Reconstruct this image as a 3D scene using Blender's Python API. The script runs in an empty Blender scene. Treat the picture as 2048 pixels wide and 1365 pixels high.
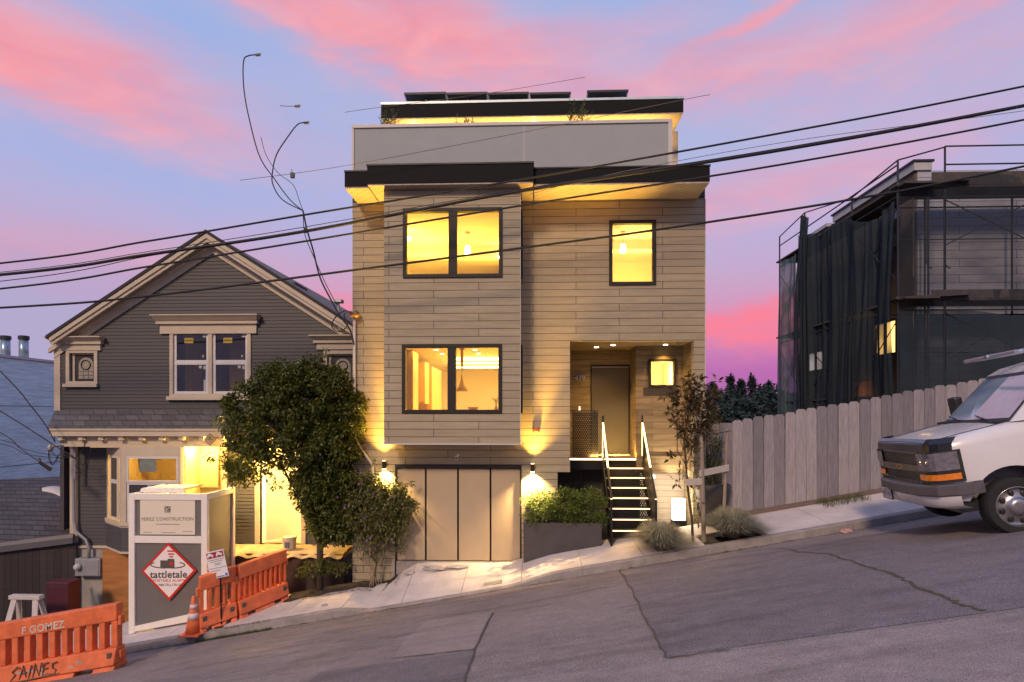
import bpy, bmesh, math, random
from mathutils import Vector, Matrix
rnd = random.Random(7)
SC = bpy.context.scene
COL = SC.collection
R = math.radians
# ---------------------------------------------------------------- camera model (metres; X along the street, Y away, Z up)
F, HY, CY, CZ = 1150.0, 830.0, -12.5, 3.25
TH = R(2.17); ST, CT = math.sin(TH), math.cos(TH)
GR, G0, YG = 0.181, 0.045, -1.65            # street grade, level at x=0, gutter line
def D_(px, Y): return (Y - CY) / (CT + (px - 1024) / F * ST)
def X_(px, Y): return D_(px, Y) * (-ST + (px - 1024) / F * CT)
def Z_(px, py, Y): return CZ + D_(px, Y) * (HY - py) / F
def P(px, py, Y): return Vector((X_(px, Y), Y, Z_(px, py, Y)))
def G(px, py, h=0.0, c=0.0):
    """point of the street plane (raised by h) seen at a photo pixel"""
    u, v = (px - 1024) / F, (HY - py) / F
    ax, ay = -ST + u * CT, CT + u * ST
    lo = None
    d = (G0 + h - CZ) / (v - GR * ax)
    for _ in range(6):
        y = CY + d * ay
        cz = c * max(0, YG - y)
        d = (G0 + h + cz - CZ) / (v - GR * ax)
    return Vector((d * ax, CY + d * ay, CZ + d * v))
def plane(x): return G0 + GR * x
CR = .16                                     # the street also climbs towards the camera
def road_z(x, y): return plane(x) + CR * min(max(0, YG - y), 12.5)
# ---------------------------------------------------------------- objects
ORG = {}
def thing(name, label, cat, loc=(0, 0, 0), rotz=0, group=None):
    o = bpy.data.objects.new(name, None); COL.objects.link(o)
    o.empty_display_size = 0.2
    o.location = loc; o.rotation_euler = (0, 0, rotz)
    o['label'] = label; o['category'] = cat
    if group: o['group'] = group
    ORG[o.name] = Vector(loc)
    return o
def tag(o, label, cat, group=None):
    o['label'] = label; o['category'] = cat
    if group: o['group'] = group
    return o
class MB:
    def __init__(s): s.v = []; s.f = []
    def poly(s, *pts):
        n = len(s.v); s.v += [tuple(p) for p in pts]; s.f.append(tuple(range(n, n + len(pts)))); return s
    def hexa(s, p):   # p: 4 bottom, 4 top, same winding (ccw seen from above)
        n = len(s.v); s.v += [tuple(q) for q in p]
        for f in ((3, 2, 1, 0), (4, 5, 6, 7), (0, 1, 5, 4), (1, 2, 6, 5), (2, 3, 7, 6), (3, 0, 4, 7)):
            s.f.append(tuple(n + i for i in f))
        return s
    def box(s, x0, x1, y0, y1, z0, z1):
        if x0 > x1: x0, x1 = x1, x0
        if y0 > y1: y0, y1 = y1, y0
        if z0 > z1: z0, z1 = z1, z0
        return s.hexa([(x0, y0, z0), (x1, y0, z0), (x1, y1, z0), (x0, y1, z0), (x0, y0, z1), (x1, y0, z1), (x1, y1, z1), (x0, y1, z1)])
    def prism(s, pts, vec):
        vec = Vector(vec); n = len(s.v); k = len(pts)
        a = [Vector(p) for p in pts]
        s.v += [tuple(p) for p in a] + [tuple(p + vec) for p in a]
        nrm = Vector((0, 0, 0))
        for i in range(k): nrm += a[i].cross(a[(i + 1) % k])
        flip = nrm.dot(vec) > 0
        s.f.append(tuple(range(n, n + k))[::-1] if flip else tuple(range(n, n + k)))
        s.f.append(tuple(range(n + k, n + 2 * k)) if flip else tuple(range(n + k, n + 2 * k))[::-1])
        for i in range(k):
            j = (i + 1) % k
            q = (n + i, n + j, n + k + j, n + k + i)
            s.f.append(q if flip else q[::-1])
        return s
    def tube(s, pts, r, n=8, cap=True):
        pts = [Vector(p) for p in pts]; m = len(pts)
        rr = r if isinstance(r, (list, tuple)) else [r] * m
        b = len(s.v); up = None
        for i, p in enumerate(pts):
            t = (pts[min(i + 1, m - 1)] - pts[max(i - 1, 0)])
            if t.length < 1e-9: t = Vector((0, 0, 1))
            t.normalize()
            if up is None:
                up = t.cross(Vector((0, 0, 1)) if abs(t.z) < .9 else Vector((1, 0, 0))).normalized()
            up = (up - t * up.dot(t))
            if up.length < 1e-6: up = t.orthogonal()
            up.normalize(); w = t.cross(up)
            for k in range(n):
                a = 2 * math.pi * k / n
                s.v.append(tuple(p + (up * math.cos(a) + w * math.sin(a)) * rr[i]))
        for i in range(m - 1):
            for k in range(n):
                k2 = (k + 1) % n
                s.f.append((b + i * n + k, b + i * n + k2, b + (i + 1) * n + k2, b + (i + 1) * n + k))
        if cap:
            s.f.append(tuple(b + k for k in range(n))[::-1]); s.f.append(tuple(b + (m - 1) * n + k for k in range(n)))
        return s
    def lathe(s, c, prof, n=20, ax='z', cap=True):
        c = Vector(c); b = len(s.v); m = len(prof)
        for r, h in prof:
            for k in range(n):
                a = 2 * math.pi * k / n; x, y = r * math.cos(a), r * math.sin(a)
                v = {'z': (x, y, h), 'y': (x, h, y), 'x': (h, x, y)}[ax]
                s.v.append(tuple(c + Vector(v)))
        for i in range(m - 1):
            for k in range(n):
                k2 = (k + 1) % n
                s.f.append((b + i * n + k, b + i * n + k2, b + (i + 1) * n + k2, b + (i + 1) * n + k))
        if cap: s.f.append(tuple(b + k for k in range(n))[::-1]); s.f.append(tuple(b + (m - 1) * n + k for k in range(n)))
        return s
    def blob(s, c, r, seed=0, amp=.15, nu=12, nv=8):
        c = Vector(c); q = random.Random(seed); ph = [q.uniform(0, 6) for _ in range(6)]
        def pt(i, j):
            th = math.pi * j / nv; a = 2 * math.pi * i / nu
            d = Vector((math.sin(th) * math.cos(a), math.sin(th) * math.sin(a), math.cos(th)))
            k = 1 + amp * (math.sin(3 * d.x + ph[0]) * math.sin(4 * d.y + ph[1]) + .6 * math.sin(6 * d.z + ph[2] + 3 * d.x))
            return c + Vector((d.x * r[0], d.y * r[1], d.z * r[2])) * k
        b = len(s.v)
        s.v += [tuple(pt(i, j)) for j in range(nv + 1) for i in range(nu)]
        for j in range(nv):
            for i in range(nu):
                i2 = (i + 1) % nu
                s.f.append((b + j * nu + i, b + (j + 1) * nu + i, b + (j + 1) * nu + i2, b + j * nu + i2))
        return s
    def leaf(s, p, d, n, L, W, fold=.25):
        """one leaf: two folded halves along its midrib"""
        d = d.normalized(); sd = d.cross(n)
        if sd.length < 1e-5: sd = d.orthogonal()
        sd.normalize(); nn = sd.cross(d)
        b = len(s.v)
        m = p + d * L * .5
        s.v += [tuple(p), tuple(m + sd * W * .5 + nn * W * fold), tuple(p + d * L - nn * L * .12), tuple(m - sd * W * .5 + nn * W * fold), tuple(m)]
        s.f += [(b, b + 4, b + 1), (b + 4, b + 2, b + 1), (b, b + 3, b + 4), (b + 3, b + 2, b + 4)]
        return s
    def build(s, name, m, parent=None, smooth=False, bevel=0, loc=None, local=False, label=None):
        me = bpy.data.meshes.new(name)
        org = Vector((0, 0, 0))
        if not local:
            if parent is not None: org = ORG.get(parent.name, Vector((0, 0, 0)))
            elif loc is not None: org = Vector(loc)
        me.from_pydata([(a - org.x, b - org.y, c - org.z) for a, b, c in s.v], [], s.f)
        me.update()
        if smooth:
            me.polygons.foreach_set('use_smooth', [True] * len(me.polygons))
        if m is not None:
            for q in (m if isinstance(m, (list, tuple)) else [m]): me.materials.append(q)
        o = bpy.data.objects.new(name, me); COL.objects.link(o)
        if parent is not None: o.parent = parent
        elif not local: o.location = org
        ORG[o.name] = org
        if bevel:
            md = o.modifiers.new('bevel', 'BEVEL'); md.width = bevel; md.segments = 2; md.limit_method = 'ANGLE'; md.angle_limit = R(40)
        if label: o['label'] = label
        return o
def struct(o): o['kind'] = 'structure'; return o
def copy_tree(o, parent=None):
    c = o.copy(); COL.objects.link(c)
    if parent is not None: c.parent = parent
    ORG[c.name] = ORG.get(o.name, Vector((0, 0, 0)))
    for ch in list(o.children): copy_tree(ch, c)
    return c
def bake(o):
    """replace an object's mesh by its modified mesh"""
    dg = bpy.context.evaluated_depsgraph_get()
    me = bpy.data.meshes.new_from_object(o.evaluated_get(dg), depsgraph=dg)
    old = o.data; nm = old.name; o.modifiers.clear(); o.data = me; bpy.data.meshes.remove(old); me.name = nm
def text(name, s, size, m, parent, origin, xdir, up, thick=.003, align='CENTER', shear=0, bold=0, squash=1.0):
    cu = bpy.data.curves.new(name, 'FONT'); cu.body = s; cu.size = size; cu.extrude = thick; cu.align_x = align; cu.align_y = 'CENTER'
    cu.shear = shear; cu.offset = bold; cu.space_character = 1.05
    t = bpy.data.objects.new(name, cu); COL.objects.link(t)
    bpy.context.view_layer.update()
    dg = bpy.context.evaluated_depsgraph_get()
    me = bpy.data.meshes.new_from_object(t.evaluated_get(dg), depsgraph=dg)
    bpy.data.objects.remove(t); bpy.data.curves.remove(cu)
    x = Vector(xdir).normalized(); u = Vector(up).normalized(); n = x.cross(u)
    org = ORG.get(parent.name, Vector((0, 0, 0))) if parent is not None else Vector((0, 0, 0))
    M = Matrix(((x.x * squash, u.x, n.x), (x.y * squash, u.y, n.y), (x.z * squash, u.z, n.z)))
    for v in me.vertices: v.co = M @ v.co + Vector(origin) - org
    me.materials.clear(); me.materials.append(m); me.name = name
    o = bpy.data.objects.new(name, me); COL.objects.link(o)
    if parent is not None: o.parent = parent
    return o
def lamp(name, kind, loc, power, color, parent=None, size=.05, spot=None, aim=None, blend=.6, sizey=None):
    l = bpy.data.lights.new(name, kind); l.energy = power; l.color = color
    if kind == 'AREA':
        l.size = size
        if sizey: l.shape = 'RECTANGLE'; l.size_y = sizey
    else: l.shadow_soft_size = size
    if kind == 'SPOT': l.spot_size = R(spot); l.spot_blend = blend
    o = bpy.data.objects.new(name, l); COL.objects.link(o)
    loc = Vector(loc)
    if aim is not None: o.rotation_euler = (Vector(aim)).to_track_quat('-Z', 'Y').to_euler()
    if parent is not None:
        o.parent = parent; loc = loc - ORG.get(parent.name, Vector((0, 0, 0)))
    o.location = loc
    return o
# ---------------------------------------------------------------- materials
MATS = {}
def sr(h):
    h = h.lstrip('#'); c = [int(h[i:i + 2], 16) / 255 for i in (0, 2, 4)]
    return tuple(x / 12.92 if x <= .04045 else ((x + .055) / 1.055) ** 2.4 for x in c)
def nodes(m):
    m.use_nodes = True; nt = m.node_tree
    return nt, nt.nodes, nt.links
def mat(name, c, rough=.7, metal=0, var=.12, scale=6, bump=0, bscale=40, spec=.5, emit=None, es=0, stretch=None, coat=0, c2=None, detail=6):
    if name in MATS: return MATS[name]
    m = bpy.data.materials.new(name); nt, N, L = nodes(m); b = N['Principled BSDF']
    c = tuple(c)
    b.inputs['Roughness'].default_value = rough; b.inputs['Metallic'].default_value = metal
    b.inputs['Specular IOR Level'].default_value = spec
    if coat: b.inputs['Coat Weight'].default_value = coat; b.inputs['Coat Roughness'].default_value = .08
    b.inputs['Base Color'].default_value = (*c, 1)
    tc = N.new('ShaderNodeTexCoord'); vec = tc.outputs['Object']
    if stretch:
        mp = N.new('ShaderNodeMapping'); mp.inputs['Scale'].default_value = stretch; L.new(vec, mp.inputs[0]); vec = mp.outputs[0]
    if var or c2:
        nz = N.new('ShaderNodeTexNoise'); nz.inputs['Scale'].default_value = scale; nz.inputs['Detail'].default_value = detail; nz.inputs['Roughness'].default_value = .62
        L.new(vec, nz.inputs['Vector'])
        mr = N.new('ShaderNodeMapRange'); mr.inputs[1].default_value = .3; mr.inputs[2].default_value = .7; L.new(nz.outputs['Fac'], mr.inputs[0])
        mx = N.new('ShaderNodeMix'); mx.data_type = 'RGBA'
        a = tuple(x * (1 - var) for x in c); d = tuple(min(1, x * (1 + var)) for x in c) if c2 is None else c2
        mx.inputs[6].default_value = (*a, 1); mx.inputs[7].default_value = (*d, 1)
        L.new(mr.outputs[0], mx.inputs[0]); L.new(mx.outputs[2], b.inputs['Base Color'])
        r2 = N.new('ShaderNodeMapRange'); r2.inputs[3].default_value = max(0.02, rough - .08); r2.inputs[4].default_value = min(1, rough + .08)
        L.new(nz.outputs['Fac'], r2.inputs[0]); L.new(r2.outputs[0], b.inputs['Roughness'])
    if bump:
        n2 = N.new('ShaderNodeTexNoise'); n2.inputs['Scale'].default_value = bscale; n2.inputs['Detail'].default_value = 5; L.new(vec, n2.inputs['Vector'])
        bp = N.new('ShaderNodeBump'); bp.inputs['Strength'].default_value = bump; bp.inputs['Distance'].default_value = .02
        L.new(n2.outputs['Fac'], bp.inputs['Height']); L.new(bp.outputs[0], b.inputs['Normal'])
    if emit:
        b.inputs['Emission Color'].default_value = (*emit, 1); b.inputs['Emission Strength'].default_value = es
    MATS[name] = m
    return m
def glow(name, c, s):
    if name in MATS: return MATS[name]
    m = bpy.data.materials.new(name); nt, N, L = nodes(m); b = N['Principled BSDF']
    b.inputs['Base Color'].default_value = (*c, 1); b.inputs['Emission Color'].default_value = (*c, 1); b.inputs['Emission Strength'].default_value = s
    MATS[name] = m; return m
def glass(name, tint=(1, 1, 1), refl=.08, rough=.02):
    if name in MATS: return MATS[name]
    m = bpy.data.materials.new(name); nt, N, L = nodes(m)
    N.remove(N['Principled BSDF']); out = N['Material Output']
    t = N.new('ShaderNodeBsdfTransparent'); t.inputs[0].default_value = (*tint, 1)
    g = N.new('ShaderNodeBsdfGlossy'); g.inputs['Roughness'].default_value = rough
    fr = N.new('ShaderNodeFresnel'); fr.inputs[0].default_value = 1.45
    ad = N.new('ShaderNodeMath'); ad.operation = 'ADD'; ad.inputs[1].default_value = refl - .035; ad.use_clamp = True; L.new(fr.outputs[0], ad.inputs[0])
    mx = N.new('ShaderNodeMixShader'); L.new(ad.outputs[0], mx.inputs[0]); L.new(t.outputs[0], mx.inputs[1]); L.new(g.outputs[0], mx.inputs[2])
    L.new(mx.outputs[0], out.inputs[0]); MATS[name] = m; return m
def plank_mat(name, c, row=.16, length=1.86, gap=.007, offx=0, offz=0, var=.07, rough=.6, gapc=.12, vertical=False, nails=True, grain=.0):
    """long boards with open joints, laid out in world metres"""
    m = bpy.data.materials.new(name); nt, N, L = nodes(m); b = N['Principled BSDF']
    geo = N.new('ShaderNodeNewGeometry'); sp = N.new('ShaderNodeSeparateXYZ'); L.new(geo.outputs['Position'], sp.inputs[0])
    def mth(op, a, bb=None):
        n = N.new('ShaderNodeMath'); n.operation = op
        for i, q in enumerate((a, bb)):
            if q is None: continue
            if isinstance(q, (int, float)): n.inputs[i].default_value = q
            else: L.new(q, n.inputs[i])
        return n.outputs[0]
    u = mth('ADD', mth('ADD', sp.outputs[0], sp.outputs[1]), -offx + 100 * length)
    v = mth('ADD', sp.outputs[2], -offz + 100 * row)
    cb = N.new('ShaderNodeCombineXYZ'); L.new(u, cb.inputs[0]); L.new(v, cb.inputs[1])
    br = N.new('ShaderNodeTexBrick'); L.new(cb.outputs[0], br.inputs['Vector'])
    br.offset = .5; br.offset_frequency = 2; br.squash = 1
    br.inputs['Scale'].default_value = 1; br.inputs['Brick Width'].default_value = length; br.inputs['Row Height'].default_value = row
    br.inputs['Mortar Size'].default_value = gap / 2; br.inputs['Mortar Smooth'].default_value = 0; br.inputs['Bias'].default_value = 0
    br.inputs['Color1'].default_value = (*[x * (1 - var) for x in c], 1); br.inputs['Color2'].default_value = (*[x * (1 + var) for x in c], 1)
    br.inputs['Mortar'].default_value = (*[x * gapc for x in c], 1)
    col = br.outputs['Color']
    nz = N.new('ShaderNodeTexNoise'); nz.inputs['Scale'].default_value = 3.5; nz.inputs['Detail'].default_value = 8
    mp = N.new('ShaderNodeMapping'); mp.inputs['Scale'].default_value = (.5, .5, 5) ; L.new(geo.outputs['Position'], mp.inputs[0]); L.new(mp.outputs[0], nz.inputs['Vector'])
    mr = N.new('ShaderNodeMapRange'); mr.inputs[1].default_value = .3; mr.inputs[2].default_value = .7; mr.inputs[3].default_value = .88 - grain; mr.inputs[4].default_value = 1.1 + grain; L.new(nz.outputs['Fac'], mr.inputs[0])
    mul = N.new('ShaderNodeMix'); mul.data_type = 'RGBA'; mul.blend_type = 'MULTIPLY'; mul.inputs[0].default_value = 1
    L.new(col, mul.inputs[6]); L.new(mr.outputs[0], mul.inputs[7]); col = mul.outputs[2]
    if nails:
        fu = mth('ABSOLUTE', mth('SUBTRACT', mth('FRACT', mth('DIVIDE', mth('ADD', u, .05), length / 4)), .5))
        fv = mth('ABSOLUTE', mth('SUBTRACT', mth('FRACT', mth('DIVIDE', v, row)), .5))
        dx = mth('MULTIPLY', fu, length / 4); dy = mth('MULTIPLY', mth('ABSOLUTE', mth('SUBTRACT', fv, .12)), row)
        r2 = mth('ADD', mth('MULTIPLY', dx, dx), mth('MULTIPLY', dy, dy))
        dot = mth('LESS_THAN', r2, .0055 ** 2)
        mk = N.new('ShaderNodeMix'); mk.data_type = 'RGBA'; L.new(dot, mk.inputs[0]); L.new(col, mk.inputs[6]); mk.inputs[7].default_value = (*[x * .45 for x in c], 1); col = mk.outputs[2]
    L.new(col, b.inputs['Base Color']); b.inputs['Roughness'].default_value = rough
    bp = N.new('ShaderNodeBump'); bp.invert = True; bp.inputs['Strength'].default_value = .5; bp.inputs['Distance'].default_value = .01
    L.new(br.outputs['Fac'], bp.inputs['Height']); L.new(bp.outputs[0], b.inputs['Normal'])
    MATS[name] = m; return m
def leaf_mat(name, c, c2, trans=.25, rough=.45):
    m = bpy.data.materials.new(name); nt, N, L = nodes(m); b = N['Principled BSDF']
    geo = N.new('ShaderNodeNewGeometry')
    mx = N.new('ShaderNodeMix'); mx.data_type = 'RGBA'; mx.inputs[6].default_value = (*c, 1); mx.inputs[7].default_value = (*c2, 1)
    L.new(geo.outputs['Random Per Island'], mx.inputs[0]); L.new(mx.outputs[2], b.inputs['Base Color'])
    b.inputs['Roughness'].default_value = rough
    tr = N.new('ShaderNodeBsdfTranslucent'); L.new(mx.outputs[2], tr.inputs[0])
    ms = N.new('ShaderNodeMixShader'); ms.inputs[0].default_value = trans
    L.new(b.outputs[0], ms.inputs[1]); L.new(tr.outputs[0], ms.inputs[2]); L.new(ms.outputs[0], N['Material Output'].inputs[0])
    MATS[name] = m; return m
def bx(name, m, parent, x0, x1, y0, y1, z0, z1, bevel=0, label=None):
    return MB().box(x0, x1, y0, y1, z0, z1).build(name, m, parent, bevel=bevel, label=label)
def holes_wall(mb, x0, x1, z0, z1, y0, y1, holes):
    xs = sorted({x0, x1, *[min(max(h[i], x0), x1) for h in holes for i in (0, 1)]})
    zs = sorted({z0, z1, *[min(max(h[i], z0), z1) for h in holes for i in (2, 3)]})
    for a, b in zip(xs, xs[1:]):
        run = None
        for c, d in zip(zs, zs[1:]):
            mx, mz = (a + b) / 2, (c + d) / 2
            solid = not any(h[0] < mx < h[1] and h[2] < mz < h[3] for h in holes)
            if solid: run = [run[0], d] if run else [c, d]
            elif run: mb.box(a, b, y0, y1, run[0], run[1]); run = None
        if run: mb.box(a, b, y0, y1, run[0], run[1])
    return mb
def frame_bars(mb, x0, x1, z0, z1, y0, y1, w):
    mb.box(x0, x1, y0, y1, z0, z0 + w); mb.box(x0, x1, y0, y1, z1 - w, z1)
    mb.box(x0, x0 + w, y0, y1, z0 + w, z1 - w); mb.box(x1 - w, x1, y0, y1, z0 + w, z1 - w); return mb
# ---------------------------------------------------------------- camera, sun, sky
cam = bpy.data.cameras.new('camera'); co = bpy.data.objects.new('camera', cam); COL.objects.link(co)
cam.sensor_width = 36; cam.lens = F / 2048 * 36; cam.shift_x = 0; cam.shift_y = (HY - 682.5) / 2048
cam.clip_start = .1; cam.clip_end = 3000
co.location = (0, CY, CZ); co.rotation_euler = (R(90), 0, TH); SC.camera = co
vs = SC.view_settings; vs.view_transform = 'Standard'; vs.look = 'None'; vs.exposure = .16; vs.gamma = 1
SC.render.engine = 'CYCLES'; cy = SC.cycles
cy.use_denoising = True; cy.max_bounces = 7; cy.diffuse_bounces = 4; cy.glossy_bounces = 3; cy.transparent_max_bounces = 16
cy.sample_clamp_indirect = 6; cy.caustics_reflective = False; cy.caustics_refractive = False
sun = bpy.data.lights.new('sun', 'SUN'); so = bpy.data.objects.new('sun', sun); COL.objects.link(so)
sun.energy = 2.0; sun.angle = R(9); sun.color = (1, .70, .46)
so.rotation_euler = Vector((.34, 1, -.74)).to_track_quat('-Z', 'Y').to_euler(); so.location = (-6, -20, 16)
W = bpy.data.worlds.new('World'); SC.world = W; W.use_nodes = True
def sky():
    nt = W.node_tree; N, L = nt.nodes, nt.links; bg = N['Background']
    tc = N.new('ShaderNodeTexCoord'); sp = N.new('ShaderNodeSeparateXYZ'); L.new(tc.outputs['Generated'], sp.inputs[0])
    def mth(op, a, b=None, c=None, clamp=False):
        n = N.new('ShaderNodeMath'); n.operation = op; n.use_clamp = clamp
        for i, q in enumerate((a, b, c)):
            if q is None: continue
            if isinstance(q, (int, float)): n.inputs[i].default_value = q
            else: L.new(q, n.inputs[i])
        return n.outputs[0]
    az = mth('ARCTAN2', sp.outputs[0], sp.outputs[1]); el = mth('ARCSINE', sp.outputs[2])
    rp = N.new('ShaderNodeValToRGB'); L.new(mth('DIVIDE', mth('ADD', el, .1), 1.7, clamp=True), rp.inputs[0])
    def stop(py): return (math.atan((HY - py) / 1150) + .1) / 1.7
    stops = [(0, '#8a6a94'), (.045, '#a06aa4'), (stop(750), '#bb6db0'), (stop(690), '#c983b8'), (stop(630), '#cf99bf'), (stop(560), '#c4a8cc'),
             (stop(470), '#b8b1d9'), (stop(330), '#adb6de'), (stop(150), '#a6b3de'), (stop(0), '#9db3e0'), (.6, '#8fa6dc'), (1, '#7c97d4')]
    cr = rp.color_ramp
    cr.elements[0].position = 0; cr.elements[0].color = (*sr(stops[0][1]), 1); cr.elements[1].position = 1; cr.elements[1].color = (*sr(stops[-1][1]), 1)
    for p_, h in stops[1:-1]:
        e = cr.elements.new(p_); e.color = (*sr(h), 1)
    # wispy distortion
    def noise(scale, vecscale, detail=6, dist=.6):
        mp = N.new('ShaderNodeMapping'); mp.inputs['Scale'].default_value = vecscale; L.new(tc.outputs['Generated'], mp.inputs[0])
        nz = N.new('ShaderNodeTexNoise'); nz.inputs['Scale'].default_value = scale; nz.inputs['Detail'].default_value = detail; nz.inputs['Distortion'].default_value = dist
        L.new(mp.outputs[0], nz.inputs[0]); return nz.outputs['Fac']
    n1 = mth('SUBTRACT', noise(2.4, (1, 1, 2.6)), .5); n2 = mth('SUBTRACT', noise(9, (1, 1, 3.2), 7), .5)
    n3 = mth('SUBTRACT', noise(22, (1, 1, 4.0), 8), .5)
    az2 = mth('ADD', az, mth('MULTIPLY', n1, .30)); el2 = mth('ADD', el, mth('ADD', mth('MULTIPLY', n1, .09), mth('ADD', mth('MULTIPLY', n2, .07), mth('MULTIPLY', n3, .02))))
    def AE(px, py):
        u, v = (px - 1024) / F, (HY - py) / F
        d = Vector((-ST + u * CT, CT + u * ST, v)).normalized()
        return math.atan2(d.x, d.y), math.asin(d.z)
    def blob(px, py, w, h, tilt, s, soft=1.0):
        a0, e0 = AE(px, py); sa, sb = w / 1300, h / 1300
        c, s_ = math.cos(R(tilt)), math.sin(R(tilt))
        da, de = mth('SUBTRACT', az2, a0), mth('SUBTRACT', el2, e0)
        p = mth('DIVIDE', mth('ADD', mth('MULTIPLY', da, c), mth('MULTIPLY', de, s_)), sa)
        q = mth('DIVIDE', mth('SUBTRACT', mth('MULTIPLY', de, c), mth('MULTIPLY', da, s_)), sb)
        r2 = mth('ADD', mth('MULTIPLY', p, p), mth('MULTIPLY', q, q))
        return mth('MULTIPLY', mth('POWER', 2.718, mth('MULTIPLY', r2, -1.0)), s)
    def total(lst):
        t = None
        for b in lst:
            w = blob(*b); t = w if t is None else mth('ADD', t, w)
        return t
    pinks = [(90, 120, 280, 66, -4, .85), (0, 60, 200, 60, -8, .55), (620, 25, 280, 52, -14, .75), (900, 85, 290, 62, -7, .85), (760, 50, 260, 50, -10, .35),
             (1380, 155, 420, 44, 2, .62), (1545, 22, 160, 12, 13, .85), (1900, 22, 260, 44, 6, .45), (1250, 60, 220, 34, 0, .2),
             (300, 225, 380, 50, -2, .2), (1560, 375, 320, 48, 6, .50), (100, 495, 400, 44, 0, .2), (1900, 150, 280, 44, 0, .25)]
    hot = [(1490, 660, 240, 42, 0, .85), (1470, 625, 200, 24, 0, .4), (672, 628, 130, 22, 8, .85), (640, 592, 100, 12, 5, .4), (900, 600, 300, 40, 0, .25)]
    tex = mth('ADD', 1.0, mth('MULTIPLY', n2, 1.3))
    tex = mth('ADD', tex, mth('MULTIPLY', n3, 1.1))
    def soft(x): return mth('SUBTRACT', 1.0, mth('POWER', 2.718, mth('MULTIPLY', mth('MAXIMUM', x, 0.0), -1.25)))
    wp = mth('MULTIPLY', soft(mth('MULTIPLY', total(pinks), tex)), 1.12, clamp=True); wh = mth('MULTIPLY', total(hot), mth('ADD', 1.0, mth('MULTIPLY', n2, .6)), clamp=True)
    # loose pink wisps everywhere else in the dome
    ww = N.new('ShaderNodeMapRange'); ww.inputs[1].default_value = .54; ww.inputs[2].default_value = .78; ww.inputs[4].default_value = .28
    L.new(noise(1.9, (1, 1, 3.0), 7, .9), ww.inputs[0])
    def rgb(h):
        n = N.new('ShaderNodeRGB'); n.outputs[0].default_value = (*sr(h), 1); return n.outputs[0]
    def mix(f, a, col):
        m = N.new('ShaderNodeMix'); m.data_type = 'RGBA'; L.new(f, m.inputs[0]); L.new(a, m.inputs[6])
        if isinstance(col, tuple): m.inputs[7].default_value = (*col, 1)
        else: L.new(col, m.inputs[7])
        return m.outputs[2]
    bl = total([(340, 55, 150, 55, 0, .7), (560, 260, 260, 50, 0, .35), (250, 330, 400, 60, 0, .5), (1900, 330, 300, 60, 0, .2), (1250, 20, 120, 30, 0, .3)])
    c = mix(mth('MULTIPLY', bl, 1.0, clamp=True), rp.outputs[0], sr('#94b0e4'))
    c = mix(ww.outputs[0], c, sr('#cfaccb'))
    lav = total([(-60, 660, 420, 170, 0, .95), (150, 760, 500, 120, 0, .6)])
    c = mix(mth('MULTIPLY', lav, 1.0, clamp=True), c, sr('#b2a8cc'))
    pk = mix(mth('ADD', .5, mth('MULTIPLY', n2, 2.2), clamp=True), rgb('#f08f9c'), sr('#f6a9b2'))
    c = mix(wp, c, pk); c = mix(wh, c, sr('#fb8296'))
    bk = N.new('ShaderNodeMapRange'); bk.inputs[1].default_value = .15; bk.inputs[2].default_value = -.5; L.new(sp.outputs[1], bk.inputs[0])
    lo = N.new('ShaderNodeMapRange'); lo.inputs[1].default_value = .75; lo.inputs[2].default_value = .1; L.new(el, lo.inputs[0])
    c = mix(mth('MULTIPLY', mth('MULTIPLY', bk.outputs[0], lo.outputs[0]), .85), c, sr('#7f829c'))
    L.new(c, bg.inputs[0]); bg.inputs[1].default_value = .92
sky()
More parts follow.
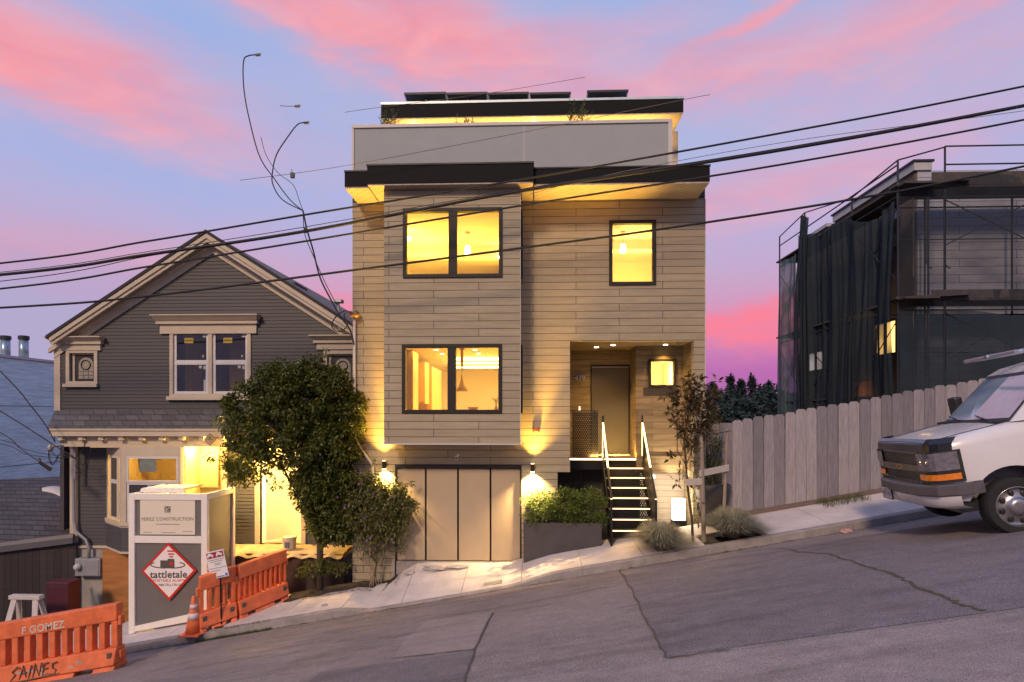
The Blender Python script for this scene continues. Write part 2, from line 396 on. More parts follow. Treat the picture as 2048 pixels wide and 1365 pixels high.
# ---------------------------------------------------------------- ground, road, pavement
M_soil = mat('soil', (.035, .027, .024), .95, var=.5, scale=9, bump=.6, bscale=60)
M_asph = bpy.data.materials.new('asphalt')
def asphalt_nodes(m, c, blot, speck=.5):
    nt, N, L = nodes(m); b = N['Principled BSDF']
    geo = N.new('ShaderNodeNewGeometry')
    def nz(s, d=6, r=.6):
        n = N.new('ShaderNodeTexNoise'); n.inputs['Scale'].default_value = s; n.inputs['Detail'].default_value = d; n.inputs['Roughness'].default_value = r; L.new(geo.outputs['Position'], n.inputs[0]); return n.outputs['Fac']
    def rng(f, a, bb, lo, hi):
        q = N.new('ShaderNodeMapRange'); q.inputs[1].default_value = a; q.inputs[2].default_value = bb; q.inputs[3].default_value = lo; q.inputs[4].default_value = hi; L.new(f, q.inputs[0]); return q.outputs[0]
    def mul(a, f):
        q = N.new('ShaderNodeMix'); q.data_type = 'RGBA'; q.blend_type = 'MULTIPLY'; q.inputs[0].default_value = 1
        if isinstance(a, tuple): q.inputs[6].default_value = (*a, 1)
        else: L.new(a, q.inputs[6])
        L.new(f, q.inputs[7]); return q.outputs[2]
    col = mul(c, rng(nz(.7, 5), .3, .7, 1 - blot, 1 + blot))
    col = mul(col, rng(nz(6, 6), .3, .7, .88, 1.12))
    col = mul(col, rng(nz(95, 3, .75), .35, .68, 1 - speck, 1 + speck * 1.1))
    # fine pale aggregate
    vo = N.new('ShaderNodeTexVoronoi'); vo.inputs['Scale'].default_value = 55; L.new(geo.outputs['Position'], vo.inputs[0])
    sp = N.new('ShaderNodeMix'); sp.data_type = 'RGBA'; L.new(rng(vo.outputs['Distance'], .06, .16, .45, 0), sp.inputs[0]); L.new(col, sp.inputs[6]); sp.inputs[7].default_value = (c[0] * 2.4, c[1] * 2.3, c[2] * 2.2, 1)
    # oil and tyre stains stretched along the street
    mp = N.new('ShaderNodeMapping'); mp.inputs['Scale'].default_value = (.35, 1.6, .35); mp.inputs['Rotation'].default_value = (0, R(10.3), 0); L.new(geo.outputs['Position'], mp.inputs[0])
    st = N.new('ShaderNodeTexNoise'); st.inputs['Scale'].default_value = 2.2; st.inputs['Detail'].default_value = 7; L.new(mp.outputs[0], st.inputs[0])
    col = mul(sp.outputs[2], rng(st.outputs['Fac'], .34, .5, .78, 1.0))
    L.new(col, b.inputs['Base Color']); b.inputs['Roughness'].default_value = .85; b.inputs['Specular IOR Level'].default_value = .35
    bp = N.new('ShaderNodeBump'); bp.inputs['Strength'].default_value = .55; bp.inputs['Distance'].default_value = .008
    L.new(nz(110, 4, .7), bp.inputs['Height']); L.new(bp.outputs[0], b.inputs['Normal'])
asphalt_nodes(M_asph, (.27, .225, .215), .16, .7)
M_asph2 = bpy.data.materials.new('asphalt_old'); asphalt_nodes(M_asph2, (.205, .175, .18), .18, .7)
M_asph3 = bpy.data.materials.new('asphalt_patch'); asphalt_nodes(M_asph3, (.32, .262, .25), .08, .5)
M_conc = mat('pavement_concrete', (.60, .54, .52), .85, var=.16, scale=2.2, bump=.25, bscale=70, detail=9)
M_kerb = mat('kerb_concrete', (.30, .27, .26), .9, var=.25, scale=4, bump=.35, bscale=50)
def kerb_h(x):
    """kerb upstand: dropped at the driveway"""
    def ss(a, b, v): t = min(1, max(0, (v - a) / (b - a))); return t * t * (3 - 2 * t)
    return .03 + .12 * (1 - (ss(-3.8, -3.1, x) - ss(-.6, .5, x)))
def walk_z(x, y):
    z = plane(x) + kerb_h(x) + .045 * (y - YG)
    k = min(1, max(0, (y - YG - .45) / 1.1)); w = min(1, max(0, (x + 3.2) / .7)) * (1 - min(1, max(0, (x + .75) / .5)))   # driveway apron lifts to the door
    return z + k * w * max(0, .03 - z)
def terrain(x, y):
    xc = max(-16, min(13, x))
    z = plane(xc)
    if y > YG: z += .02
    z -= max(0, y - 9) * .30 if y < 26 else 5.1 + max(0, y - 26) * .02
    if y > 26: z = z * max(0, 1 - (y - 26) / 40) + -8 * min(1, (y - 26) / 40)
    if -9.9 < x < -4.1 and YG + .9 < y < 9: z -= .55 if x < -7.2 else .12      # dug-out basement yard
    return z
mb = MB()
xs = sorted(set([-400, -200, -120, -80, -50, -30, -22] + [i * .5 for i in range(-36, 31)] + [-9.9, -9.88, -7.2, -7.18, -4.1, -4.08, 18, 24, 40, 70, 120, 220, 400]))
ys = sorted(set([-60, -40, -25, -16, -12, -8, -4, YG - .02, YG + .9, YG + .92, .5, 1.5, 3, 5, 7, 8.99, 9.01, 12, 16, 20, 26, 32, 40, 55, 70, 100, 160, 260, 500, 900]))
nx = len(xs)
for y in ys:
    for x in xs: mb.v.append((x, y, (terrain(x, y) if y > YG - .03 else road_z(max(-16, min(13, x)), y) - .15)))
for j in range(len(ys) - 1):
    for i in range(nx - 1): mb.f.append((j * nx + i, j * nx + i + 1, (j + 1) * nx + i + 1, (j + 1) * nx + i))
struct(mb.build('ground', M_soil))
mb = MB(); ry = [-14.0, -12.0, -10.0, -8.0, -6.45, -5, -4, -3, -2.2, YG]; rx = [i * 1.0 for i in range(-16, 15)]
for y in ry:
    for x in rx: mb.v.append((x, y, road_z(x, y)))
for j in range(len(ry) - 1):
    for i in range(len(rx) - 1):
        n = len(rx); mb.f.append((j * n + i, j * n + i + 1, (j + 1) * n + i + 1, (j + 1) * n + i))
struct(mb.build('road', M_asph))
def sheet(name, m, px, h=.004, sub=1):
    pts = [G(a, b, h, CR) for a, b in px]
    mb = MB()
    for p in pts: p.z = road_z(p.x, p.y) + h
    mb.poly(*pts); return struct(mb.build(name, m))
# darker old lane beside the kerb, its lighter repair and the mid-street seam
def ribbon(name, m, px, w, h=.009, jit=.03, seed=1):
    q = random.Random(seed); pts = []
    for (a, b), (c, d) in zip(px, px[1:]):
        n = 8
        for i in range(n): t = i / n; pts.append((a + (c - a) * t, b + (d - b) * t))
    pts.append(px[-1]); W_ = [G(a, b, h, CR) for a, b in pts]
    mb = MB(); L_, R_ = [], []
    for i, p in enumerate(W_):
        t = (W_[min(i + 1, len(W_) - 1)] - W_[max(i - 1, 0)]); t.z = 0; t.normalize(); s = Vector((-t.y, t.x, 0))
        p = p + s * q.uniform(-jit, jit); ww = w * q.uniform(.5, 1.3)
        for k, lst in ((1, L_), (-1, R_)):
            e = p + s * ww * k; e.z = road_z(e.x, e.y) + h; lst.append(e)
    for i in range(len(W_) - 1): mb.poly(L_[i], R_[i], R_[i + 1], L_[i + 1])
    return struct(mb.build(name, m))
sheet('road_old_lane', M_asph2, [(1242, 1152), (1268, 1185), (1300, 1255), (1334, 1312), (1500, 1290), (1760, 1255), (2048, 1215), (2300, 1180), (2300, 1010), (2048, 1030), (1862, 1052), (1564, 1096), (1400, 1124)])
sheet('road_repair', M_asph3, [(856, 1240), (985, 1226), (948, 1298), (788, 1316), (812, 1276)])
sheet('road_repair', M_asph3, [(-200, 1500), (600, 1420), (1330, 1322), (2048, 1224), (2300, 1195), (2300, 1420), (1400, 1600)], .005)
sheet('road_worn_patch', M_asph2, [(640, 1345), (800, 1322), (948, 1302), (922, 1372), (880, 1420), (560, 1420)], .0045)
M_crack = mat('crack_tar', (.095, .08, .078), .8, var=.3)
M_moss = mat('crack_moss', (.085, .08, .035), .9, var=.4, scale=20)
ribbon('road_crack', M_moss, [(1660, 1108), (1720, 1130), (1790, 1150), (1840, 1178), (1900, 1200), (1960, 1222)], .02, seed=3)
ribbon('road_crack', M_crack, [(1236, 1135), (1262, 1178), (1290, 1240), (1334, 1314)], .014, seed=4, jit=.02)
ribbon('road_crack', M_crack, [(1334, 1316), (1460, 1298)], .012, seed=5, jit=.012)
ribbon('road_crack', M_crack, [(985, 1226), (950, 1298), (928, 1365), (915, 1400)], .013, seed=6, jit=.01)
ribbon('road_crack', M_crack, [(780, 1318), (950, 1299)], .01, seed=7, jit=.01)
ribbon('road_crack', M_crack, [(1564, 1096), (1600, 1104), (1660, 1108)], .02, seed=8)
# leaf litter and damp line in the gutter
q = random.Random(5); mb = MB()
for i in range(900):
    x = q.uniform(-8, 9); y = YG - abs(q.gauss(0, .045)) - .01
    if q.random() < .5 and not (-9 < x < -4 or 3 < x < 5): continue
    z = road_z(x, y) + .012
    a = q.uniform(0, 6.3); d = Vector((math.cos(a), math.sin(a), 0)); mb.leaf(Vector((x, y, z)), d, Vector((0, 0, 1)), q.uniform(.02, .06), q.uniform(.01, .03), .2)
o = mb.build('gutter_leaf_litter', leaf_mat('dry_leaf', (.09, .045, .02), (.05, .035, .02), 0)); o['kind'] = 'stuff'
o['label'] = 'brown dry leaves lying along the kerb gutter'; o['category'] = 'leaf litter'
# pavement: slabs with open joints over a dark bed
mb = MB(); kb = MB(); j0 = X_(1042, YG); xk = j0 - 9 * 1.16; joints = [xk + i * 1.16 for i in range(19)]
for a, b in zip(joints, joints[1:]):
    n = 4; x0, x1 = a + .005, b - .005
    for r0, r1 in ((YG + .15, YG + .83), (YG + .84, -.004)):
        if x0 > 2.25 and x0 < 3.4 and r0 < YG + .2: continue      # tree well
        v0 = len(mb.v)
        for i in range(n + 1):
            x = x0 + (x1 - x0) * i / n
            for y, dz in ((r0, -.10), (r0, 0), (r1, 0), (r1, -.10)): mb.v.append((x, y, walk_z(x, y) + dz))
        for i in range(n):
            for k in range(3): p = v0 + i * 4 + k; mb.f.append((p, p + 4, p + 5, p + 1))
        for i in (0, n):
            p = v0 + i * 4; mb.f.append((p, p + 1, p + 2, p + 3) if i == 0 else (p + 3, p + 2, p + 1, p))
    v0 = len(kb.v)
    for i in range(n + 1):
        x = x0 - .003 + (x1 - x0 + .006) * i / n
        for y, dz in ((YG, -.3), (YG + .012, -.012), (YG + .03, 0), (YG + .145, 0), (YG + .145, -.12)):
            kb.v.append((x, y, (walk_z(x, max(y, YG + .03)) + dz) if dz > -.2 else plane(x) - .1))
    for i in range(n):
        for k in range(4): p = v0 + i * 5 + k; kb.f.append((p, p + 5, p + 6, p + 1))
    for i in (0, n):
        p = v0 + i * 5; kb.f.append((p, p + 1, p + 2, p + 3, p + 4) if i == 0 else (p + 4, p + 3, p + 2, p + 1, p))
struct(mb.build('pavement', M_conc)); struct(kb.build('kerb', M_kerb))
# ---------------------------------------------------------------- the modern house
XL, XR = X_(705, 0), X_(1410, 0)
ROW = .1585
M_side = plank_mat('siding_greige', (.385, .325, .215), row=ROW, length=1.86, gap=.011, offx=X_(1152, 0) , offz=Z_(1100, 682, 0))
M_side_s = plank_mat('siding_narrow', (.47, .42, .37), row=.135, length=30, gap=.006, offx=0, offz=0, nails=False)
M_wood = plank_mat('porch_cedar', (.20, .14, .075), row=.14, length=3.3, gap=.006, offx=.4, var=.22, nails=False, grain=.16, rough=.65)
M_soff = plank_mat('soffit_boards', (.47, .40, .31), row=4, length=.2, gap=.008, nails=False, var=.04)
M_dark = mat('fascia_dark', (.010, .0095, .010), .75, spec=.2, var=.3, scale=5, stretch=(1, 6, 18))
M_cap = mat('metal_cap', (.028, .03, .033), .5, .3, var=.15)
M_frame = mat('window_frame_bronze', (.014, .010, .006), .6, .0, var=.2)
M_panel = mat('stucco_panel', (.36, .385, .385), .8, var=.05, scale=2)
M_trimw = mat('painted_trim', (.62, .58, .54), .55, var=.06)
M_inner = mat('interior_plaster', (.80, .74, .62), .85, var=.03)
M_floor = mat('interior_floor', (.40, .28, .16), .5, var=.15, stretch=(1, 8, 1))
M_glass = glass('window_glass', (.97, .98, .97), .05)
M_steel = mat('blackened_steel', (.018, .018, .02), .5, .5, var=.25)
M_door = mat('door_paint', (.085, .068, .045), .5, var=.06, scale=3)
M_gar = mat('garage_panel', (.46, .36, .24), .45, var=.05, scale=1.5)
YEL = (1, .58, .075); WARM = (1, .58, .14)
M_led = glow('warm_led', (1, .70, .32), 9); M_bulb = glow('bulb_glow', (1, .78, .42), 30); M_spotg = glow('downlight_glow', (1, .82, .5), 12)
zb = -.75                                            # underside of the walls
ZS = Z_(1200, 400, 0)                                # soffit level
house = thing('modern_house', 'three storey house clad in pale horizontal boards with flat dark eaves and glowing windows', 'house', ((XL + XR) / 2, 0, -.4))
mb = MB()
gx0, gx1, gz1 = X_(790, 0), X_(1043, 0), Z_(915, 930, 0)
nx0, nx1, nz1 = X_(1140, 0), X_(1388, 0), Z_(1264, 682, 0)
wx0, wx1, wz0, wz1 = X_(1218, 0), X_(1312, 0), Z_(1265, 571, 0), Z_(1265, 441, 0)
bxl, bxr = X_(768, -.75), X_(1040, -.75); bz0 = Z_(905, 887, -.75)
zlow = Z_(1140, 945, 0); vx0 = X_(1115, 0)
holes = [(gx0, gx1, zb - 1, gz1), (nx0, nx1, zb - 1, nz1), (wx0, wx1, wz0, wz1), (bxl + .12, bxr - .12, bz0 + .12, ZS - .2),
         (vx0, nx0 + .01, zb - 1, zlow), (nx1 - .01, XR + 1, zb - 1, zlow)]
holes_wall(mb, XL, XR, zb, ZS, 0, .2, holes)
mb.build('wall', M_side, house)
mb = MB(); mb.box(XL, XL + .2, .202, 11, zb - .4, ZS); mb.box(XR - .2, XR, .202, 11, .2, ZS); mb.box(XL + .2, XR - .2, 10.8, 11, .2, ZS)
mb.build('side_wall', M_side, house)
# bay
mb = MB(); W1 = (X_(806, -.75), X_(1005, -.75), Z_(905, 556, -.75), Z_(905, 416.5, -.75)); W2 = (X_(804, -.75), X_(1004, -.75), Z_(905, 827, -.75), Z_(905, 688.5, -.75))
holes_wall(mb, bxl, bxr, bz0, ZS, -.75, -.62, [W1, W2])
sw = [(-.62, -.12)]
mb.box(bxl, bxl + .12, -.618, -.002, bz0 + .02, ZS)
zz = [bz0 + .02, W2[2], W2[3], W1[2], W1[3], ZS]
for a, b in ((0, 1), (2, 3), (4, 5)): mb.box(bxr - .12, bxr, -.618, -.002, zz[a], zz[b])
for a, b in ((1, 2), (3, 4)): mb.box(bxr - .12, bxr, -.618, -.60, zz[a], zz[b]); mb.box(bxr - .12, bxr, -.10, -.002, zz[a], zz[b])
mb.box(bxl + .12, bxr - .12, -.618, -.002, bz0 + .02, bz0 + .12)
mb.build('bay_wall', M_side, house)
bx('bay_edge_trim', M_trimw, house, bxl - .006, bxr + .012, -.765, -.01, bz0 - .03, bz0 - .002)
bx('bay_corner_trim', M_trimw, house, bxr + .002, bxr + .014, -.765, -.748, bz0, ZS)
def pane_window(q, y, mull=None, w=.075, depth=.10, name='window', glz=M_glass):
    f = MB(); x0, x1, z0, z1 = q; frame_bars(f, x0, x1, z0, z1, y - .03, y + depth, w)
    if mull: f.box(mull - .085, mull + .085, y - .028, y + depth, z0 + w, z1 - w)
    o = f.build(name, M_frame, house, bevel=.006)
    g = MB(); cells = [(x0 + w, (mull or x1 - w + .085) - .085), (mull + .085, x1 - w)] if mull else [(x0 + w, x1 - w)]
    for a, b in cells: g.box(a, b, y + .03, y + .04, z0 + w, z1 - w)
    gl = g.build('pane', glz, o, loc=None); return o
pane_window(W1, -.75, X_(905.5, -.75)); pane_window(W2, -.75, X_(903.5, -.75)); pane_window((wx0, wx1, wz0, wz1), 0)
for a, b in ((1, 2), (3, 4)):
    f = MB(); x = bxr
    for y0, y1, z0, z1 in ((-.60, -.10, zz[a], zz[a] + .07), (-.60, -.10, zz[b] - .07, zz[b]), (-.60, -.53, zz[a] + .07, zz[b] - .07), (-.17, -.10, zz[a] + .07, zz[b] - .07)): f.box(x - .08, x + .045, y0, y1, z0, z1)
    o = f.build('window', M_frame, house); bx('pane', M_glass, o, x - .03, x - .02, -.53, -.17, zz[a] + .07, zz[b] - .07)
# roofs: eave slabs with dark fascia and boarded soffit
def eave(x0, x1, y0, y1, z, h, dz=0):
    bx('soffit', M_soff, house, x0 + .02, x1 - .02, y0 + .02, y1, z, z + .03)
    bx('fascia', M_dark, house, x0, x1, y0, y1 - .004, z + .012 + .02, z + h)
    bx('roof_cap', M_cap, house, x0 - .015, x1 + .015, y0 - .015, y1 - .008, z + h, z + h + .03)
zs2 = ZS
xr_e = X_(1420, -.83); xl_e = X_(689, -.83); bl_e, br_e = X_(734, -.97), X_(1067, -.97)
mb = MB(); mb.box(bl_e + .01, br_e - .01, -.955, 0, zs2 - .002, zs2 + .03); mb.build('soffit', M_soff, house)
mb = MB(); mb.box(bl_e, br_e, -.97, -.80, zs2 + .028, zs2 + .39); mb.build('fascia', M_dark, house, bevel=.006)
bx('roof_cap', M_cap, house, bl_e - .012, br_e + .012, -.985, -.75, zs2 + .392, zs2 + .425)
for x0, x1 in ((br_e + .002, xr_e), (xl_e, bl_e - .002)):
    bx('soffit', M_soff, house, x0 + .012, x1 - .012, -.818, 0, zs2, zs2 + .032)
    bx('fascia', M_dark, house, x0, x1, -.83, -.008, zs2 + .034, zs2 + .335, bevel=.006)
    bx('roof_cap', M_cap, house, x0 - .008, x1 + .012, -.845, -.01, zs2 + .337, zs2 + .365)
bx('roof_deck', M_cap, house, XL, XR, -.004, 11, ZS + .01, ZS + .36)
# parapet of the roof terrace
zp = Z_(1024, 243.5, 0); px0, px1 = X_(703, 0), X_(1345, 0)
bx('parapet', M_panel, house, px0 + .03, px1 - .03, .03, .16, ZS + .36, zp - .06)
bx('parapet_cap', M_trimw, house, px0, px1, 0, .19, zp - .075, zp, bevel=.008)
for a, b in ((px0, px0 + .05), (px1 - .09, px1)): bx('parapet_post', M_trimw, house, a, b, .004, .186, ZS + .362, zp - .077)
bx('parapet_return', M_panel, house, px1 - .10, px1 - .01, .19, 2.6, ZS + .36, zp - .02)
bx('parapet_return', M_panel, house, px0 + .01, px0 + .10, .19, 2.6, ZS + .36, zp - .02)
bx('panel_joint', M_trimw, house, X_(1048, 0) - .006, X_(1048, 0) + .006, .026, .031, ZS + .362, zp - .077)
# penthouse
YF, YW = 1.8, 2.7
ZT = Z_(1065, 233, YF); pfl, pfr = X_(762, YF), X_(1367, YF)
M_pent = mat('penthouse_wall', (.52, .47, .40), .7, var=.06)
mb = MB(); pw0, pw1 = pfl + .25, X_(1356, YW)
holes_wall(mb, pw0, pw1, ZS + .36, ZT, YW, YW + .15, [(pw0 + .8, pw1 - 1.2, ZS + .4, ZT - .35)]); mb.box(pw1 - .15, pw1, YW + .152, 9, ZS + .36, ZT); mb.box(pw0, pw0 + .15, YW + .152, 9, ZS + .36, ZT)
mb.build('penthouse_wall', M_pent, house)
bx('pane', M_glass, house, pw0 + .8, pw1 - 1.2, YW + .06, YW + .07, ZS + .4, ZT - .35)
bx('soffit', M_soff, house, pfl + .012, pfr - .012, YF + .012, 9.5, ZT, ZT + .03)
bx('fascia', M_dark, house, pfl, pfr, YF, 9.6, ZT + .032, ZT + .36, bevel=.006)
bx('roof_cap', mat('roof_cap_pale', (.55, .62, .66), .4, .3, var=.05), house, pfl - .01, pfr + .015, YF - .015, 9.62, ZT + .362, ZT + .42)
for i, px in enumerate((826, 1068)):
    x = X_(px, 2.2); f = MB().lathe((x, 2.25, ZT - .012), [(.055, 0), (.055, .011)], 16).build('terrace_downlight', M_spotg, house)
    lamp('terrace_glow', 'POINT', (x, 2.25, ZT - .10), 22, WARM, f, .04)
lamp('terrace_soffit_fill', 'AREA', ((pfl + pfr) / 2, 2.35, ZT - .55), 150, WARM, house, pfr - pfl - .6, aim=(0, -.12, 1), sizey=.12)  # unseen area lamp without a fixture, added to even out the soffit glow
# -------- entrance porch
YD, YP, YL = 1.8, .95, 1.0
zl = Z_(1220, 917, YL)
xk = X_(1272, YP)
mb = MB()
dx0, dx1, dz1 = X_(1181, YD), X_(1260, YD), Z_(1220, 730, YD)
holes_wall(mb, nx0 - .05, xk + .0, zl, nz1 + .1, YD, YD + .15, [(dx0, dx1, zl - 1, dz1)])
mb.box(xk, xk + .1, YP + .16, YD + .149, zl, nz1 + .1)
pw = (X_(1297, YP), X_(1352, YP), Z_(1320, 775, YP), Z_(1320, 719, YP))
holes_wall(mb, xk, nx1 + .05, Z_(1320, 945, YP), nz1 + .1, YP, YP + .155, [pw])
mb.box(nx0 - .06, nx0 - .002, .202, YD, zl, nz1 + .1); mb.box(nx1 + .002, nx1 + .06, .202, YP + .15, zlow + .002, nz1 + .1)
mb.build('porch_wall', M_wood, house)
bx('porch_ceiling', M_wood, house, nx0, nx1, .2, YD + .1, nz1 + .001, nz1 + .06)
bx('porch_floor', M_wood, house, nx0, nx1 - .002, YL, YD + .3, zl - .12, zl)
d = bx('front_door', M_door, house, dx0 + .03, dx1 - .03, YD + .04, YD + .09, zl + .05, dz1 - .05, bevel=.004)
mb = MB(); mb.box(dx0, dx0 + .028, YD - .012, YD + .12, zl, dz1); mb.box(dx1 - .028, dx1, YD - .012, YD + .12, zl, dz1); mb.box(dx0 + .028, dx1 - .028, YD - .01, YD + .12, dz1 - .045, dz1); mb.build('door_frame', M_steel, house)
bx('threshold', mat('aluminium', (.5, .46, .4), .35, .7), house, dx0, dx1, YD - .06, YD + .12, zl + .002, zl + .045)
bx('door_head_trim', mat('aluminium2', (.42, .36, .28), .4, .6), house, dx0 + .028, dx1 - .028, YD - .014, YD + .03, dz1 - .065, dz1 - .047)
mb = MB(); mb.tube([(dx0 + .1, YD - .01, zl + .95), (dx0 + .1, YD - .01, zl + 1.12)], .011); mb.tube([(dx0 + .1, YD + .04, zl + .97), (dx0 + .1, YD - .01, zl + .97)], .008); mb.build('handle', M_steel, d)
mb = MB(); frame_bars(mb, *pw, YP - .035, YP + .12, .055); fo = mb.build('window', M_frame, house)
bx('pane', M_glass, fo, pw[0] + .055, pw[1] - .055, YP + .03, YP + .036, pw[2] + .055, pw[3] - .055)
bx('window_surround', mat('surround_dark', (.05, .035, .02), .6), house, pw[0] - .12, pw[1] + .05, YP - .008, YP - .002, pw[2] - .2, pw[2] - .002)
text('house_number', '479', .17, mat('number_steel', (.55, .5, .42), .35, .8), house, (X_(1160, YD), YD - .02, Z_(1160, 757, YD)), (1, 0, 0), (0, 0, 1), .008)
bx('doorbell', mat('doorbell_white', (.8, .8, .76), .4, emit=(1, .9, .7), es=.6), house, X_(1157, YD), X_(1161, YD), YD - .03, YD - .002, Z_(1160, 822, YD), Z_(1160, 813, YD), bevel=.005)
for px, py, Y in ((1193, 691, 1.15), (1226, 688, .75), (1331, 687, .72)):
    x = X_(px, Y); f = MB().lathe((x, Y, nz1 - .004), [(.05, -.004), (.05, .004)], 16).build('downlight', M_spotg, house)
    lamp('downlight_beam', 'SPOT', (x, Y, nz1 - .03), 60, (1, .60, .15), f, .03, spot=95, aim=(0, .10, -1), blend=.9)
# wall lamps: up and down beams
M_sconce = mat('sconce_bronze', (.06, .042, .028), .45, .6, var=.1)
for px, py, pw_ in ((768, 930, 1.0), (1065, 936, 1.0)):
    x = X_(px, -.1); z = Z_(px, py, -.1)
    s = MB().lathe((x, -.10, z), [(.042, -.085), (.045, -.08), (.045, .08), (.042, .085)], 20).build('wall_lamp', M_sconce, house, bevel=.003)
    bx('bracket', M_sconce, s, x - .03, x + .03, -.06, -.002, z - .035, z + .035)
    MB().lathe((x, -.10, z), [(.036, -.096), (.036, -.086)], 16).build('lens', M_bulb, s); MB().lathe((x, -.10, z), [(.036, .086), (.036, .090)], 16).build('lens', M_led, s)
    lamp('wall_lamp_down', 'SPOT', (x, -.10, z - .105), 620 * pw_, (1, .66, .28), s, .03, spot=120, aim=(0, .15, -1), blend=.8)
    lamp('wall_lamp_up', 'SPOT', (x, -.13, z + .10), 3600 * pw_, (1, .52, .07), s, .02, spot=34, aim=(.20 if px > 900 else -.02, -.13, 1), blend=1)
    lamp('wall_lamp_halo', 'SPOT', (x, -.17, z + .10), 330 * pw_, (1, .55, .09), s, .03, spot=100, aim=(.1 if px > 900 else -.05, -.10, 1), blend=1)
# garage door
gf = bx('garage_head', M_frame, house, gx0, gx1, -.012, .16, gz1 - .075, gz1)
for a in (gx0, gx1 - .03): bx('garage_jamb', M_frame, house, a, a + .03, -.01, .16, zb, gz1 - .076)
ks = [790, 851.5, 916, 981, 1043]; zg = Z_(900, 1121, .05)
for i in range(4):
    a, b = X_(ks[i], .05), X_(ks[i + 1], .05)
    a += .034 if i == 0 else .02; b -= .034 if i == 3 else .02
    bx('garage_door_leaf', M_gar, house, a, b, .05, .10, zg, gz1 - .09, bevel=.004)
bx('garage_recess', M_steel, house, gx0, gx1, .13, .15, zb, gz1)
bx('garage_sill', M_kerb, house, gx0 - .05, gx1, -.01, .16, zg - 1.0, zg - .02)
# low wall under the entrance
bx('low_wall', M_side_s, house, xk + .1, XR - .03, YP + .02, YP + .14, .3, Z_(1320, 946, YP) - .002)
bx('porch_beam', M_wood, house, xk, nx1, YP - .05, YP - .002, Z_(1320, 945, YP), Z_(1320, 912, YP))
bx('understair_panel', plank_mat('dark_slats', (.02, .018, .018), row=3, length=.12, gap=.012, nails=False), house, vx0 - .3, X_(1300, 1.5), 1.5, 1.55, .1, zl - .12)
bx('landing_beam', M_steel, house, nx0 + .002, X_(1285, YL), YL - .03, YL - .004, zl - .26, zl - .04)
bx('landing_led', M_led, house, nx0 + .002, X_(1282, YL), YL - .034, YL - .006, zl - .036, zl - .008)
lamp('landing_glow', 'AREA', ((nx0 + nx1) / 2 - .2, YL - .06, zl + .04), 34, WARM, house, 1.2, aim=(0, .5, 1), sizey=.05)
bx('lower_return', M_side_s, house, vx0 - .02, vx0, .202, 1.5, 0, zlow)
# alarm bell, camera, pipework
x, z = X_(1072, -.03), Z_(1072, 863, -.03)
MB().lathe((x, 0, z), [(.075, -.002), (.078, -.03), (.06, -.05), (.02, -.058), (.001, -.06)], 20, 'y').build('alarm_bell', mat('alarm_orange', (.62, .16, .06), .5), house, smooth=True)
x, z = X_(913, -.05), Z_(913, 914, -.05)
k = bx('security_camera', mat('camera_white', (.75, .72, .66), .4), house, x - .03, x + .03, -.10, -.03, z - .07, z + .02, bevel=.012)
MB().lathe((x, -.10, z - .03), [(.022, -.006), (.022, .006)], 14, 'y').build('lens', M_steel, k); MB().lathe((x + .03, -.02, z + .03), [(.035, -.02), (.035, .018)], 14, 'y').build('mount', mat('camera_white', (.75, .72, .66), .4), k)
MB().tube([P(709, 640, -.06), P(709, 800, -.06), P(710, 872, -.06), P(716, 890, -.06), P(745, 930, -.06), P(747, 960, -.06), P(747, 1010, -.06)], .028, 10).build('conduit', M_trimw, house, smooth=True)
bx('corner_trim', M_trimw, house, XR - .004, XR + .012, -.012, .2, zlow, ZS - .01)
# -------- rooms behind the glass
z1f, z2f = zl - .05, Z_(905, 600, -.75) - .35
zc1, zc2 = W2[3] + .16, W1[3] + .12
def room(name, x0, x1, y0, y1, z0, z1, m=M_inner):
    mb = MB(); mb.box(x0 - .05, x1 + .05, y1, y1 + .05, z0, z1); mb.box(x0 - .05, x0, y0, y1, z0, z1); mb.box(x1, x1 + .05, y0, y1, z0, z1)
    mb.build(name + '_wall', m, house); bx(name + '_ceiling', m, house, x0, x1, y0, y1, z1, z1 + .05); bx(name + '_floor', M_floor, house, x0, x1, y0, y1, z0 - .05, z0)
room("kitchen", XL + .25, nx0 - .1, .205, 8.5, z1f, zc1)
room('upper_room', XL + .25, X_(1035, 0), .205, 5.5, z2f, zc2)
for nm, z in (('kitchen_ceiling', zc1), ('upper_room_floor', z2f), ('upper_room_ceiling', zc2)): bx(nm, M_inner, house, bxl + .122, bxr - .122, -.617, .203, z, z + .05)
for nm, x0, x1, y0 in (('inner_wall', XL + .25, bxl + .118, .203), ('inner_wall', bxr - .118, nx0 - .1, .203)): bx(nm, M_inner, house, x0, x1, y0, y0 + .02, z1f, zc1)
bx('inner_wall', M_inner, house, XL + .25, bxl + .118, .203, .223, z2f, zc2)
 
room('upper_room', X_(1180, 0), XR - .3, .21, 4.0, z2f, zc2)
room('hall', xk + .12, nx1 + .02, YP + .16, 3.2, zl + .05, nz1)
xm = (XL + nx0) / 2
mb = MB(); mb.box(XL + .26, X_(1034, 0), 2.3, 2.6, zc2 - .28, zc2); mb.build('ceiling_beam', M_inner, house)
mb = MB(); mb.box(X_(936, 3.6), X_(1034, 0), 3.6, 3.7, z2f, zc2 - .55); mb.box(X_(925, 3.6), X_(936, 3.6), 3.55, 3.75, z2f, zc2 - .5); mb.build('inner_partition', M_inner, house)
mb = MB(); mb.box(X_(1185, .3), XR - .31, 1.9, 2.2, zc2 - .25, zc2); mb.build('ceiling_beam', M_inner, house)
lamp('kitchen_light', 'AREA', (xm, 2.2, zc1 - .15), 190, YEL, house, 2.4, aim=(0, 0, -1), sizey=3.5)
lamp('kitchen_light', 'POINT', (xm + .3, 4.2, zc1 - 1.3), 150, YEL, house, .3)
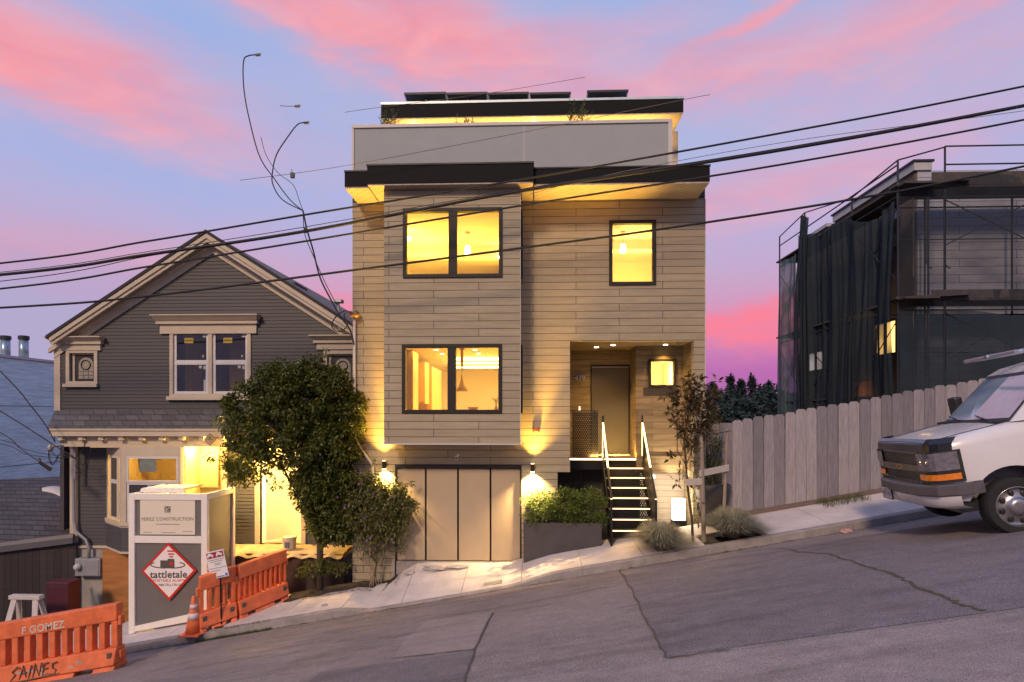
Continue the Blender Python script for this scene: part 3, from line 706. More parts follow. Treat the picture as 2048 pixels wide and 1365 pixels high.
lamp('upper_light', 'POINT', (X_(840, 1.5), 1.7, zc2 - .75), 150, YEL, house, .25)
lamp('upper_light', 'POINT', (X_(960, 1.5), 2.6, zc2 - 1.3), 150, YEL, house, .25)
lamp('upper_light', 'POINT', (X_(1275, 1.5), 1.9, zc2 - 1.2), 170, (1, .60, .13), house, .25)
lamp('hall_light', 'POINT', (X_(1325, 2), 2.0, zl + 2.0), 75, (1, .60, .17), house, .2)
# cove strips, downlights of the kitchen
for py, Y, h in ((760, 3.6, .09), (788, 5.2, .10)):
    z = zc1 - .015 - (.10 if Y > 4 else 0); bx('cove_strip', M_led, house, X_(905, Y), nx0 - .12, Y, Y + .5, z - .02, z + .004)
for px, Y in ((844, .1), (862, .9), (872, 1.7), (884, 2.6), (942, .9), (950, 1.7), (957, 2.6)):
    MB().lathe((X_(px, Y), Y, zc1 - .004), [(.05, -.004), (.05, .003)], 14).build('ceiling_spot', M_spotg, house)
M_cab = mat('cabinet_oak', (.52, .33, .17), .5, var=.1, stretch=(6, 6, 1))
t = thing('kitchen_cabinet', 'tall timber kitchen cupboard at the left behind the lower bay window', 'cabinet', (XL + .7, 1.2, z1f), group=None)
bx('carcass', M_cab, t, XL + .26, X_(826, .6), .6, 1.2, z1f, zc1 - .12); bx('door_panel', M_cab, t, XL + .3, X_(826, .6) - .02, .575, .598, z1f + .05, zc1 - .5)
t = thing('kitchen_cabinet', 'wide timber wall cupboard hanging beyond the tall one in the lit kitchen', 'cabinet', (X_(855, 2.2), 2.4, z1f))
bx('carcass', M_cab, t, XL + .26, X_(850, 2.2), 2.2, 2.8, z1f + 1.35, zc1 - .25); bx('door_panel', M_cab, t, X_(832, 2.2), X_(849, 2.2), 2.17, 2.198, z1f + 1.4, zc1 - .3)
t = thing('kitchen_cabinet', 'tall narrow cupboard block farthest back in the lit kitchen', 'cabinet', (X_(868, 3), 3.2, z1f))
bx('carcass', M_cab, t, XL + .26, X_(864, 3), 3.0, 4.6, z1f, zc1 - .3); bx('door_panel', M_cab, t, X_(853, 3), X_(863, 3), 2.97, 2.998, z1f + .1, zc1 - .4)
# pendants
M_shade = mat('pendant_shade', (.55, .34, .13), .5)
Y = .5; x = X_(924, Y)
t = thing('pendant_lamp', 'cone shaped pendant lamp under an inverted cone canopy in the lower bay window', 'lamp', (x, Y, Z_(924, 783, Y)))
zA = Z_(924, 783, Y); zB = Z_(924, 752, Y); zC_ = Z_(924, 739, Y); 
MB().lathe((x, Y, 0), [(.142, zA), (.10, zA + .10), (.05, zA + .20), (.035, zA + .24), (.02, zB + .02), (.012, zB + .022)], 24).build('shade', M_shade, t, smooth=True)
MB().tube([(x, Y, zB), (x, Y, zC_)], .004, 6).build('cord', M_steel, t)
MB().lathe((x, Y, 0), [(.006, zC_), (.02, zC_ + .02), (.07, zc1 - .001)], 20).build('canopy', M_shade, t, smooth=True)
MB().lathe((x, Y, 0), [(.04, zA + .03), (.045, zA + .06), (.02, zA + .11)], 12).build('bulb', M_bulb, t)
for px, py, Y, lab in ((935, 500, 1.2, 'small glowing glass pendant lamp hanging in the upper bay window'), (1246, 497, 1.3, 'small glowing pendant lamp hanging in the single upper right window')):
    x = X_(px, Y); z = Z_(px, py, Y)
    t = thing('pendant_lamp', lab, 'lamp', (x, Y, z))
    MB().lathe((x, Y, z), [(.05, -.11), (.075, -.10), (.06, .09), (.03, .10)], 18).build('shade', glow('pendant_glass', (1, .9, .62), 5), t, smooth=True)
    MB().tube([(x, Y, z + .10), (x, Y, zc2 - .02)], .004, 6).build('cord', M_steel, t); MB().lathe((x, Y, zc2), [(.06, -.03), (.065, -.002)], 16).build('canopy', M_shade, t)
for px, py, Y in ((818, 478, 1.0), (1000, 515, 2.2)):
    x = X_(px, Y); MB().blob((x, Y, Z_(px, py, Y)), (.05, .05, .05), 1, 0).build('room_bulb', M_bulb, house, smooth=True)
# small things on the kitchen counter sill
M_clay = mat('vase_clay', (.5, .22, .1), .6); z = W2[2] + .075
bx('counter', M_inner, house, X_(815, -.4), X_(1000, -.4), -.6, .1, z1f + .9, z - .03)
Y = -.3; x = X_(992, Y)
t = thing('vase', 'small clay vase of thin twigs on the counter behind the lower bay window', 'vase', (x, Y, z - .03))
MB().lathe((x, Y, z - .03), [(.03, 0), (.04, .03), (.035, .07), (.012, .12), (.016, .14)], 16).build('body', M_clay, t, smooth=True)
mb = MB(); q = random.Random(3)
for i in range(9): mb.tube([(x, Y, z + .1), (x + q.uniform(-.05, .05), Y, z + .18), (x + q.uniform(-.09, .07), Y + q.uniform(-.04, .04), z + q.uniform(.2, .28))], .003, 4)
mb.build('twigs', mat('twig', (.16, .10, .03), .8), t)
x = X_(946, Y); MBo = MB().lathe((x, Y, z - .03), [(.03, 0), (.10, .05), (.12, .085), (.11, .085), (.05, .02)], 20).build('bowl', M_clay, None, smooth=True, loc=(x, Y, z - .03)); tag(MBo, 'wide shallow clay bowl on the counter behind the lower bay window', 'bowl')
# -------- solar panels
M_pv = mat('solar_back', (.03, .04, .05), .35, .2, var=.2, scale=20); M_rail = mat('panel_rail', (.62, .68, .72), .35, .8, var=.05)
pv = [(808, 892), (892.5, 975), (975.5, 1058), (1059, 1142), (1174, 1257)]
names = ['leftmost solar panel on the penthouse roof, at the end of the row of four', 'second solar panel from the left in the row of four on the roof', 'third solar panel from the left in the row of four on the roof', 'fourth solar panel, last of the joined row of four before the gap', 'solar panel standing alone at the right beyond the gap on the roof']
ztop = ZT + .42
for (a, b), lab in zip(pv, names):
    x0, x1 = X_(a, YF + .3), X_(b, YF + .3); zt = Z_((a + b) / 2, 186.5 if a < 1150 else 182, YF + .3)
    t = thing('solar_panel', lab, 'solar panel', ((x0 + x1) / 2, YF + .8, ztop), group='solar panels on the penthouse roof')
    y0, y1, za, zb_ = YF + .3, YF + 1.7, zt, ztop + .06
    def pt(x, s, o=0): return (x, y0 + (y1 - y0) * s, za + (zb_ - za) * s + o)
    MB().hexa([pt(x0 + .03, .02, -.01), pt(x1 - .03, .02, -.01), pt(x1 - .03, .98, -.01), pt(x0 + .03, .98, -.01), pt(x0 + .03, .02, .02), pt(x1 - .03, .02, .02), pt(x1 - .03, .98, .02), pt(x0 + .03, .98, .02)]).build('cell_sheet', M_pv, t)
    f = MB()
    f.hexa([pt(x0, 0, -.03), pt(x1, 0, -.03), pt(x1, .02, -.03), pt(x0, .02, -.03), pt(x0, 0, .025), pt(x1, 0, .025), pt(x1, .02, .025), pt(x0, .02, .025)])
    f.build('frame', M_cap, t)
    r = MB()
    for x in (x0, x1 - .03): r.hexa([pt(x, .02, -.03), pt(x + .028, .02, -.03), pt(x + .028, 1, -.03), pt(x, 1, -.03), pt(x, .02, .022), pt(x + .028, .02, .022), pt(x + .028, 1, .022), pt(x, 1, .022)])
    for k in (1, 2, 3, 4, 5): xx = x0 + (x1 - x0) * k / 6; r.hexa([pt(xx, .3, -.014), pt(xx + .008, .3, -.014), pt(xx + .008, .9, -.014), pt(xx, .9, -.014), pt(xx, .3, -.011), pt(xx + .008, .3, -.011), pt(xx + .008, .9, -.011), pt(xx, .9, -.011)])
    r.box((x0 + x1) / 2 - .02, (x0 + x1) / 2 + .02, y0 + .15, y0 + .19, ztop, za - .08); r.build('rail', M_rail, t)
# ---------------------------------------------------------------- entrance steps
M_tread = mat('tread_steel', (.03, .028, .028), .5, .4, var=.2)
M_strip = glow('step_led', (1, .66, .36), 2.6)
M_rail_l = glow('handrail_led', (1, .72, .36), 3.2)
def perf_mat():
    m = bpy.data.materials.new('perforated_steel'); nt, N, L = nodes(m); b = N['Principled BSDF']
    b.inputs['Base Color'].default_value = (.025, .022, .02, 1); b.inputs['Metallic'].default_value = .5; b.inputs['Roughness'].default_value = .5
    geo = N.new('ShaderNodeNewGeometry'); sp = N.new('ShaderNodeSeparateXYZ'); L.new(geo.outputs['Position'], sp.inputs[0])
    def mth(op, a, bb=None):
        n = N.new('ShaderNodeMath'); n.operation = op
        for i, q in enumerate((a, bb)):
            if q is None: continue
            if isinstance(q, (int, float)): n.inputs[i].default_value = q
            else: L.new(q, n.inputs[i])
        return n.outputs[0]
    P_ = .052
    u = mth('DIVIDE', mth('ADD', mth('ADD', sp.outputs[0], sp.outputs[1]), 50), P_); v = mth('DIVIDE', mth('ADD', sp.outputs[2], 50), P_ * .866)
    row = mth('MODULO', mth('FLOOR', v), 2)
    fu = mth('SUBTRACT', mth('FRACT', mth('ADD', u, mth('MULTIPLY', row, .5))), .5); fv = mth('MULTIPLY', mth('SUBTRACT', mth('FRACT', v), .5), .866)
    r2 = mth('ADD', mth('MULTIPLY', fu, fu), mth('MULTIPLY', fv, fv)); hole = mth('LESS_THAN', r2, .30 ** 2)
    t = N.new('ShaderNodeBsdfTransparent'); mx = N.new('ShaderNodeMixShader'); L.new(hole, mx.inputs[0]); L.new(b.outputs[0], mx.inputs[1]); L.new(t.outputs[0], mx.inputs[2])
    L.new(mx.outputs[0], N['Material Output'].inputs[0]); return m
M_perf = perf_mat()
sx0, sx1 = X_(1206.5, YL), X_(1283, YL)
st = thing('entry_steps', 'dark steel entrance steps with glowing nosings and lit perforated side rails', 'steps', ((sx0 + sx1) / 2, YL - .7, plane(sx0)))
NR = 8; rise, go = .2, .194
for i in range(1, NR):
    z = zl - i * rise; y = YL - .036 - i * go
    tr = MB().box(sx0 + .01, sx1 - .01, y, y + go + .04, z - .035, z).build('tread', M_tread, st)
    MB().box(sx0 + .01, sx1 - .01, y - .012, y - .002, z - .024, z - .002).build('nosing', M_strip, tr)
    MB().box(sx0 + .012, sx1 - .012, y + go - .002, y + go + .002, z - .0, z + rise - .036).build('riser', M_perf, tr)
yb = YL - .036 - NR * go; zbm = zl - NR * rise
for x in (sx0 - .03, sx1 - .006):
    s = MB(); s.prism([(x, YL - .04, zl - .28), (x, YL - .04, zl), (x, yb + .02, zbm + .17), (x, yb + .02, zbm - .2), (x, yb + .35, zbm - .2)], (.03, 0, 0)); s.build('stringer', M_steel, st)
    a, b = Vector((x + .015, YL - .06, zl + .80)), Vector((x + .015, yb + .05, zbm + .88))
    p = MB(); p.prism([(x + .012, YL - .06, zl + .78), (x + .012, YL - .06, zl + .02), (x + .012, yb + .05, zbm + .18), (x + .012, yb + .05, zbm + .86)], (.004, 0, 0)); p.build('side_panel', M_perf, st)
    h = MB().prism([(x - .008, a.y, a.z), (x + .038, a.y, a.z), (x + .038, b.y, b.z), (x - .008, b.y, b.z)], (0, 0, .02)).build('handrail', M_tread, st)
    MB().prism([(x - .006, a.y - .004, a.z - .012), (x + .036, a.y - .004, a.z - .012), (x + .036, b.y, b.z - .012), (x - .006, b.y, b.z - .012)], (0, 0, .010)).build('led_strip', M_rail_l, st)
    c_ = a.lerp(b, .62); MB().prism([(x - .004, a.y, a.z + .021), (x + .034, a.y, a.z + .021), (x + .034, c_.y, c_.z + .021), (x - .004, c_.y, c_.z + .021)], (0, 0, .012)).build('led_strip', M_rail_l, st)
    MB().prism([(x - .004, b.y - .03, b.z - .02), (x + .034, b.y - .03, b.z - .02), (x + .034, b.y - .03, zbm - .1), (x - .004, b.y - .03, zbm - .1)], (0, .03, 0)).build('newel_post', M_tread, st)
    MB().box(x - .004, x + .034, a.y, a.y + .03, zl - .02, zl + 1.0).build('newel_post', M_tread, st)
    MB().box(x, x + .03, a.y - .008, a.y - .002, zl + .02, zl + .80).build('led_strip', M_rail_l, st)
l = lamp('rail_glow', 'AREA', ((sx0 + sx1) / 2, YL - .7, zl + .15), 26, WARM, st, .8, aim=(0, -.4, -1), sizey=.9)
# landing guard
gx_a, gx_b = X_(1145, YL - .02), X_(1196, YL - .02)
gd = thing('landing_guard', 'square perforated dark metal guard panel at the left edge of the landing', 'railing', ((gx_a + gx_b) / 2, YL, zl))
zt_ = Z_(1170, 823, YL)
bx('perforated_panel', M_perf, gd, gx_a + .02, gx_b - .02, YL + .0, YL + .004, zl + .02, zt_ - .02)
mb = MB(); mb.box(gx_a, gx_a + .02, YL - .012, YL + .016, zl, zt_); mb.box(gx_b - .02, gx_b, YL - .012, YL + .016, zl, zt_ - .001); mb.box(nx0 + .004, gx_b, YL - .012, YL + .016, zt_ + .001, zt_ + .02); mb.build('rail_frame', M_tread, gd)
# ---------------------------------------------------------------- planter trough with shrubs
M_trough = mat('planter_steel', (.075, .068, .07), .6, .2, var=.2, scale=3)
tx0, tx1 = X_(1047, -.36), X_(1203, -.36)
ztp = Z_(1120, 1046, -.36)
t = thing('planter_trough', 'long dark grey planter trough on the pavement between garage door and steps', 'planter', ((tx0 + tx1) / 2, -.28, plane(tx0)))
mb = MB()
for (a, b, c, d) in ((tx0, tx1, -.40, -.36), (tx0, tx1, -.06, -.02), (tx0, tx0 + .04, -.358, -.062), (tx1 - .04, tx1, -.358, -.062)):
    mb.hexa([(a, c, walk_z(a, 0) - .08), (b, c, walk_z(b, 0) - .08), (b, d, walk_z(b, 0) - .08), (a, d, walk_z(a, 0) - .08), (a, c, ztp), (b, c, ztp), (b, d, ztp), (a, d, ztp)])
mb.build('trough', M_trough, t)
bx('soil', M_soil, t, tx0 + .042, tx1 - .042, -.356, -.064, ztp - .1, ztp - .04)
# ---------------------------------------------------------------- foliage tools
def in_poly(x, y, poly):
    c = False; j = len(poly) - 1
    for i in range(len(poly)):
        xi, yi = poly[i]; xj, yj = poly[j]
        if (yi > y) != (yj > y) and x < (xj - xi) * (y - yi) / (yj - yi) + xi: c = not c
        j = i
    return c
def clump(mb, c, r, n, L, W, q, droop=.3, out=.8, flat=.0):
    """leaves of one clump: denser at its shell, pointing outward and a little down"""
    for _ in range(n):
        d = Vector((q.gauss(0, 1), q.gauss(0, 1), q.gauss(0, 1)))
        if d.length < 1e-3: continue
        d.normalize(); p = Vector(c) + Vector((d.x * r[0], d.y * r[1], d.z * r[2])) * (q.random() ** .45)
        v = d * out + Vector((q.gauss(0, .6), q.gauss(0, .6), q.gauss(0, .6) - droop))
        nn = Vector((q.gauss(0, .6), q.gauss(0, .6), 1 - flat))
        k = q.uniform(.65, 1.25); mb.leaf(p, v, nn, L * k, W * k, .2)
def limb(mb, a, b, r0, r1, q, n=5, wob=.06, sides=7):
    a, b = Vector(a), Vector(b); L = (b - a).length; pts = []; rr = []
    for i in range(n + 1):
        t = i / n; e = 0 if i in (0,) else wob * L
        pts.append(a.lerp(b, t) + Vector((q.gauss(0, e), q.gauss(0, e), q.gauss(0, e * .5)))); rr.append(r0 + (r1 - r0) * t)
    mb.tube(pts, rr, sides); return pts
M_bark = mat('bark', (.085, .06, .042), .9, var=.35, scale=10, bump=.6, bscale=30, stretch=(1, 1, .25))
M_box = leaf_mat('shrub_leaf', (.075, .12, .022), (.17, .22, .04), .3)
for i, (px, Y, w, labs) in enumerate(((1083, -.22, .40, 'round leafy green shrub at the garage end of the planter trough'), (1132, -.21, .38, 'round leafy green shrub in the middle of the planter trough'), (1176, -.23, .36, 'round leafy green shrub at the steps end of the planter trough'))):
    q = random.Random(20 + i); x = X_(px, Y); zt = Z_(px, 975 if i != 1 else 971, Y); zc = (ztp + zt) / 2
    s = thing('green_shrub', labs, 'shrub', (x, Y, ztp - .05), group='shrubs in the planter trough')
    mb = MB()
    for k in range(64):
        a = q.uniform(0, 6.28); rr = math.sqrt(q.random()); cx, cyy = x + math.cos(a) * w * rr * (1.0), Y + math.sin(a) * .24 * rr
        top = zt - .05 - .22 * rr ** 2 + q.uniform(-.05, .07); cz = ztp - .06 + (top - ztp + .06) * q.random() ** .75
        clump(mb, (cx, cyy, cz), (.10, .10, .10), 46, .05, .026, q, -.25, .7)
    mb.build('foliage', M_box, s)
    mb = MB()
    for k in range(6): limb(mb, (x + q.uniform(-.06, .06), Y + q.uniform(-.04, .04), ztp - .05), (x + q.uniform(-w, w) * .7, Y + q.uniform(-.15, .15), zc + .1), .012, .004, q)
    mb.build('stem', M_bark, s)
# ---------------------------------------------------------------- big street shrub in front of the old house
M_leafA = leaf_mat('tree_leaf', (.048, .072, .012), (.155, .165, .026), .35, .36)
def px_tree(name, label, cat, base, Y, poly, nclump, per, cr, L, W, m, seed, depth, trunk=None, lobes=None, droop=.3, group=None, thin=0, limbs=10, r0=.07, flower=None):
    q = random.Random(seed); b = Vector(base)
    t = thing(name, label, cat, b, group=group)
    xs_ = [p[0] for p in poly]; ys_ = [p[1] for p in poly]
    # outline goes to metres at the tree's own distance; its depth follows its width
    cxp = sum(xs_) / len(xs_); mb = MB(); cs = []
    while len(cs) < nclump:
        px, py = q.uniform(min(xs_), max(xs_)), q.uniform(min(ys_), max(ys_))
        if not in_poly(px, py, poly): continue
        row = [x for x in range(int(min(xs_)), int(max(xs_)), 6) if in_poly(x, py, poly)]
        mid = sum(row) / len(row); half = max(8, (max(row) - min(row)) / 2); e = min(1, abs(px - mid) / half)
        dy = depth * math.sqrt(max(.05, 1 - e * e)) * min(1, half / 90)
        y = Y + q.uniform(-1, 1) * dy
        rag = q.random() < .30
        p = P(min(max(xs_) - 14, px + (q.gauss(0, 17) if rag else 0)), py + (q.gauss(0, 17) if rag else 0), y); cs.append(p)
        if thin and q.random() < thin: continue
        k = q.uniform(.35, .7) if rag else q.uniform(.6, 1.2)
        clump(mb, p, (cr * k, cr * k, cr * k * .8), int(per * k * (.6 if rag else 1)), L, W, q, droop)
    mb.build('foliage', m, t)
    mb = MB(); tr = trunk or [b, b + Vector((0, 0, 1))]
    pts = [Vector(p) for p in tr]
    mb.tube(pts, [r0 * (1 - .5 * i / max(1, len(pts) - 1)) for i in range(len(pts))], 9)
    for i in range(limbs):
        a = pts[q.randrange(len(pts) // 2, len(pts))]; e = cs[q.randrange(len(cs))]
        limb(mb, a, e, r0 * .38, .006, q, 6, .05, 6)
    mb.build('trunk', M_bark, t, smooth=True)
    return t, cs
polyA = [(456, 800), (470, 770), (508, 758), (530, 738), (575, 726), (620, 722), (668, 740), (690, 765), (712, 782), (728, 800), (724, 840), (712, 870), (716, 905), (704, 935), (690, 960), (702, 990), (700, 1030), (690, 1075), (655, 1085), (632, 1060), (622, 1020), (598, 1000), (580, 965), (560, 935), (520, 940), (492, 968), (462, 960), (452, 935), (470, 905), (446, 890), (452, 850)]
YT = -.15; bA = P(640, 1130, YT); bA.z = terrain(bA.x, YT)
px_tree('street_tree', 'big dense dark green leafy tree in front of the grey gabled house', 'tree', bA, YT, polyA, 580, 105, .20, .092, .048, M_leafA, 31, .62,
        trunk=[bA, P(640, 1090, YT), P(632, 1050, YT), P(622, 1000, YT), P(612, 940, YT), P(600, 880, YT)], limbs=22, r0=.075)
# ---------------------------------------------------------------- the old gabled house
YU, YB = 1.2, .88
M_clap = mat('clapboard_grey', (.064, .061, .064), .6, var=.10, scale=3, stretch=(.4, 1, 4))
M_cream = mat('cream_paint', (.55, .47, .355), .55, var=.07, scale=3)
M_shing = plank_mat('roof_shingles', (.115, .105, .10), row=.13, length=.3, gap=.012, nails=False, var=.18)
M_roofe = mat('roof_edge', (.035, .03, .032), .8, var=.2)
M_dglass = glass('dark_house_glass', (.75, .78, .8), .09, .03)
M_vinyl = mat('vinyl_white', (.66, .64, .62), .4, var=.03)
xa, za = X_(412, YB), Z_(412, 466, YB)
xl, zl_ = X_(98, YB), Z_(98, 674, YB)
m = (za - zl_) / (xa - xl); xr = 2 * xa - xl
XW0, XW1 = X_(112, YU), min(X_(712, YU), XL - .03)
oh = thing('gabled_house', 'old grey clapboard house with cream trim and a steep front gable, under renovation', 'house', (xa, YU, plane(xa) - .3))
def rz(x, off=0): return za - m * abs(x - xa) - off
zsk = Z_(300, 822, YU)                                   # top of the skirt roof
zpe = Z_(300, 893, YU)                                   # porch head
zdk = .12                                                # porch deck
def clap(mb, Y, z0, z1, segs, pitch=.085, lip=.016, y_of=None):
    n = int((z1 - z0) / pitch + .999)
    for i in range(n):
        a, b = z0 + i * pitch, min(z1, z0 + (i + 1) * pitch)
        for x0, x1 in segs((a + b) / 2, a, b):
            if x1 - x0 < .02: continue
            mb.poly((x0, Y - lip, a), (x1, Y - lip, a), (x1, Y - .002, b), (x0, Y - .002, b))
            mb.poly((x0, Y - .002, a), (x1, Y - .002, a), (x1, Y - lip, a), (x0, Y - lip, a))
    return mb
def cut(a, b, hs, z):
    out = [(a, b)]
    for h0, h1, hz0, hz1 in hs:
        if hz0 < z < hz1:
            nn = []
            for s0, s1 in out:
                if h0 > s0: nn.append((s0, min(s1, h0)))
                if h1 < s1: nn.append((max(s0, h1), s1))
            out = [s for s in nn if s[1] > s[0]]
    return out
wc = (X_(341, YU), X_(503, YU), Z_(420, 800, YU), Z_(420, 655, YU))
wl = (X_(134, YU), X_(197, YU), Z_(165, 770, YU), Z_(165, 700, YU)); wr = (X_(648, YU), X_(714, YU), Z_(165, 775, YU), Z_(165, 704, YU))
hs = [wc, wl, wr]
mb = MB()
mb.poly((XW0, YU, zsk - .3), (XW1, YU, zsk - .3), (XW1, YU, rz(XW1, .1)), (xa, YU, za - .1), (XW0, YU, rz(XW0, .1)))
mb = MB(); e = .03
for (x0, x1, z0, z1) in [(XW0, wl[0] + .1, zsk - .3, 0), (wl[1] - .1, wc[0] + .1, zsk - .3, 0), (wc[1] - .1, wr[0] + .1, zsk - .3, 0)]:
    pts = [(x0, YU, z0), (x1, YU, z0), (x1, YU, rz(x1, .12))] + ([(xa, YU, za - .12)] if x0 < xa < x1 else []) + [(x0, YU, rz(x0, .12))]
    mb.prism(pts, (0, .12, 0))
for w in hs:
    x0, x1 = w[0] + .1, min(w[1] - .1, XW1)
    mb.prism([(x0, YU + .001, zsk - .3), (x1, YU + .001, zsk - .3), (x1, YU + .001, w[2] + .05), (x0, YU + .001, w[2] + .05)], (0, .12, 0))
    if w is wc: mb.prism([(x0, YU + .001, w[3] - .05), (x1, YU + .001, w[3] - .05), (x1, YU + .001, rz(x1, .12)), (xa, YU + .001, za - .12), (x0, YU + .001, rz(x0, .12))], (0, .12, 0))
    else: mb.prism([(x0, YU + .001, w[3] - .05), (x1, YU + .001, w[3] - .05), (x1, YU + .001, rz(x1, .12)), (x0, YU + .001, rz(x0, .12))], (0, .12, 0))
clap(mb, YU, zsk - .02, za - .2, lambda z, a, b: [s for s in cut(max(XW0, xa - (za - .1 - b) / m), min(XW1, xa + (za - .1 - b) / m), [(w[0] + .03, w[1] - .03, w[2] + .03, w[3] - .03) for w in hs], z)])
# side and back
mb.prism([(XW0, YU + .121, -2.2), (XW0, 10, -2.2), (XW0, 10, rz(XW0, .12)), (XW0, YU + .121, rz(XW0, .12))], (.1, 0, 0))
mb.prism([(XW1 - .1, YU + .121, -1), (XW1 - .1, 10, -1), (XW1 - .1, 10, rz(XW1, .12)), (XW1 - .1, YU + .121, rz(XW1, .12))], (.1, 0, 0))
mb.build('wall', M_clap, oh)
# main roof
mb = MB()
for s in (-1, 1):
    xe = xl - .05 if s < 0 else xr + .05
    pts = [(xa, YB, za), (xe, YB, rz(xe)), (xe, YB, rz(xe) + .05), (xa, YB, za + .05)]
    mb.prism(pts, (0, 10.3 - YB, 0))
ro = mb.build('roof', M_shing, oh)
mb = MB()
for s in (-1, 1):
    xe = xl - .07 if s < 0 else xr + .07
    mb.prism([(xa, YB - .025, za + .0), (xe, YB - .025, rz(xe)), (xe, YB - .025, rz(xe) + .075), (xa, YB - .025, za + .075)], (0, .04, 0))
mb.build('roof_edge', M_roofe, ro)
def rake(y0, y1, o0, o1, name, xe_l, xe_r, mt=M_cream):
    mb = MB()
    for s in (-1, 1):
        xe = xe_l if s < 0 else xe_r
        mb.prism([(xa, y0, za - o0), (xe, y0, rz(xe, o0)), (xe, y0, rz(xe, o1)), (xa, y0, za - o1)], (0, y1 - y0, 0))
    return mb.build(name, mt, oh)
rake(YB, YB + .05, .004, .12, 'barge_board', xl, xr); rake(YB + .035, YB + .09, .122, .21, 'barge_board', xl + .05, xr - .05)
rake(YB + .05, YU, .004, .03, 'rake_soffit', xl + .02, xr - .02); rake(YU - .045, YU - .004, .215, .41, 'frieze_board', XW0 - .02, XW1)
rake(YU - .12, YU - .046, .125, .24, 'frieze_board', XW0 - .1, XW1)
# gable-end returns, corner boards
def cornice(x0, x1, ztop, h1, h2, y, name='cornice', proj=.22):
    mb = MB()
    mb.hexa([(x0 + .07, y - proj * .55, ztop - h1), (x1 - .07, y - proj * .55, ztop - h1), (x1 - .07, y, ztop - h1), (x0 + .07, y, ztop - h1), (x0, y - proj, ztop - .03), (x1, y - proj, ztop - .03), (x1, y, ztop - .03), (x0, y, ztop - .03)])
    mb.box(x0 - .01, x1 + .01, y - proj - .012, y, ztop - .028, ztop); mb.box(x0 + .055, x1 - .055, y - proj * .5, y, ztop - h1 - .07, ztop - h1 - .001)
    mb.box(x0 + .12, x1 - .10, y - .06, y, ztop - h1 - h2, ztop - h1 - .071); return mb.build(name, M_cream, oh)
cornice(X_(103, YU), X_(212, YU), Z_(150, 675, YU), .11, .22, YU)
cornice(X_(625, YU), XL - .02, Z_(150, 675, YU), .11, .22, YU)
cornice(X_(313, YU), X_(523, YU), Z_(420, 632, YU), .14, .30, YU, 'window_cornice', .24)
mb = MB(); mb.box(XW0 - .02, XW0 + .13, YU - .035, YU + .12, zsk - .1, Z_(112, 700, YU)); mb.build('corner_board', M_cream, oh)
# upper windows
def sash_window(x0, x1, z0, z1, y, n=1, name='window', wcas=.085, sticker=False, glz=M_dglass, parent=None, frame=M_vinyl):
    parent = parent or oh
    c = MB(); frame_bars(c, x0, x1, z0, z1, y - .045, y + .10, wcas)
    mids = [x0 + (x1 - x0) * i / n for i in range(1, n)]
    for q in mids: c.box(q - wcas * .55, q + wcas * .55, y - .043, y + .1, z0 + wcas, z1 - wcas)
    o = c.build(name, M_cream, parent, bevel=.004)
    c = MB(); c.box(x0 - .05, x1 + .05, y - .10, y - .047, z0 - .07, z0 + .02); c.build('sill', M_cream, o, bevel=.005)
    edges = [x0 + wcas] + [v for q in mids for v in (q - wcas * .55, q + wcas * .55)] + [x1 - wcas]
    for i in range(n):
        a, b = edges[2 * i], edges[2 * i + 1]; zm = (z0 + z1) / 2 + .02
        f = MB(); frame_bars(f, a + .012, b - .012, zm - .02, z1 - wcas, y + .0, y + .035, .055); frame_bars(f, a + .03, b - .005, z0 + wcas, zm - .022, y - .03, y + .005, .06)
        f.box(a, a + .01, y - .01, y + .05, z0 + wcas, z1 - wcas); f.box(b - .01 + .005, b + .002, y + .006, y + .05, z0 + wcas, z1 - wcas)
        f.build('sash', frame, o, bevel=.004)
        g = MB(); g.box(a + .06, b - .06, y + .016, y + .020, zm + .03, z1 - wcas - .05); g.box(a + .085, b - .06, y - .014, y - .010, z0 + wcas + .055, zm - .08); g.build('pane', glz, o)
        if sticker:
            s = MB(); xm = a + (b - a) * .42; s.box(xm - .11, xm + .11, y + .010, y + .014, z1 - wcas - .30, z1 - wcas - .17); s.build('sticker', mat('sticker_yellow', (.42, .30, .04), .6), o)
            s = MB(); s.box(xm - .095, xm + .095, y + .007, y + .009, z1 - wcas - .245, z1 - wcas - .225); s.build('sticker_line', mat('sticker_ink', (.05, .04, .02), .6), o)
            s = MB(); s.box(b - .16, b - .08, y + .010, y + .014, z1 - wcas - .16, z1 - wcas - .07); s.box(b - .17, b - .14, y + .010, y + .014, zm + .10, zm + .16); s.box(b - .24, b - .17, y - .020, y - .016, zm - .17, zm - .10); s.box(b - .13, b - .075, y - .020, y - .016, zm - .19, zm - .11); s.box(b - .12, b - .075, y - .020, y - .016, z0 + wcas + .06, z0 + wcas + .34)
            s.build('paper_label', mat('label_paper', (.42, .44, .44), .7), o)
    return o
sash_window(*wc[:2], wc[2] + .06, wc[3], YU, 2, sticker=True)
bx('attic_room', mat('attic_wall', (.25, .18, .09), .9, var=.3, scale=2), oh, XW0 + .2, XW1 - .2, YU + 2.2, YU + 2.25, zsk - .4, rz(XW1 - .4))
bx('attic_floor', mat('attic_wall2', (.16, .13, .1), .9), oh, XW0 + .12, XW1 - .12, YU + .13, 9, zsk - .45, zsk - .4)
mb = MB(); xs_ = X_(455, YU + 1.4); mb.box(xs_, xs_ + .9, YU + 1.5, YU + 1.55, zsk - .4, wc[3] - .1); mb.box(xs_ - .9, xs_ - .85, YU + .9, YU + 1.9, zsk - .4, wc[3]); mb.build('bare_partition', mat('bare_board', (.36, .25, .11), .9, var=.2), oh)
lamp('attic_light', 'POINT', (X_(480, YU + .9), YU + .8, zsk + .1), 12, (1, .62, .25), oh, .2)
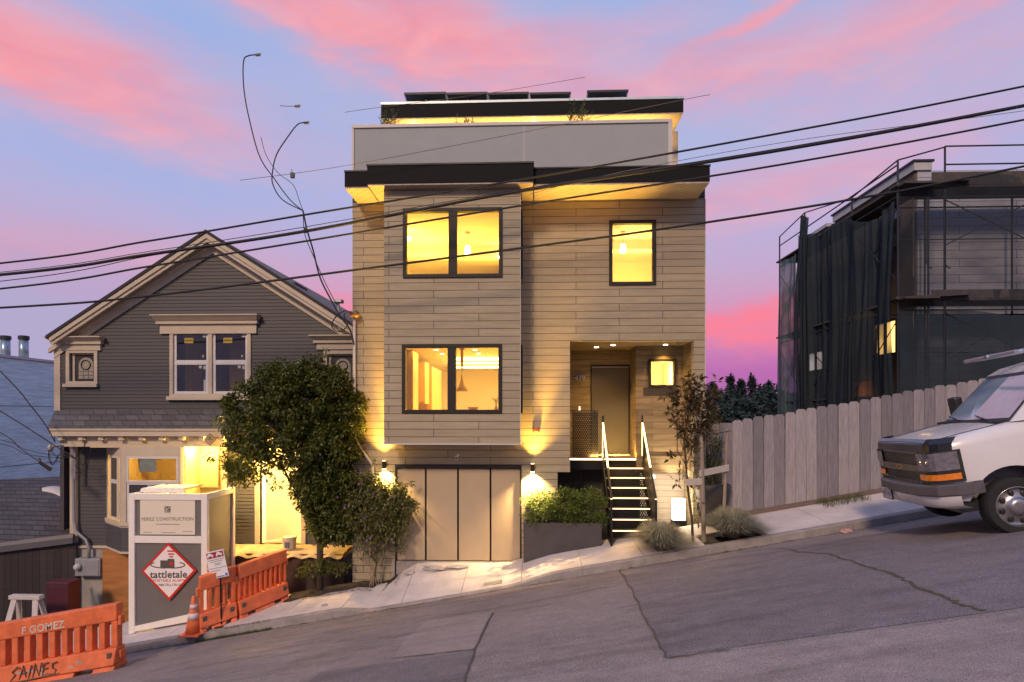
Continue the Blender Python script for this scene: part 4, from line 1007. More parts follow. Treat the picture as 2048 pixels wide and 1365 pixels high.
M_lead = mat('leaded_dark', (.035, .03, .032), .5, var=.2); M_stain = mat('stained_glass', (.34, .31, .24), .25, var=.25, scale=25)
def art_window(w, x1cap=None):
    x0, x1, z0, z1 = w; x1 = min(x1, x1cap or x1)
    c = MB(); xx1 = x1; frame_bars(c, x0, xx1, z0, z1, YU - .045, YU + .12, .085); o = c.build('window', M_cream, oh, bevel=.004)
    c = MB(); c.box(x0 - .04, xx1 + .02, YU - .10, YU - .047, z0 - .06, z0 + .02); c.build('sill', M_cream, o, bevel=.004)
    a, b, cz0, cz1 = x0 + .16, xx1 - .085, z0 + .10, z1 - .12
    bx('jamb', M_cream, o, x0 + .086, a - .002, YU + .04, YU + .12, z0 + .086, z1 - .086); bx('jamb', M_cream, o, a - .001, b, YU + .045, YU + .12, cz1 + .002, z1 - .086)
    bx('lead_frame', M_lead, o, a, b, YU + .06, YU + .09, cz0, cz1)
    xm = (a + b) / 2; hw = (b - a) * .34; pts = [(xm - hw, YU + .055, cz0 + .05), (xm + hw, YU + .055, cz0 + .05)]
    zc = cz1 - .06 - hw
    for k in range(9): t_ = math.pi * k / 8; pts.append((xm + hw * math.cos(t_), YU + .055, zc + hw * math.sin(t_)))
    MB().prism(pts, (0, .006, 0)).build('arch_pane', M_stain, o)
    r = MB(); ring = [(xm + hw * .62 * math.cos(k * math.pi / 8), YU + .05, zc + hw * .62 * math.sin(k * math.pi / 8)) for k in range(17)]; r.tube(ring, .014, 6)
    for k in (-.33, .33): r.tube([(xm + hw * k, YU + .052, cz0 + .05), (xm + hw * k, YU + .052, zc - hw * .6)], .004, 4)
    for k in (.3, .65): zz_ = cz0 + .05 + (zc - hw * .6 - cz0) * k; r.tube([(xm - hw, YU + .052, zz_), (xm + hw, YU + .052, zz_)], .004, 4)
    r.build('lead_came', M_lead, o); return o
art_window(wl); art_window(wr, XL - .02)
# skirt roof and porch head
ye = .52; zse = Z_(300, 855, ye); xe0, xe1 = X_(95, ye), XL - .05
mb = MB(); mb.hexa([(xe0, ye, zse - .03), (xe1, ye, zse - .03), (xe1, YU, zsk - .03), (XW0 - .02, YU, zsk - .03), (xe0, ye, zse), (xe1, ye, zse), (xe1, YU - .01, zsk + .02), (XW0 - .02, YU - .01, zsk + .02)]); mb.build('skirt_roof', M_shing, oh)
zf1 = Z_(300, 873, ye + .03)
mb = MB(); mb.box(xe0 + .03, xe1, ye + .03, ye + .08, zf1, zse - .032); mb.box(xe0 + .01, xe1, ye - .0, ye + .029, zse - .08, zse - .033); mb.box(xe0 + .03, xe0 + .08, ye + .081, YU, zf1, zse - .032); mb.build('eave_board', M_cream, oh, bevel=.004)
mb = MB(); mb.box(xe0 + .08, xe1, ye + .08, YU, zf1 + .10, zf1 + .13); mb.build('porch_soffit', M_cream, oh)
mb = MB(); zb0, zb1 = Z_(300, 894, ye + .22), Z_(300, 880, ye + .22); mb.box(X_(128, ye + .2), xe1, ye + .2, ye + .32, zb0, zf1 + .098); mb.build('porch_beam', M_cream, oh)
for i in range(15):
    x = X_(116 + i * 40.3, ye + .1); bx('eave_bracket', M_cream, oh, x, x + .11, ye + .085, ye + .198, zf1 - .10, zf1 + .09, bevel=.004)
# lower storey
bay0, bay1 = X_(213, YU), X_(372, YU); fx0, fx1 = X_(243, .62), X_(366, .62); YBF = .62
zs1 = Z_(300, 1092, YU)
al0, al1 = X_(367, YU), X_(446, YU); dr0, dr1 = X_(520, YU), X_(603, YU)
zdt = Z_(560, 905, YU)
bz1, bz0_ = zb0, Z_(300, 1045, YBF)
bzb = Z_(300, 1104, YBF)
lw = [(al0, al1, zs1 - .02, zpe + 1), (dr0, dr1, zdk - .05, zdt), (bay0 + .05, bay1, zdk - .5, zpe + 1)]
for wx0_, wx1_, cx0_ in ((X_(150, YU), al0 - .001, X_(157, YU)), (al1 + .001, XW1, al1 + .08)):
    mb = MB(); holes_wall(mb, wx0_, wx1_, zs1, zsk - .3, YU, YU + .1, lw)
    clap(mb, YU, zs1, zpe + .25, lambda z, a, b: cut(cx0_, wx1_, [(h[0] - .08, h[1] + .08, h[2], h[3] + .08) if h is not lw[2] else h for h in lw], z))
    mb.build('lower_wall', M_clap, oh)
mb = MB(); mb.box(X_(142, YU), X_(157, YU), YU - .04, YU + .1, zs1 - .25, zpe + .1); mb.box(X_(150, YU), bay0 + .1, YU - .05, YU - .003, zs1 - .06, zs1); mb.build('corner_board', M_cream, oh)
# bay window
b = MB(); A0, A1 = (bay0, YU), (fx0, YBF); C0, C1 = (bay1, YU), (fx1, YBF)
def facet(mb, p, q, z0, z1, t=.05):
    p, q = Vector((*p, 0)), Vector((*q, 0)); d = (q - p).normalized(); n = Vector((d.y, -d.x, 0))
    o = -n * t
    mb.hexa([(p.x, p.y, z0), (q.x, q.y, z0), (q.x + o.x, q.y + o.y, z0), (p.x + o.x, p.y + o.y, z0), (p.x, p.y, z1), (q.x, q.y, z1), (q.x + o.x, q.y + o.y, z1), (p.x + o.x, p.y + o.y, z1)])
def lerp2(p, q, t): return (p[0] + (q[0] - p[0]) * t, p[1] + (q[1] - p[1]) * t)
bt = MB()
for p, q in ((A0, A1), (A1, C1), (C1, C0)):
    L_ = math.hypot(q[0] - p[0], q[1] - p[1]); w = .11 / L_
    facet(bt, p, lerp2(p, q, w), bz0_ + .004, bz1); facet(bt, lerp2(p, q, 1 - w), q, bz0_ + .004, bz1); facet(bt, lerp2(p, q, w), lerp2(p, q, 1 - w), bz1 - .22, bz1)
bt.build('bay_casing', M_cream, oh)
bs = MB()
for (dz0, dz1, gr) in ((-.09, 0, .05), (-.13, -.092, .02)):
    pts = [(bay0 - gr, YU), (fx0 - gr * .4, YBF - gr), (fx1 + gr * .4, YBF - gr), (bay1 + gr, YU)]
    bs.prism([(x, y, bz0_ + dz0) for x, y in pts], (0, 0, dz1 - dz0))
pts = [(bay0 - .03, YU), (fx0 - .01, YBF - .03), (fx1 + .01, YBF - .03), (bay1 + .03, YU)]
bs.prism([(x, y, bzb - .05) for x, y in pts], (0, 0, .05)); bs.build('bay_sill', M_cream, oh)
ba = MB(); n = 7; hh = (bz0_ - .13 - bzb) / n
for k in range(n):
    for p, q in ((A0, A1), (A1, C1), (C1, C0)):
        d = Vector((q[0] - p[0], q[1] - p[1], 0)).normalized(); nrm = Vector((d.y, -d.x, 0)) * .016
        z0, z1 = bzb + k * hh, bzb + (k + 1) * hh
        ba.poly((p[0] + nrm.x, p[1] + nrm.y, z0), (q[0] + nrm.x, q[1] + nrm.y, z0), (q[0], q[1], z1), (p[0], p[1], z1)); ba.poly((p[0], p[1], z0), (q[0], q[1], z0), (q[0] + nrm.x, q[1] + nrm.y, z0), (p[0] + nrm.x, p[1] + nrm.y, z0))
ba.prism([(x, y, bzb + .003) for x, y in ((bay0 + .02, YU), (fx0 + .02, YBF + .03), (fx1 - .02, YBF + .03), (bay1 - .02, YU))], (0, 0, bz0_ - .135 - bzb))
ba.build('bay_apron', M_clap, oh)
# front sash of the bay: lit room above, dark below
x0, x1 = fx0 + .115, fx1 - .115; z1 = bz1 - .225; zm = Z_(305, 966, YBF)
f = MB(); frame_bars(f, x0, x1, zm, z1, YBF + .0, YBF + .04, .05); frame_bars(f, x0, x1, bz0_ + .005, zm - .002, YBF + .02, YBF + .05, .05); fo = f.build('window', M_vinyl, oh, bevel=.004)
bx('pane', M_glass, fo, x0 + .05, x1 - .05, YBF + .02, YBF + .024, zm + .05, z1 - .05); bx('pane', mat('covered_pane', (.05, .05, .06), .3, var=.2), fo, x0 + .05, x1 - .05, YBF + .035, YBF + .04, bz0_ + .055, zm - .05)
bx('paper_sheet', mat('paper_blue', (.34, .40, .42), .8), fo, x0 + .30, x0 + .70, YBF + .026, YBF + .03, z1 - .36, z1 - .06)
bx('sticker', mat('sticker_yellow', (.42, .30, .04), .6), fo, x0 + .42, x0 + .76, YBF + .03, YBF + .034, zm - .3, zm - .18)
bx('paper_label', mat('label_paper', (.42, .44, .44), .7), fo, x0 + .49, x0 + .58, YBF + .03, YBF + .034, zm - .14, zm - .06)
p, q_ = lerp2(A0, A1, .26), lerp2(A0, A1, .78); f = MB(); facet(f, p, q_, bz0_ + .03, z1, .03); fo = f.build('window', M_vinyl, oh)
for a, b2, c, d in ((.16, .84, zm + .05, z1 - .05), (.16, .84, bz0_ + .08, zm - .05)):
    g = MB(); p2, q2 = lerp2(p, q_, a), lerp2(p, q_, b2); s = MB(); off = (-.006, -.004); facet(s, (p2[0] + off[0], p2[1] + off[1]), (q2[0] + off[0], q2[1] + off[1]), c, d, .004); s.build('pane', mat('side_pane', (.12, .10, .08), .12, spec=.8), fo)
# room of the bay
M_ply = mat('drywall_warm', (.62, .50, .32), .9, var=.1, scale=2)
mb = MB(); mb.box(bay0 + .05, al0 - .02, YU + 2.0, YU + 2.05, zs1, zsk - .3); mb.box(bay0 + .02, bay0 + .06, YU + .1, YU + 2, zs1, zsk - .3); mb.box(al0 - .06, al0 - .02, YU + .1, YU + 2, zs1, zsk - .3); mb.build('front_room_wall', M_ply, oh)
bx('front_room_ceiling', M_ply, oh, bay0, bay1, YBF + .06, YU + 2.0, bz1 - .02, bz1 + .02); bx('front_room_floor', M_ply, oh, bay0 + .06, al0 - .06, YU + .1, YU + 2.0, zs1 - .05, zs1)
MB().hexa([(X_(285, 2.2), 2.2, zm + .2), (X_(310, 2.2), 2.2, zm + .12), (X_(310, 2.2), 2.3, zm + .12), (X_(285, 2.2), 2.3, zm + .2), (X_(272, 2.2), 2.2, zm + .7), (X_(297, 2.2), 2.2, zm + .62), (X_(297, 2.2), 2.3, zm + .62), (X_(272, 2.2), 2.3, zm + .7)]).build('leaning_board', mat('board_grey', (.2, .17, .13), .8), oh)
lamp('front_room_light', 'POINT', (X_(330, 1.7), 1.7, zm + .8), 95, (1, .58, .10), oh, .12)
# entrance alcove beside the bay
mb = MB(); mb.box(al0, al1, YU + .75, YU + .8, zs1, zpe + .4); mb.box(al1, al1 + .05, YU + .1, YU + .75, zs1, zpe + .4); mb.box(al0 - .018, al0, YU + .1, YU + .75, zs1, zpe + .4); mb.box(al0, al1, YU + .1, YU + .75, zpe + .05, zpe + .1); mb.box(al0, al1, YU + .1, YU + .75, zs1 - .05, zs1); mb.build('alcove_wall', mat('alcove_paint', (.62, .54, .36), .8, var=.05), oh)
bx('alcove_panel', mat('primed_board', (.70, .64, .50), .7, var=.04), oh, X_(383, 1.9), X_(437, 1.9), 1.88, 1.91, Z_(410, 975, 1.9), Z_(410, 908, 1.9), bevel=.004)
bx('alcove_casing', M_cream, oh, al1 - .002, al1 + .10, YU - .04, YU - .003, zs1, zpe + .05)
lamp('alcove_light', 'POINT', (X_(405, 1.5), 1.45, zpe - .05), 120, (1, .60, .11), oh, .06)
# front door opening, door standing open
mb = MB(); mb.box(dr0 - .11, dr0, YU - .04, YU + .12, zdk, zdt + .12); mb.box(dr1, dr1 + .11, YU - .04, YU + .12, zdk, zdt + .12); mb.box(dr0, dr1, YU - .04, YU + .12, zdt, zdt + .12); mb.build('door_casing', M_cream, oh)
dx = X_(533, 1.35); d = MB().hexa([(dx, 1.32, zdk + .04), (dx + .62, 1.95, zdk + .04), (dx + .59, 1.99, zdk + .04), (dx - .03, 1.36, zdk + .04), (dx, 1.32, zdt - .02), (dx + .62, 1.95, zdt - .02), (dx + .59, 1.99, zdt - .02), (dx - .03, 1.36, zdt - .02)]).build('front_door', mat('door_white', (.74, .70, .60), .5, var=.03), oh)
MB().tube([(dx + .53, 1.84, zdk + 1.0), (dx + .57, 1.80, zdk + 1.0), (dx + .48, 1.71, zdk + 1.0)], .012).build('handle', M_steel, d)
mb = MB(); hx0, hx1 = dr0 - .02, dr1 + .5; mb.box(hx0, hx1, 4.2, 4.25, zdk, zdt + .4); mb.box(hx0 - .05, hx0, YU + .12, 4.2, zdk, zdt + .4); mb.box(hx1, hx1 + .05, YU + .12, 4.2, zdk, zdt + .4); mb.box(hx0, hx1, YU + .12, 4.2, zdt + .35, zdt + .4); mb.build('hall_wall', M_inner, oh)
bx('hall_floor', M_floor, oh, hx0, hx1, YU + .101, 4.2, zdk - .03, zdk + .01)
lamp('hall_light', 'POINT', (X_(580, 2.4), 2.5, zdt - .15), 800, (1, .74, .32), oh, .12)
pl_ = Vector((X_(500, .64), .63, Z_(500, 897, .63))); MB().blob(pl_, (.05, .05, .05), 1, 0).build('porch_bulb', M_bulb, oh, smooth=True)
lamp('porch_light', 'POINT', pl_ + Vector((0, 0, -.07)), 430, (1, .58, .13), oh, .05)
# deck
bx('porch_deck', mat('deck_timber', (.20, .13, .075), .8, var=.25, stretch=(1, 8, 1)), oh, X_(436, .5), XW1, .28, YU - .04, zdk - .10, zdk - .012)
bx('deck_skirt', mat('deck_dark', (.06, .04, .03), .9, var=.3), oh, X_(436, .5), XW1, .30, .34, plane(X_(560, 0)) - .25, zdk - .102)
# foundation
bx('foundation', mat('foundation_white', (.34, .32, .30), .85, var=.2, scale=3), oh, X_(150, YU), bay0 + .05, YU + .004, YU + .12, -2.6, zs1 - .062)
bx('plywood_hoarding', mat('plywood', (.40, .17, .05), .8, var=.25, scale=2, stretch=(1, 1, 5)), oh, bay0 + .0, X_(440, 1.1), 1.06, 1.10, -2.4, bzb - .06)
# service mast, pipe vent
MB().tube([P(676, 604, 1.0) , P(680, 660, 1.0)], .035).build('service_mast', mat('galvanised', (.42, .43, .42), .45, .6, var=.2), oh)
bx('mast_head', mat('galvanised', (.42, .43, .42), .45, .6, var=.2), oh, X_(668, 1), X_(685, 1), .9, 1.1, Z_(676, 606, 1), Z_(676, 600, 1))
bx('skylight', M_cap, oh, X_(577, 3), X_(604, 3), 2.6, 3.4, rz(X_(590, 3)) - .2, Z_(590, 571, 3), bevel=.03)
# drop cloth on the porch, bucket
M_cloth = mat('drop_cloth', (.46, .36, .24), .9, var=.2, scale=4)
mb = MB(); q = random.Random(2); n1, n2 = 34, 12; xa0, xa1 = X_(442, .4), X_(690, .4)
for j in range(n2 + 1):
    for i in range(n1 + 1):
        x = xa0 + (xa1 - xa0) * i / n1; y = .20 + (YU - .32) * j / n2
        z = zdk + .012 + .025 * abs(math.sin(x * 7 + y * 5) * math.cos(y * 9 - x * 3)) + (.0 if j > 1 else -.05 * (2 - j) + .03 * math.sin(i * 1.3))
        mb.v.append((x, y + (.03 * math.sin(i * .9) if j == 0 else 0), z))
for j in range(n2):
    for i in range(n1): k = j * (n1 + 1) + i; mb.f.append((k, k + 1, k + n1 + 2, k + n1 + 1))
tag(mb.build('drop_cloth', M_cloth, smooth=True, loc=(xa0, .3, zdk)), 'crumpled tan paper drop cloth spread over the porch deck', 'drop cloth')
x, y, z = X_(579, .6), .6, zdk + .03
t = thing('paint_bucket', 'white lidded paint bucket standing on the paper covered porch', 'bucket', (x, y, z))
M_pail = mat('pail_white', (.62, .57, .48), .45)
MB().lathe((x, y, z), [(.12, 0), (.14, .02), (.15, .22), (.165, .225), (.165, .26), (.15, .262)], 24).build('pail', M_pail, t)
MB().lathe((x, y, z), [(.158, .263), (.16, .285), (.12, .29)], 24).build('lid', M_pail, t); bx('pail_label', mat('pail_print', (.12, .14, .18), .6), t, x - .05, x + .06, y - .152, y - .14, z + .05, z + .18)
# electric meter
x0, x1 = X_(156, YU - .1), X_(206, YU - .1); z0, z1 = Z_(180, 1152, YU - .15), Z_(180, 1117, YU - .15)
t = thing('electric_meter', 'grey electric meter cabinet with round glass dial under a bent conduit', 'meter', ((x0 + x1) / 2, YU - .1, z0))
M_mtr = mat('meter_grey', (.34, .34, .36), .5, .3, var=.1)
bx('cabinet', M_mtr, t, x0, x1, YU - .2, YU - .001, z0, z1, bevel=.01); bx('cabinet_door', M_mtr, t, x0 + .20, x1 - .03, YU - .212, YU - .202, z0 + .03, z1 - .03, bevel=.004)
MB().lathe((x0 + .10, YU - .2, (z0 + z1) / 2 + .02), [(.085, -.001), (.085, -.04), (.07, -.09), (.03, -.11), (.002, -.112)], 20, 'y').build('dial', mat('meter_glass', (.5, .5, .5), .1, var=.2), t, smooth=True)
tag(MB().tube([P(142, 890, YU - .12), P(146, 905, YU - .12), P(148, 1040, YU - .12), P(152, 1063, YU - .12), P(172, 1080, YU - .12), P(178, 1096, YU - .12), P(178, 1116, YU - .12)], .036, 10).build('conduit_pipe', M_mtr, None, smooth=True, loc=P(178, 1116, YU - .12)), 'bent grey metal conduit running down the house corner to the meter', 'pipe')
sg = thing('warning_placard', 'small tan diamond placard hung under the porch eave', 'sign', P(420, 880, ye))
c = P(420, 880, ye - .02); MB().prism([c + Vector((-.15, 0, 0)), c + Vector((0, 0, -.15)), c + Vector((.15, 0, 0)), c + Vector((0, 0, .15))], (0, .006, 0)).build('plate', mat('placard_edge', (.14, .09, .04), .6), sg)
c = c + Vector((0, -.004, 0)); MB().prism([c + Vector((-.13, 0, 0)), c + Vector((0, 0, -.13)), c + Vector((.13, 0, 0)), c + Vector((0, 0, .13))], (0, .003, 0)).build('face', mat('placard_face', (.42, .30, .15), .6), sg)
bx('symbol', M_lead, sg, c.x - .025, c.x + .025, c.y - .003, c.y - .001, c.z + .03, c.z + .06); bx('line', M_lead, sg, c.x - .07, c.x + .07, c.y - .003, c.y - .001, c.z - .005, c.z + .008)
# ---------------------------------------------------------------- planting around the house
M_fl = leaf_mat('flower_shrub_leaf', (.11, .135, .035), (.27, .25, .09), .35)
polyB = [(696, 985), (712, 958), (742, 950), (772, 965), (800, 974), (826, 988), (836, 1012), (815, 1038), (800, 1062), (772, 1086), (732, 1080), (704, 1055), (690, 1020)]
M_petal = leaf_mat('mauve_petal', (.20, .12, .26), (.28, .18, .34), .3)
YS = -.28; b = P(748, 1145, YS); b.z = walk_z(b.x, YS) - .02
t, cs = px_tree('flowering_shrub', 'loose pale leafed shrub with small mauve flowers beside the garage door', 'shrub', b, YS, polyB, 230, 66, .14, .09, .038, M_fl, 41, .32, trunk=[b, b + Vector((.02, 0, .25)), b + Vector((.05, 0, .5)), b + Vector((.03, 0, .7))], limbs=16, r0=.018, droop=.15)
q = random.Random(4)
polyB2 = [(768, 1055), (800, 1050), (815, 1075), (800, 1105), (775, 1110), (762, 1085)]
mb = MB()
for i in range(12):
    px, py = q.uniform(770, 812), q.uniform(1058, 1105); clump(mb, P(px, py, YS + q.uniform(-.1, .1)), (.09, .09, .09), 36, .06, .026, q)
for i in range(8): clump(mb, P(q.uniform(706, 730), q.uniform(1070, 1095), YS), (.05, .05, .05), 9, .06, .025, q)
for i in range(10): clump(mb, P(q.uniform(735, 765), q.uniform(1100, 1118), YS), (.07, .07, .05), 14, .06, .025, q)
for i in range(26): clump(mb, P(q.uniform(690, 740), q.uniform(985, 1115), YS + q.uniform(-.1, .1)), (.10, .10, .10), 26, .075, .03, q)
mb.build('low_foliage', M_fl, t)
mb = MB()
for i in range(11):
    a = b + Vector((q.uniform(-.15, .15), q.uniform(-.05, .05), 0)); limb(mb, a, P(q.uniform(705, 790), q.uniform(1020, 1075), YS), .008, .004, q, 5, .03, 5)
mb.build('stem', mat('stem_pale', (.32, .24, .15), .8), t)
for i in range(16):
    p = cs[q.randrange(len(cs))] + Vector((q.uniform(-.08, .08), -.16, q.uniform(-.06, .1))); mb = MB()
    for k in range(6): a = k * 1.047; mb.leaf(p, Vector((math.cos(a), -.3, math.sin(a))), Vector((0, -1, 0)), .035, .022, .1)
    mb.build('flower', M_petal, t)
# ivy-like foliage low on the street tree
polyA2 = [(600, 965), (650, 930), (705, 925), (714, 1000), (696, 1080), (645, 1092), (618, 1045)]
q = random.Random(91); mb = MB(); k = 0
while k < 90:
    px, py = q.uniform(595, 715), q.uniform(925, 1095)
    if not in_poly(px, py, polyA2): continue
    k += 1; clump(mb, P(px, py, YT + q.uniform(-.32, .25)), (.15, .15, .13), 75, .09, .046, q)
for i in range(22): px = q.uniform(600, 700); clump(mb, P(px, 1150 - (px - 600) * .12 + q.uniform(-26, 2), YT + q.uniform(-.3, .1)), (.10, .10, .08), 30, .08, .036, q)
mb.build('low_foliage', M_leafA, bpy.data.objects['street_tree'])
# young magnolia with stakes
M_mag = leaf_mat('magnolia_leaf', (.035, .042, .012), (.13, .062, .02), .22, .35)
YM = -1.15; bm = P(1386, 1085, YM); bm.z = walk_z(bm.x, YM) - .05
polyM = [(1326, 790), (1340, 775), (1362, 772), (1372, 752), (1398, 756), (1408, 785), (1425, 770), (1442, 790), (1438, 815), (1448, 838), (1425, 850), (1402, 860), (1415, 890), (1400, 918), (1375, 935), (1362, 905), (1340, 900), (1334, 870), (1345, 845), (1328, 830), (1338, 808)]
tr = [bm, P(1384, 1040, YM), P(1376, 980, YM), P(1372, 930, YM), P(1368, 880, YM), P(1378, 820, YM), P(1384, 780, YM)]
px_tree('young_magnolia', 'slender young tree with glossy bronze green leaves tied between two stakes', 'tree', bm, YM, polyM, 66, 22, .12, .135, .05, M_mag, 51, .32, trunk=tr, limbs=24, r0=.028, droop=-.1, thin=.0)
q = random.Random(9); mb = MB()
for (x, y, n) in ((1352, 965, 14), (1395, 1005, 12), (1400, 1040, 12), (1390, 985, 10), (1365, 940, 16), (1393, 960, 12)): clump(mb, P(x, y, YM), (.08, .08, .10), n, .13, .045, q, .2)
mg = bpy.data.objects['young_magnolia']; mb.build('low_leaves', M_mag, mg)
M_stake = mat('stake_wood', (.30, .24, .19), .85, var=.25, scale=6, stretch=(4, 4, .5))
M_lath = mat('lath_wood', (.50, .44, .38), .8, var=.12, stretch=(1, 1, 6))
def stake(a, b_, r, lab):
    tag(MB().tube([a, b_], [r, r * .8], 10).build('tree_stake', M_stake, None, loc=a), lab, 'stake', 'stakes of the young tree')
a = P(1408, 1085, YM - .05); a.z = walk_z(a.x, a.y) - .1; stake(a, P(1402, 858, YM - .02), .045, 'thick round wooden stake close to the trunk of the young tree')
a = P(1446, 1000, YM + .25); a.z = walk_z(a.x, a.y) - .1; stake(a, P(1455, 857, YM + .25), .032, 'thin leaning wooden stake on the fence side of the young tree')
for (p0, p1, y0, y1, lab) in (((1398, 955), (1458, 942), YM - .09, YM + .2, 'pale wooden cross lath nailed across the two tree stakes'), ((1372, 972), (1404, 970), YM - .1, YM - .09, 'short pale lath nailed behind the thick tree stake')):
    A, B = P(*p0, y0), P(*p1, y1); tag(MB().hexa([A, B, B + Vector((0, .02, 0)), A + Vector((0, .02, 0)), A + Vector((0, 0, .13)), B + Vector((0, 0, .13)), B + Vector((0, .02, .13)), A + Vector((0, .02, .13))]).build('cross_lath', M_lath, None, loc=A), lab, 'lath', 'laths of the tree stakes')
tag(MB().tube([P(1380, 880, YM - .03), P(1420, 870, YM + .1), P(1462, 862, YM + .24)], .007, 6).build('tree_tie', M_steel, None, loc=P(1420, 870, YM)), 'thin black strap tying the young tree to the leaning stake', 'strap')
# tree well soil
mb = MB(); x0, x1 = 2.18, 3.55; mb.hexa([(x0, YG + .14, walk_z(x0, YG) - .08), (x1, YG + .14, walk_z(x1, YG) - .08), (x1, YG + .84, walk_z(x1, YG) - .06), (x0, YG + .84, walk_z(x0, YG) - .06)] + [(x0, YG + .14, walk_z(x0, YG) - .015), (x1, YG + .14, walk_z(x1, YG) - .015), (x1, YG + .84, walk_z(x1, YG)), (x0, YG + .84, walk_z(x0, YG))]); struct(mb.build('tree_well_soil', M_soil))
# tufted grasses
M_tuft = leaf_mat('tuft_blade', (.22, .22, .15), (.42, .40, .28), .25, .6)
def tuft(px, py, Y, w, h, n, lab, seed):
    q = random.Random(seed); b = P(px, py, Y); b.z = walk_z(b.x, Y) - .02
    mb = MB()
    for i in range(n):
        a = q.uniform(0, 6.283); lean = q.random() ** .7 * w; hh = h * (1 - .55 * (lean / w) ** 2) * q.uniform(.7, 1.1)
        d = Vector((math.cos(a), math.sin(a), 0)); s = Vector((-d.y, d.x, 0)) * .0045; p0 = b + d * q.uniform(0, .10) * w / .5
        pts = [p0, p0 + d * lean * .35 + Vector((0, 0, hh * .62)), p0 + d * lean * .78 + Vector((0, 0, hh * .98)), p0 + d * lean * 1.05 + Vector((0, 0, hh * .86))]
        k = len(mb.v)
        for j, p in enumerate(pts[:-1]): mb.v += [tuple(p - s * (1 - .25 * j)), tuple(p + s * (1 - .25 * j))]
        mb.v.append(tuple(pts[-1]))
        mb.f += [(k, k + 1, k + 3, k + 2), (k + 2, k + 3, k + 5, k + 4), (k + 4, k + 5, k + 6)]
    tag(mb.build('grass_tuft', M_tuft, None, loc=b), lab, 'grass', 'tufted grasses in the tree well')
tuft(1325, 1085, YG + .36, .70, .52, 3200, 'round grey green grass tuft left of the young tree, nearest the steps', 1)
tuft(1466, 1058, YG + .42, .72, .54, 3200, 'round grey green grass tuft right of the young tree, in front of the fence', 2)
tuft(1300, 1030, -.55, .30, .46, 900, 'smaller thin grass tuft at the foot of the entrance steps', 3)
tuft(1450, 1000, -.7, .34, .50, 900, 'smaller pale grass tuft behind the leaning stake', 4)
# lit garden lantern by the low wall
x, Y = X_(1357, .35), .35; z0 = walk_z(x, 0) + .04
t = thing('garden_lantern', 'bright square glowing lantern box standing against the low wall behind the young tree', 'lantern', (x, Y, z0))
zt = Z_(1357, 998, Y); bx('diffuser', glow('lantern_glow', (1, .80, .52), 4.5), t, x - .13, x + .13, Y - .08, Y + .08, z0 + .04, zt)
bx('base', M_steel, t, x - .15, x + .15, Y - .1, Y + .1, z0 - .25, z0 + .038); 
lamp('lantern_beam', 'SPOT', (x, Y + .12, zt + .05), 150, (1, .78, .5), t, .05, spot=70, aim=(0, .25, 1)); lamp('lantern_spill', 'POINT', (x - .2, Y - .25, zt + .1), 30, (1, .78, .5), t, .08)
x, Y = X_(1305, .6), .6; z = Z_(1305, 953, Y)
t = thing('flood_light', 'small square white wall floodlight by the top of the low wall', 'light', (x, Y, z)); bx('head', glow('flood_white', (1, .9, .75), 2.2), t, x - .05, x + .06, Y - .03, Y + .03, z - .04, z + .03, bevel=.01); bx('bracket', M_steel, t, x - .02, x + .02, Y + .031, YP + .02, z - .02, z + .0)
# potted conifer by the fence
x, Y = X_(1425, -.15), -.15; z0 = walk_z(x, Y)
t = thing('potted_plant', 'bushy green potted plant in a dark bowl between house corner and fence', 'plant', (x, Y, z0)); zt = Z_(1425, 968, Y)
MB().lathe((x, Y, 0), [(.24, z0), (.36, zt - .12), (.38, zt - .02), (.35, zt), (.33, zt - .03)], 28).build('pot', M_trough, t, smooth=True)
q = random.Random(12); mb = MB(); ztt = Z_(1422, 868, Y)
for i in range(38):
    k = q.random(); a = q.uniform(0, 6.28); r = .30 * math.sqrt(q.random()) * (1 - .55 * k) + .02; clump(mb, (x + r * math.cos(a), Y + r * .8 * math.sin(a), zt + .02 + (ztt - zt) * k), (.09, .09, .11), 34, .055, .02, q, -.5)
mb.build('foliage', leaf_mat('pot_leaf', (.035, .055, .014), (.09, .10, .025), .25), t)
MB().tube([(x, Y, zt - .05), (x, Y, ztt - .2)], [.02, .008], 7).build('stem', M_bark, t)
# weeds
q = random.Random(77)
def weeds(x0, x1, y0, y1, n, h, name='kerb_grass', lab='low green grass growing in the gutter beside the kerb', zf=None, seed=5):
    q = random.Random(seed); mb = MB()
    for i in range(n):
        x, y = q.uniform(x0, x1), q.uniform(y0, y1); z = zf(x, y); a = q.uniform(0, 6.28); d = Vector((math.cos(a) * .5, math.sin(a) * .5, 1)); mb.leaf(Vector((x, y, z - .005)), d, Vector((math.sin(a), math.cos(a), .2)), h * q.uniform(.4, 1.2), .008, .1)
    o = mb.build(name, leaf_mat('weed_leaf', (.05, .075, .015), (.12, .14, .035), .3), None); o['kind'] = 'stuff'; o['label'] = lab; o['category'] = 'grass'
g0, g1 = G(520, 1260).x, G(640, 1245).x
weeds(G(395, 1284).x, G(545, 1258).x, YG - .12, YG + .02, 900, .07, zf=lambda x, y: road_z(x, y) if y < YG else walk_z(x, y))
x = X_(1690, -.25); weeds(x - .5, x + .4, -.5, -.05, 420, .16, 'fence_weeds', 'low dark weeds growing at the foot of the board fence', lambda x, y: walk_z(x, y), 6)
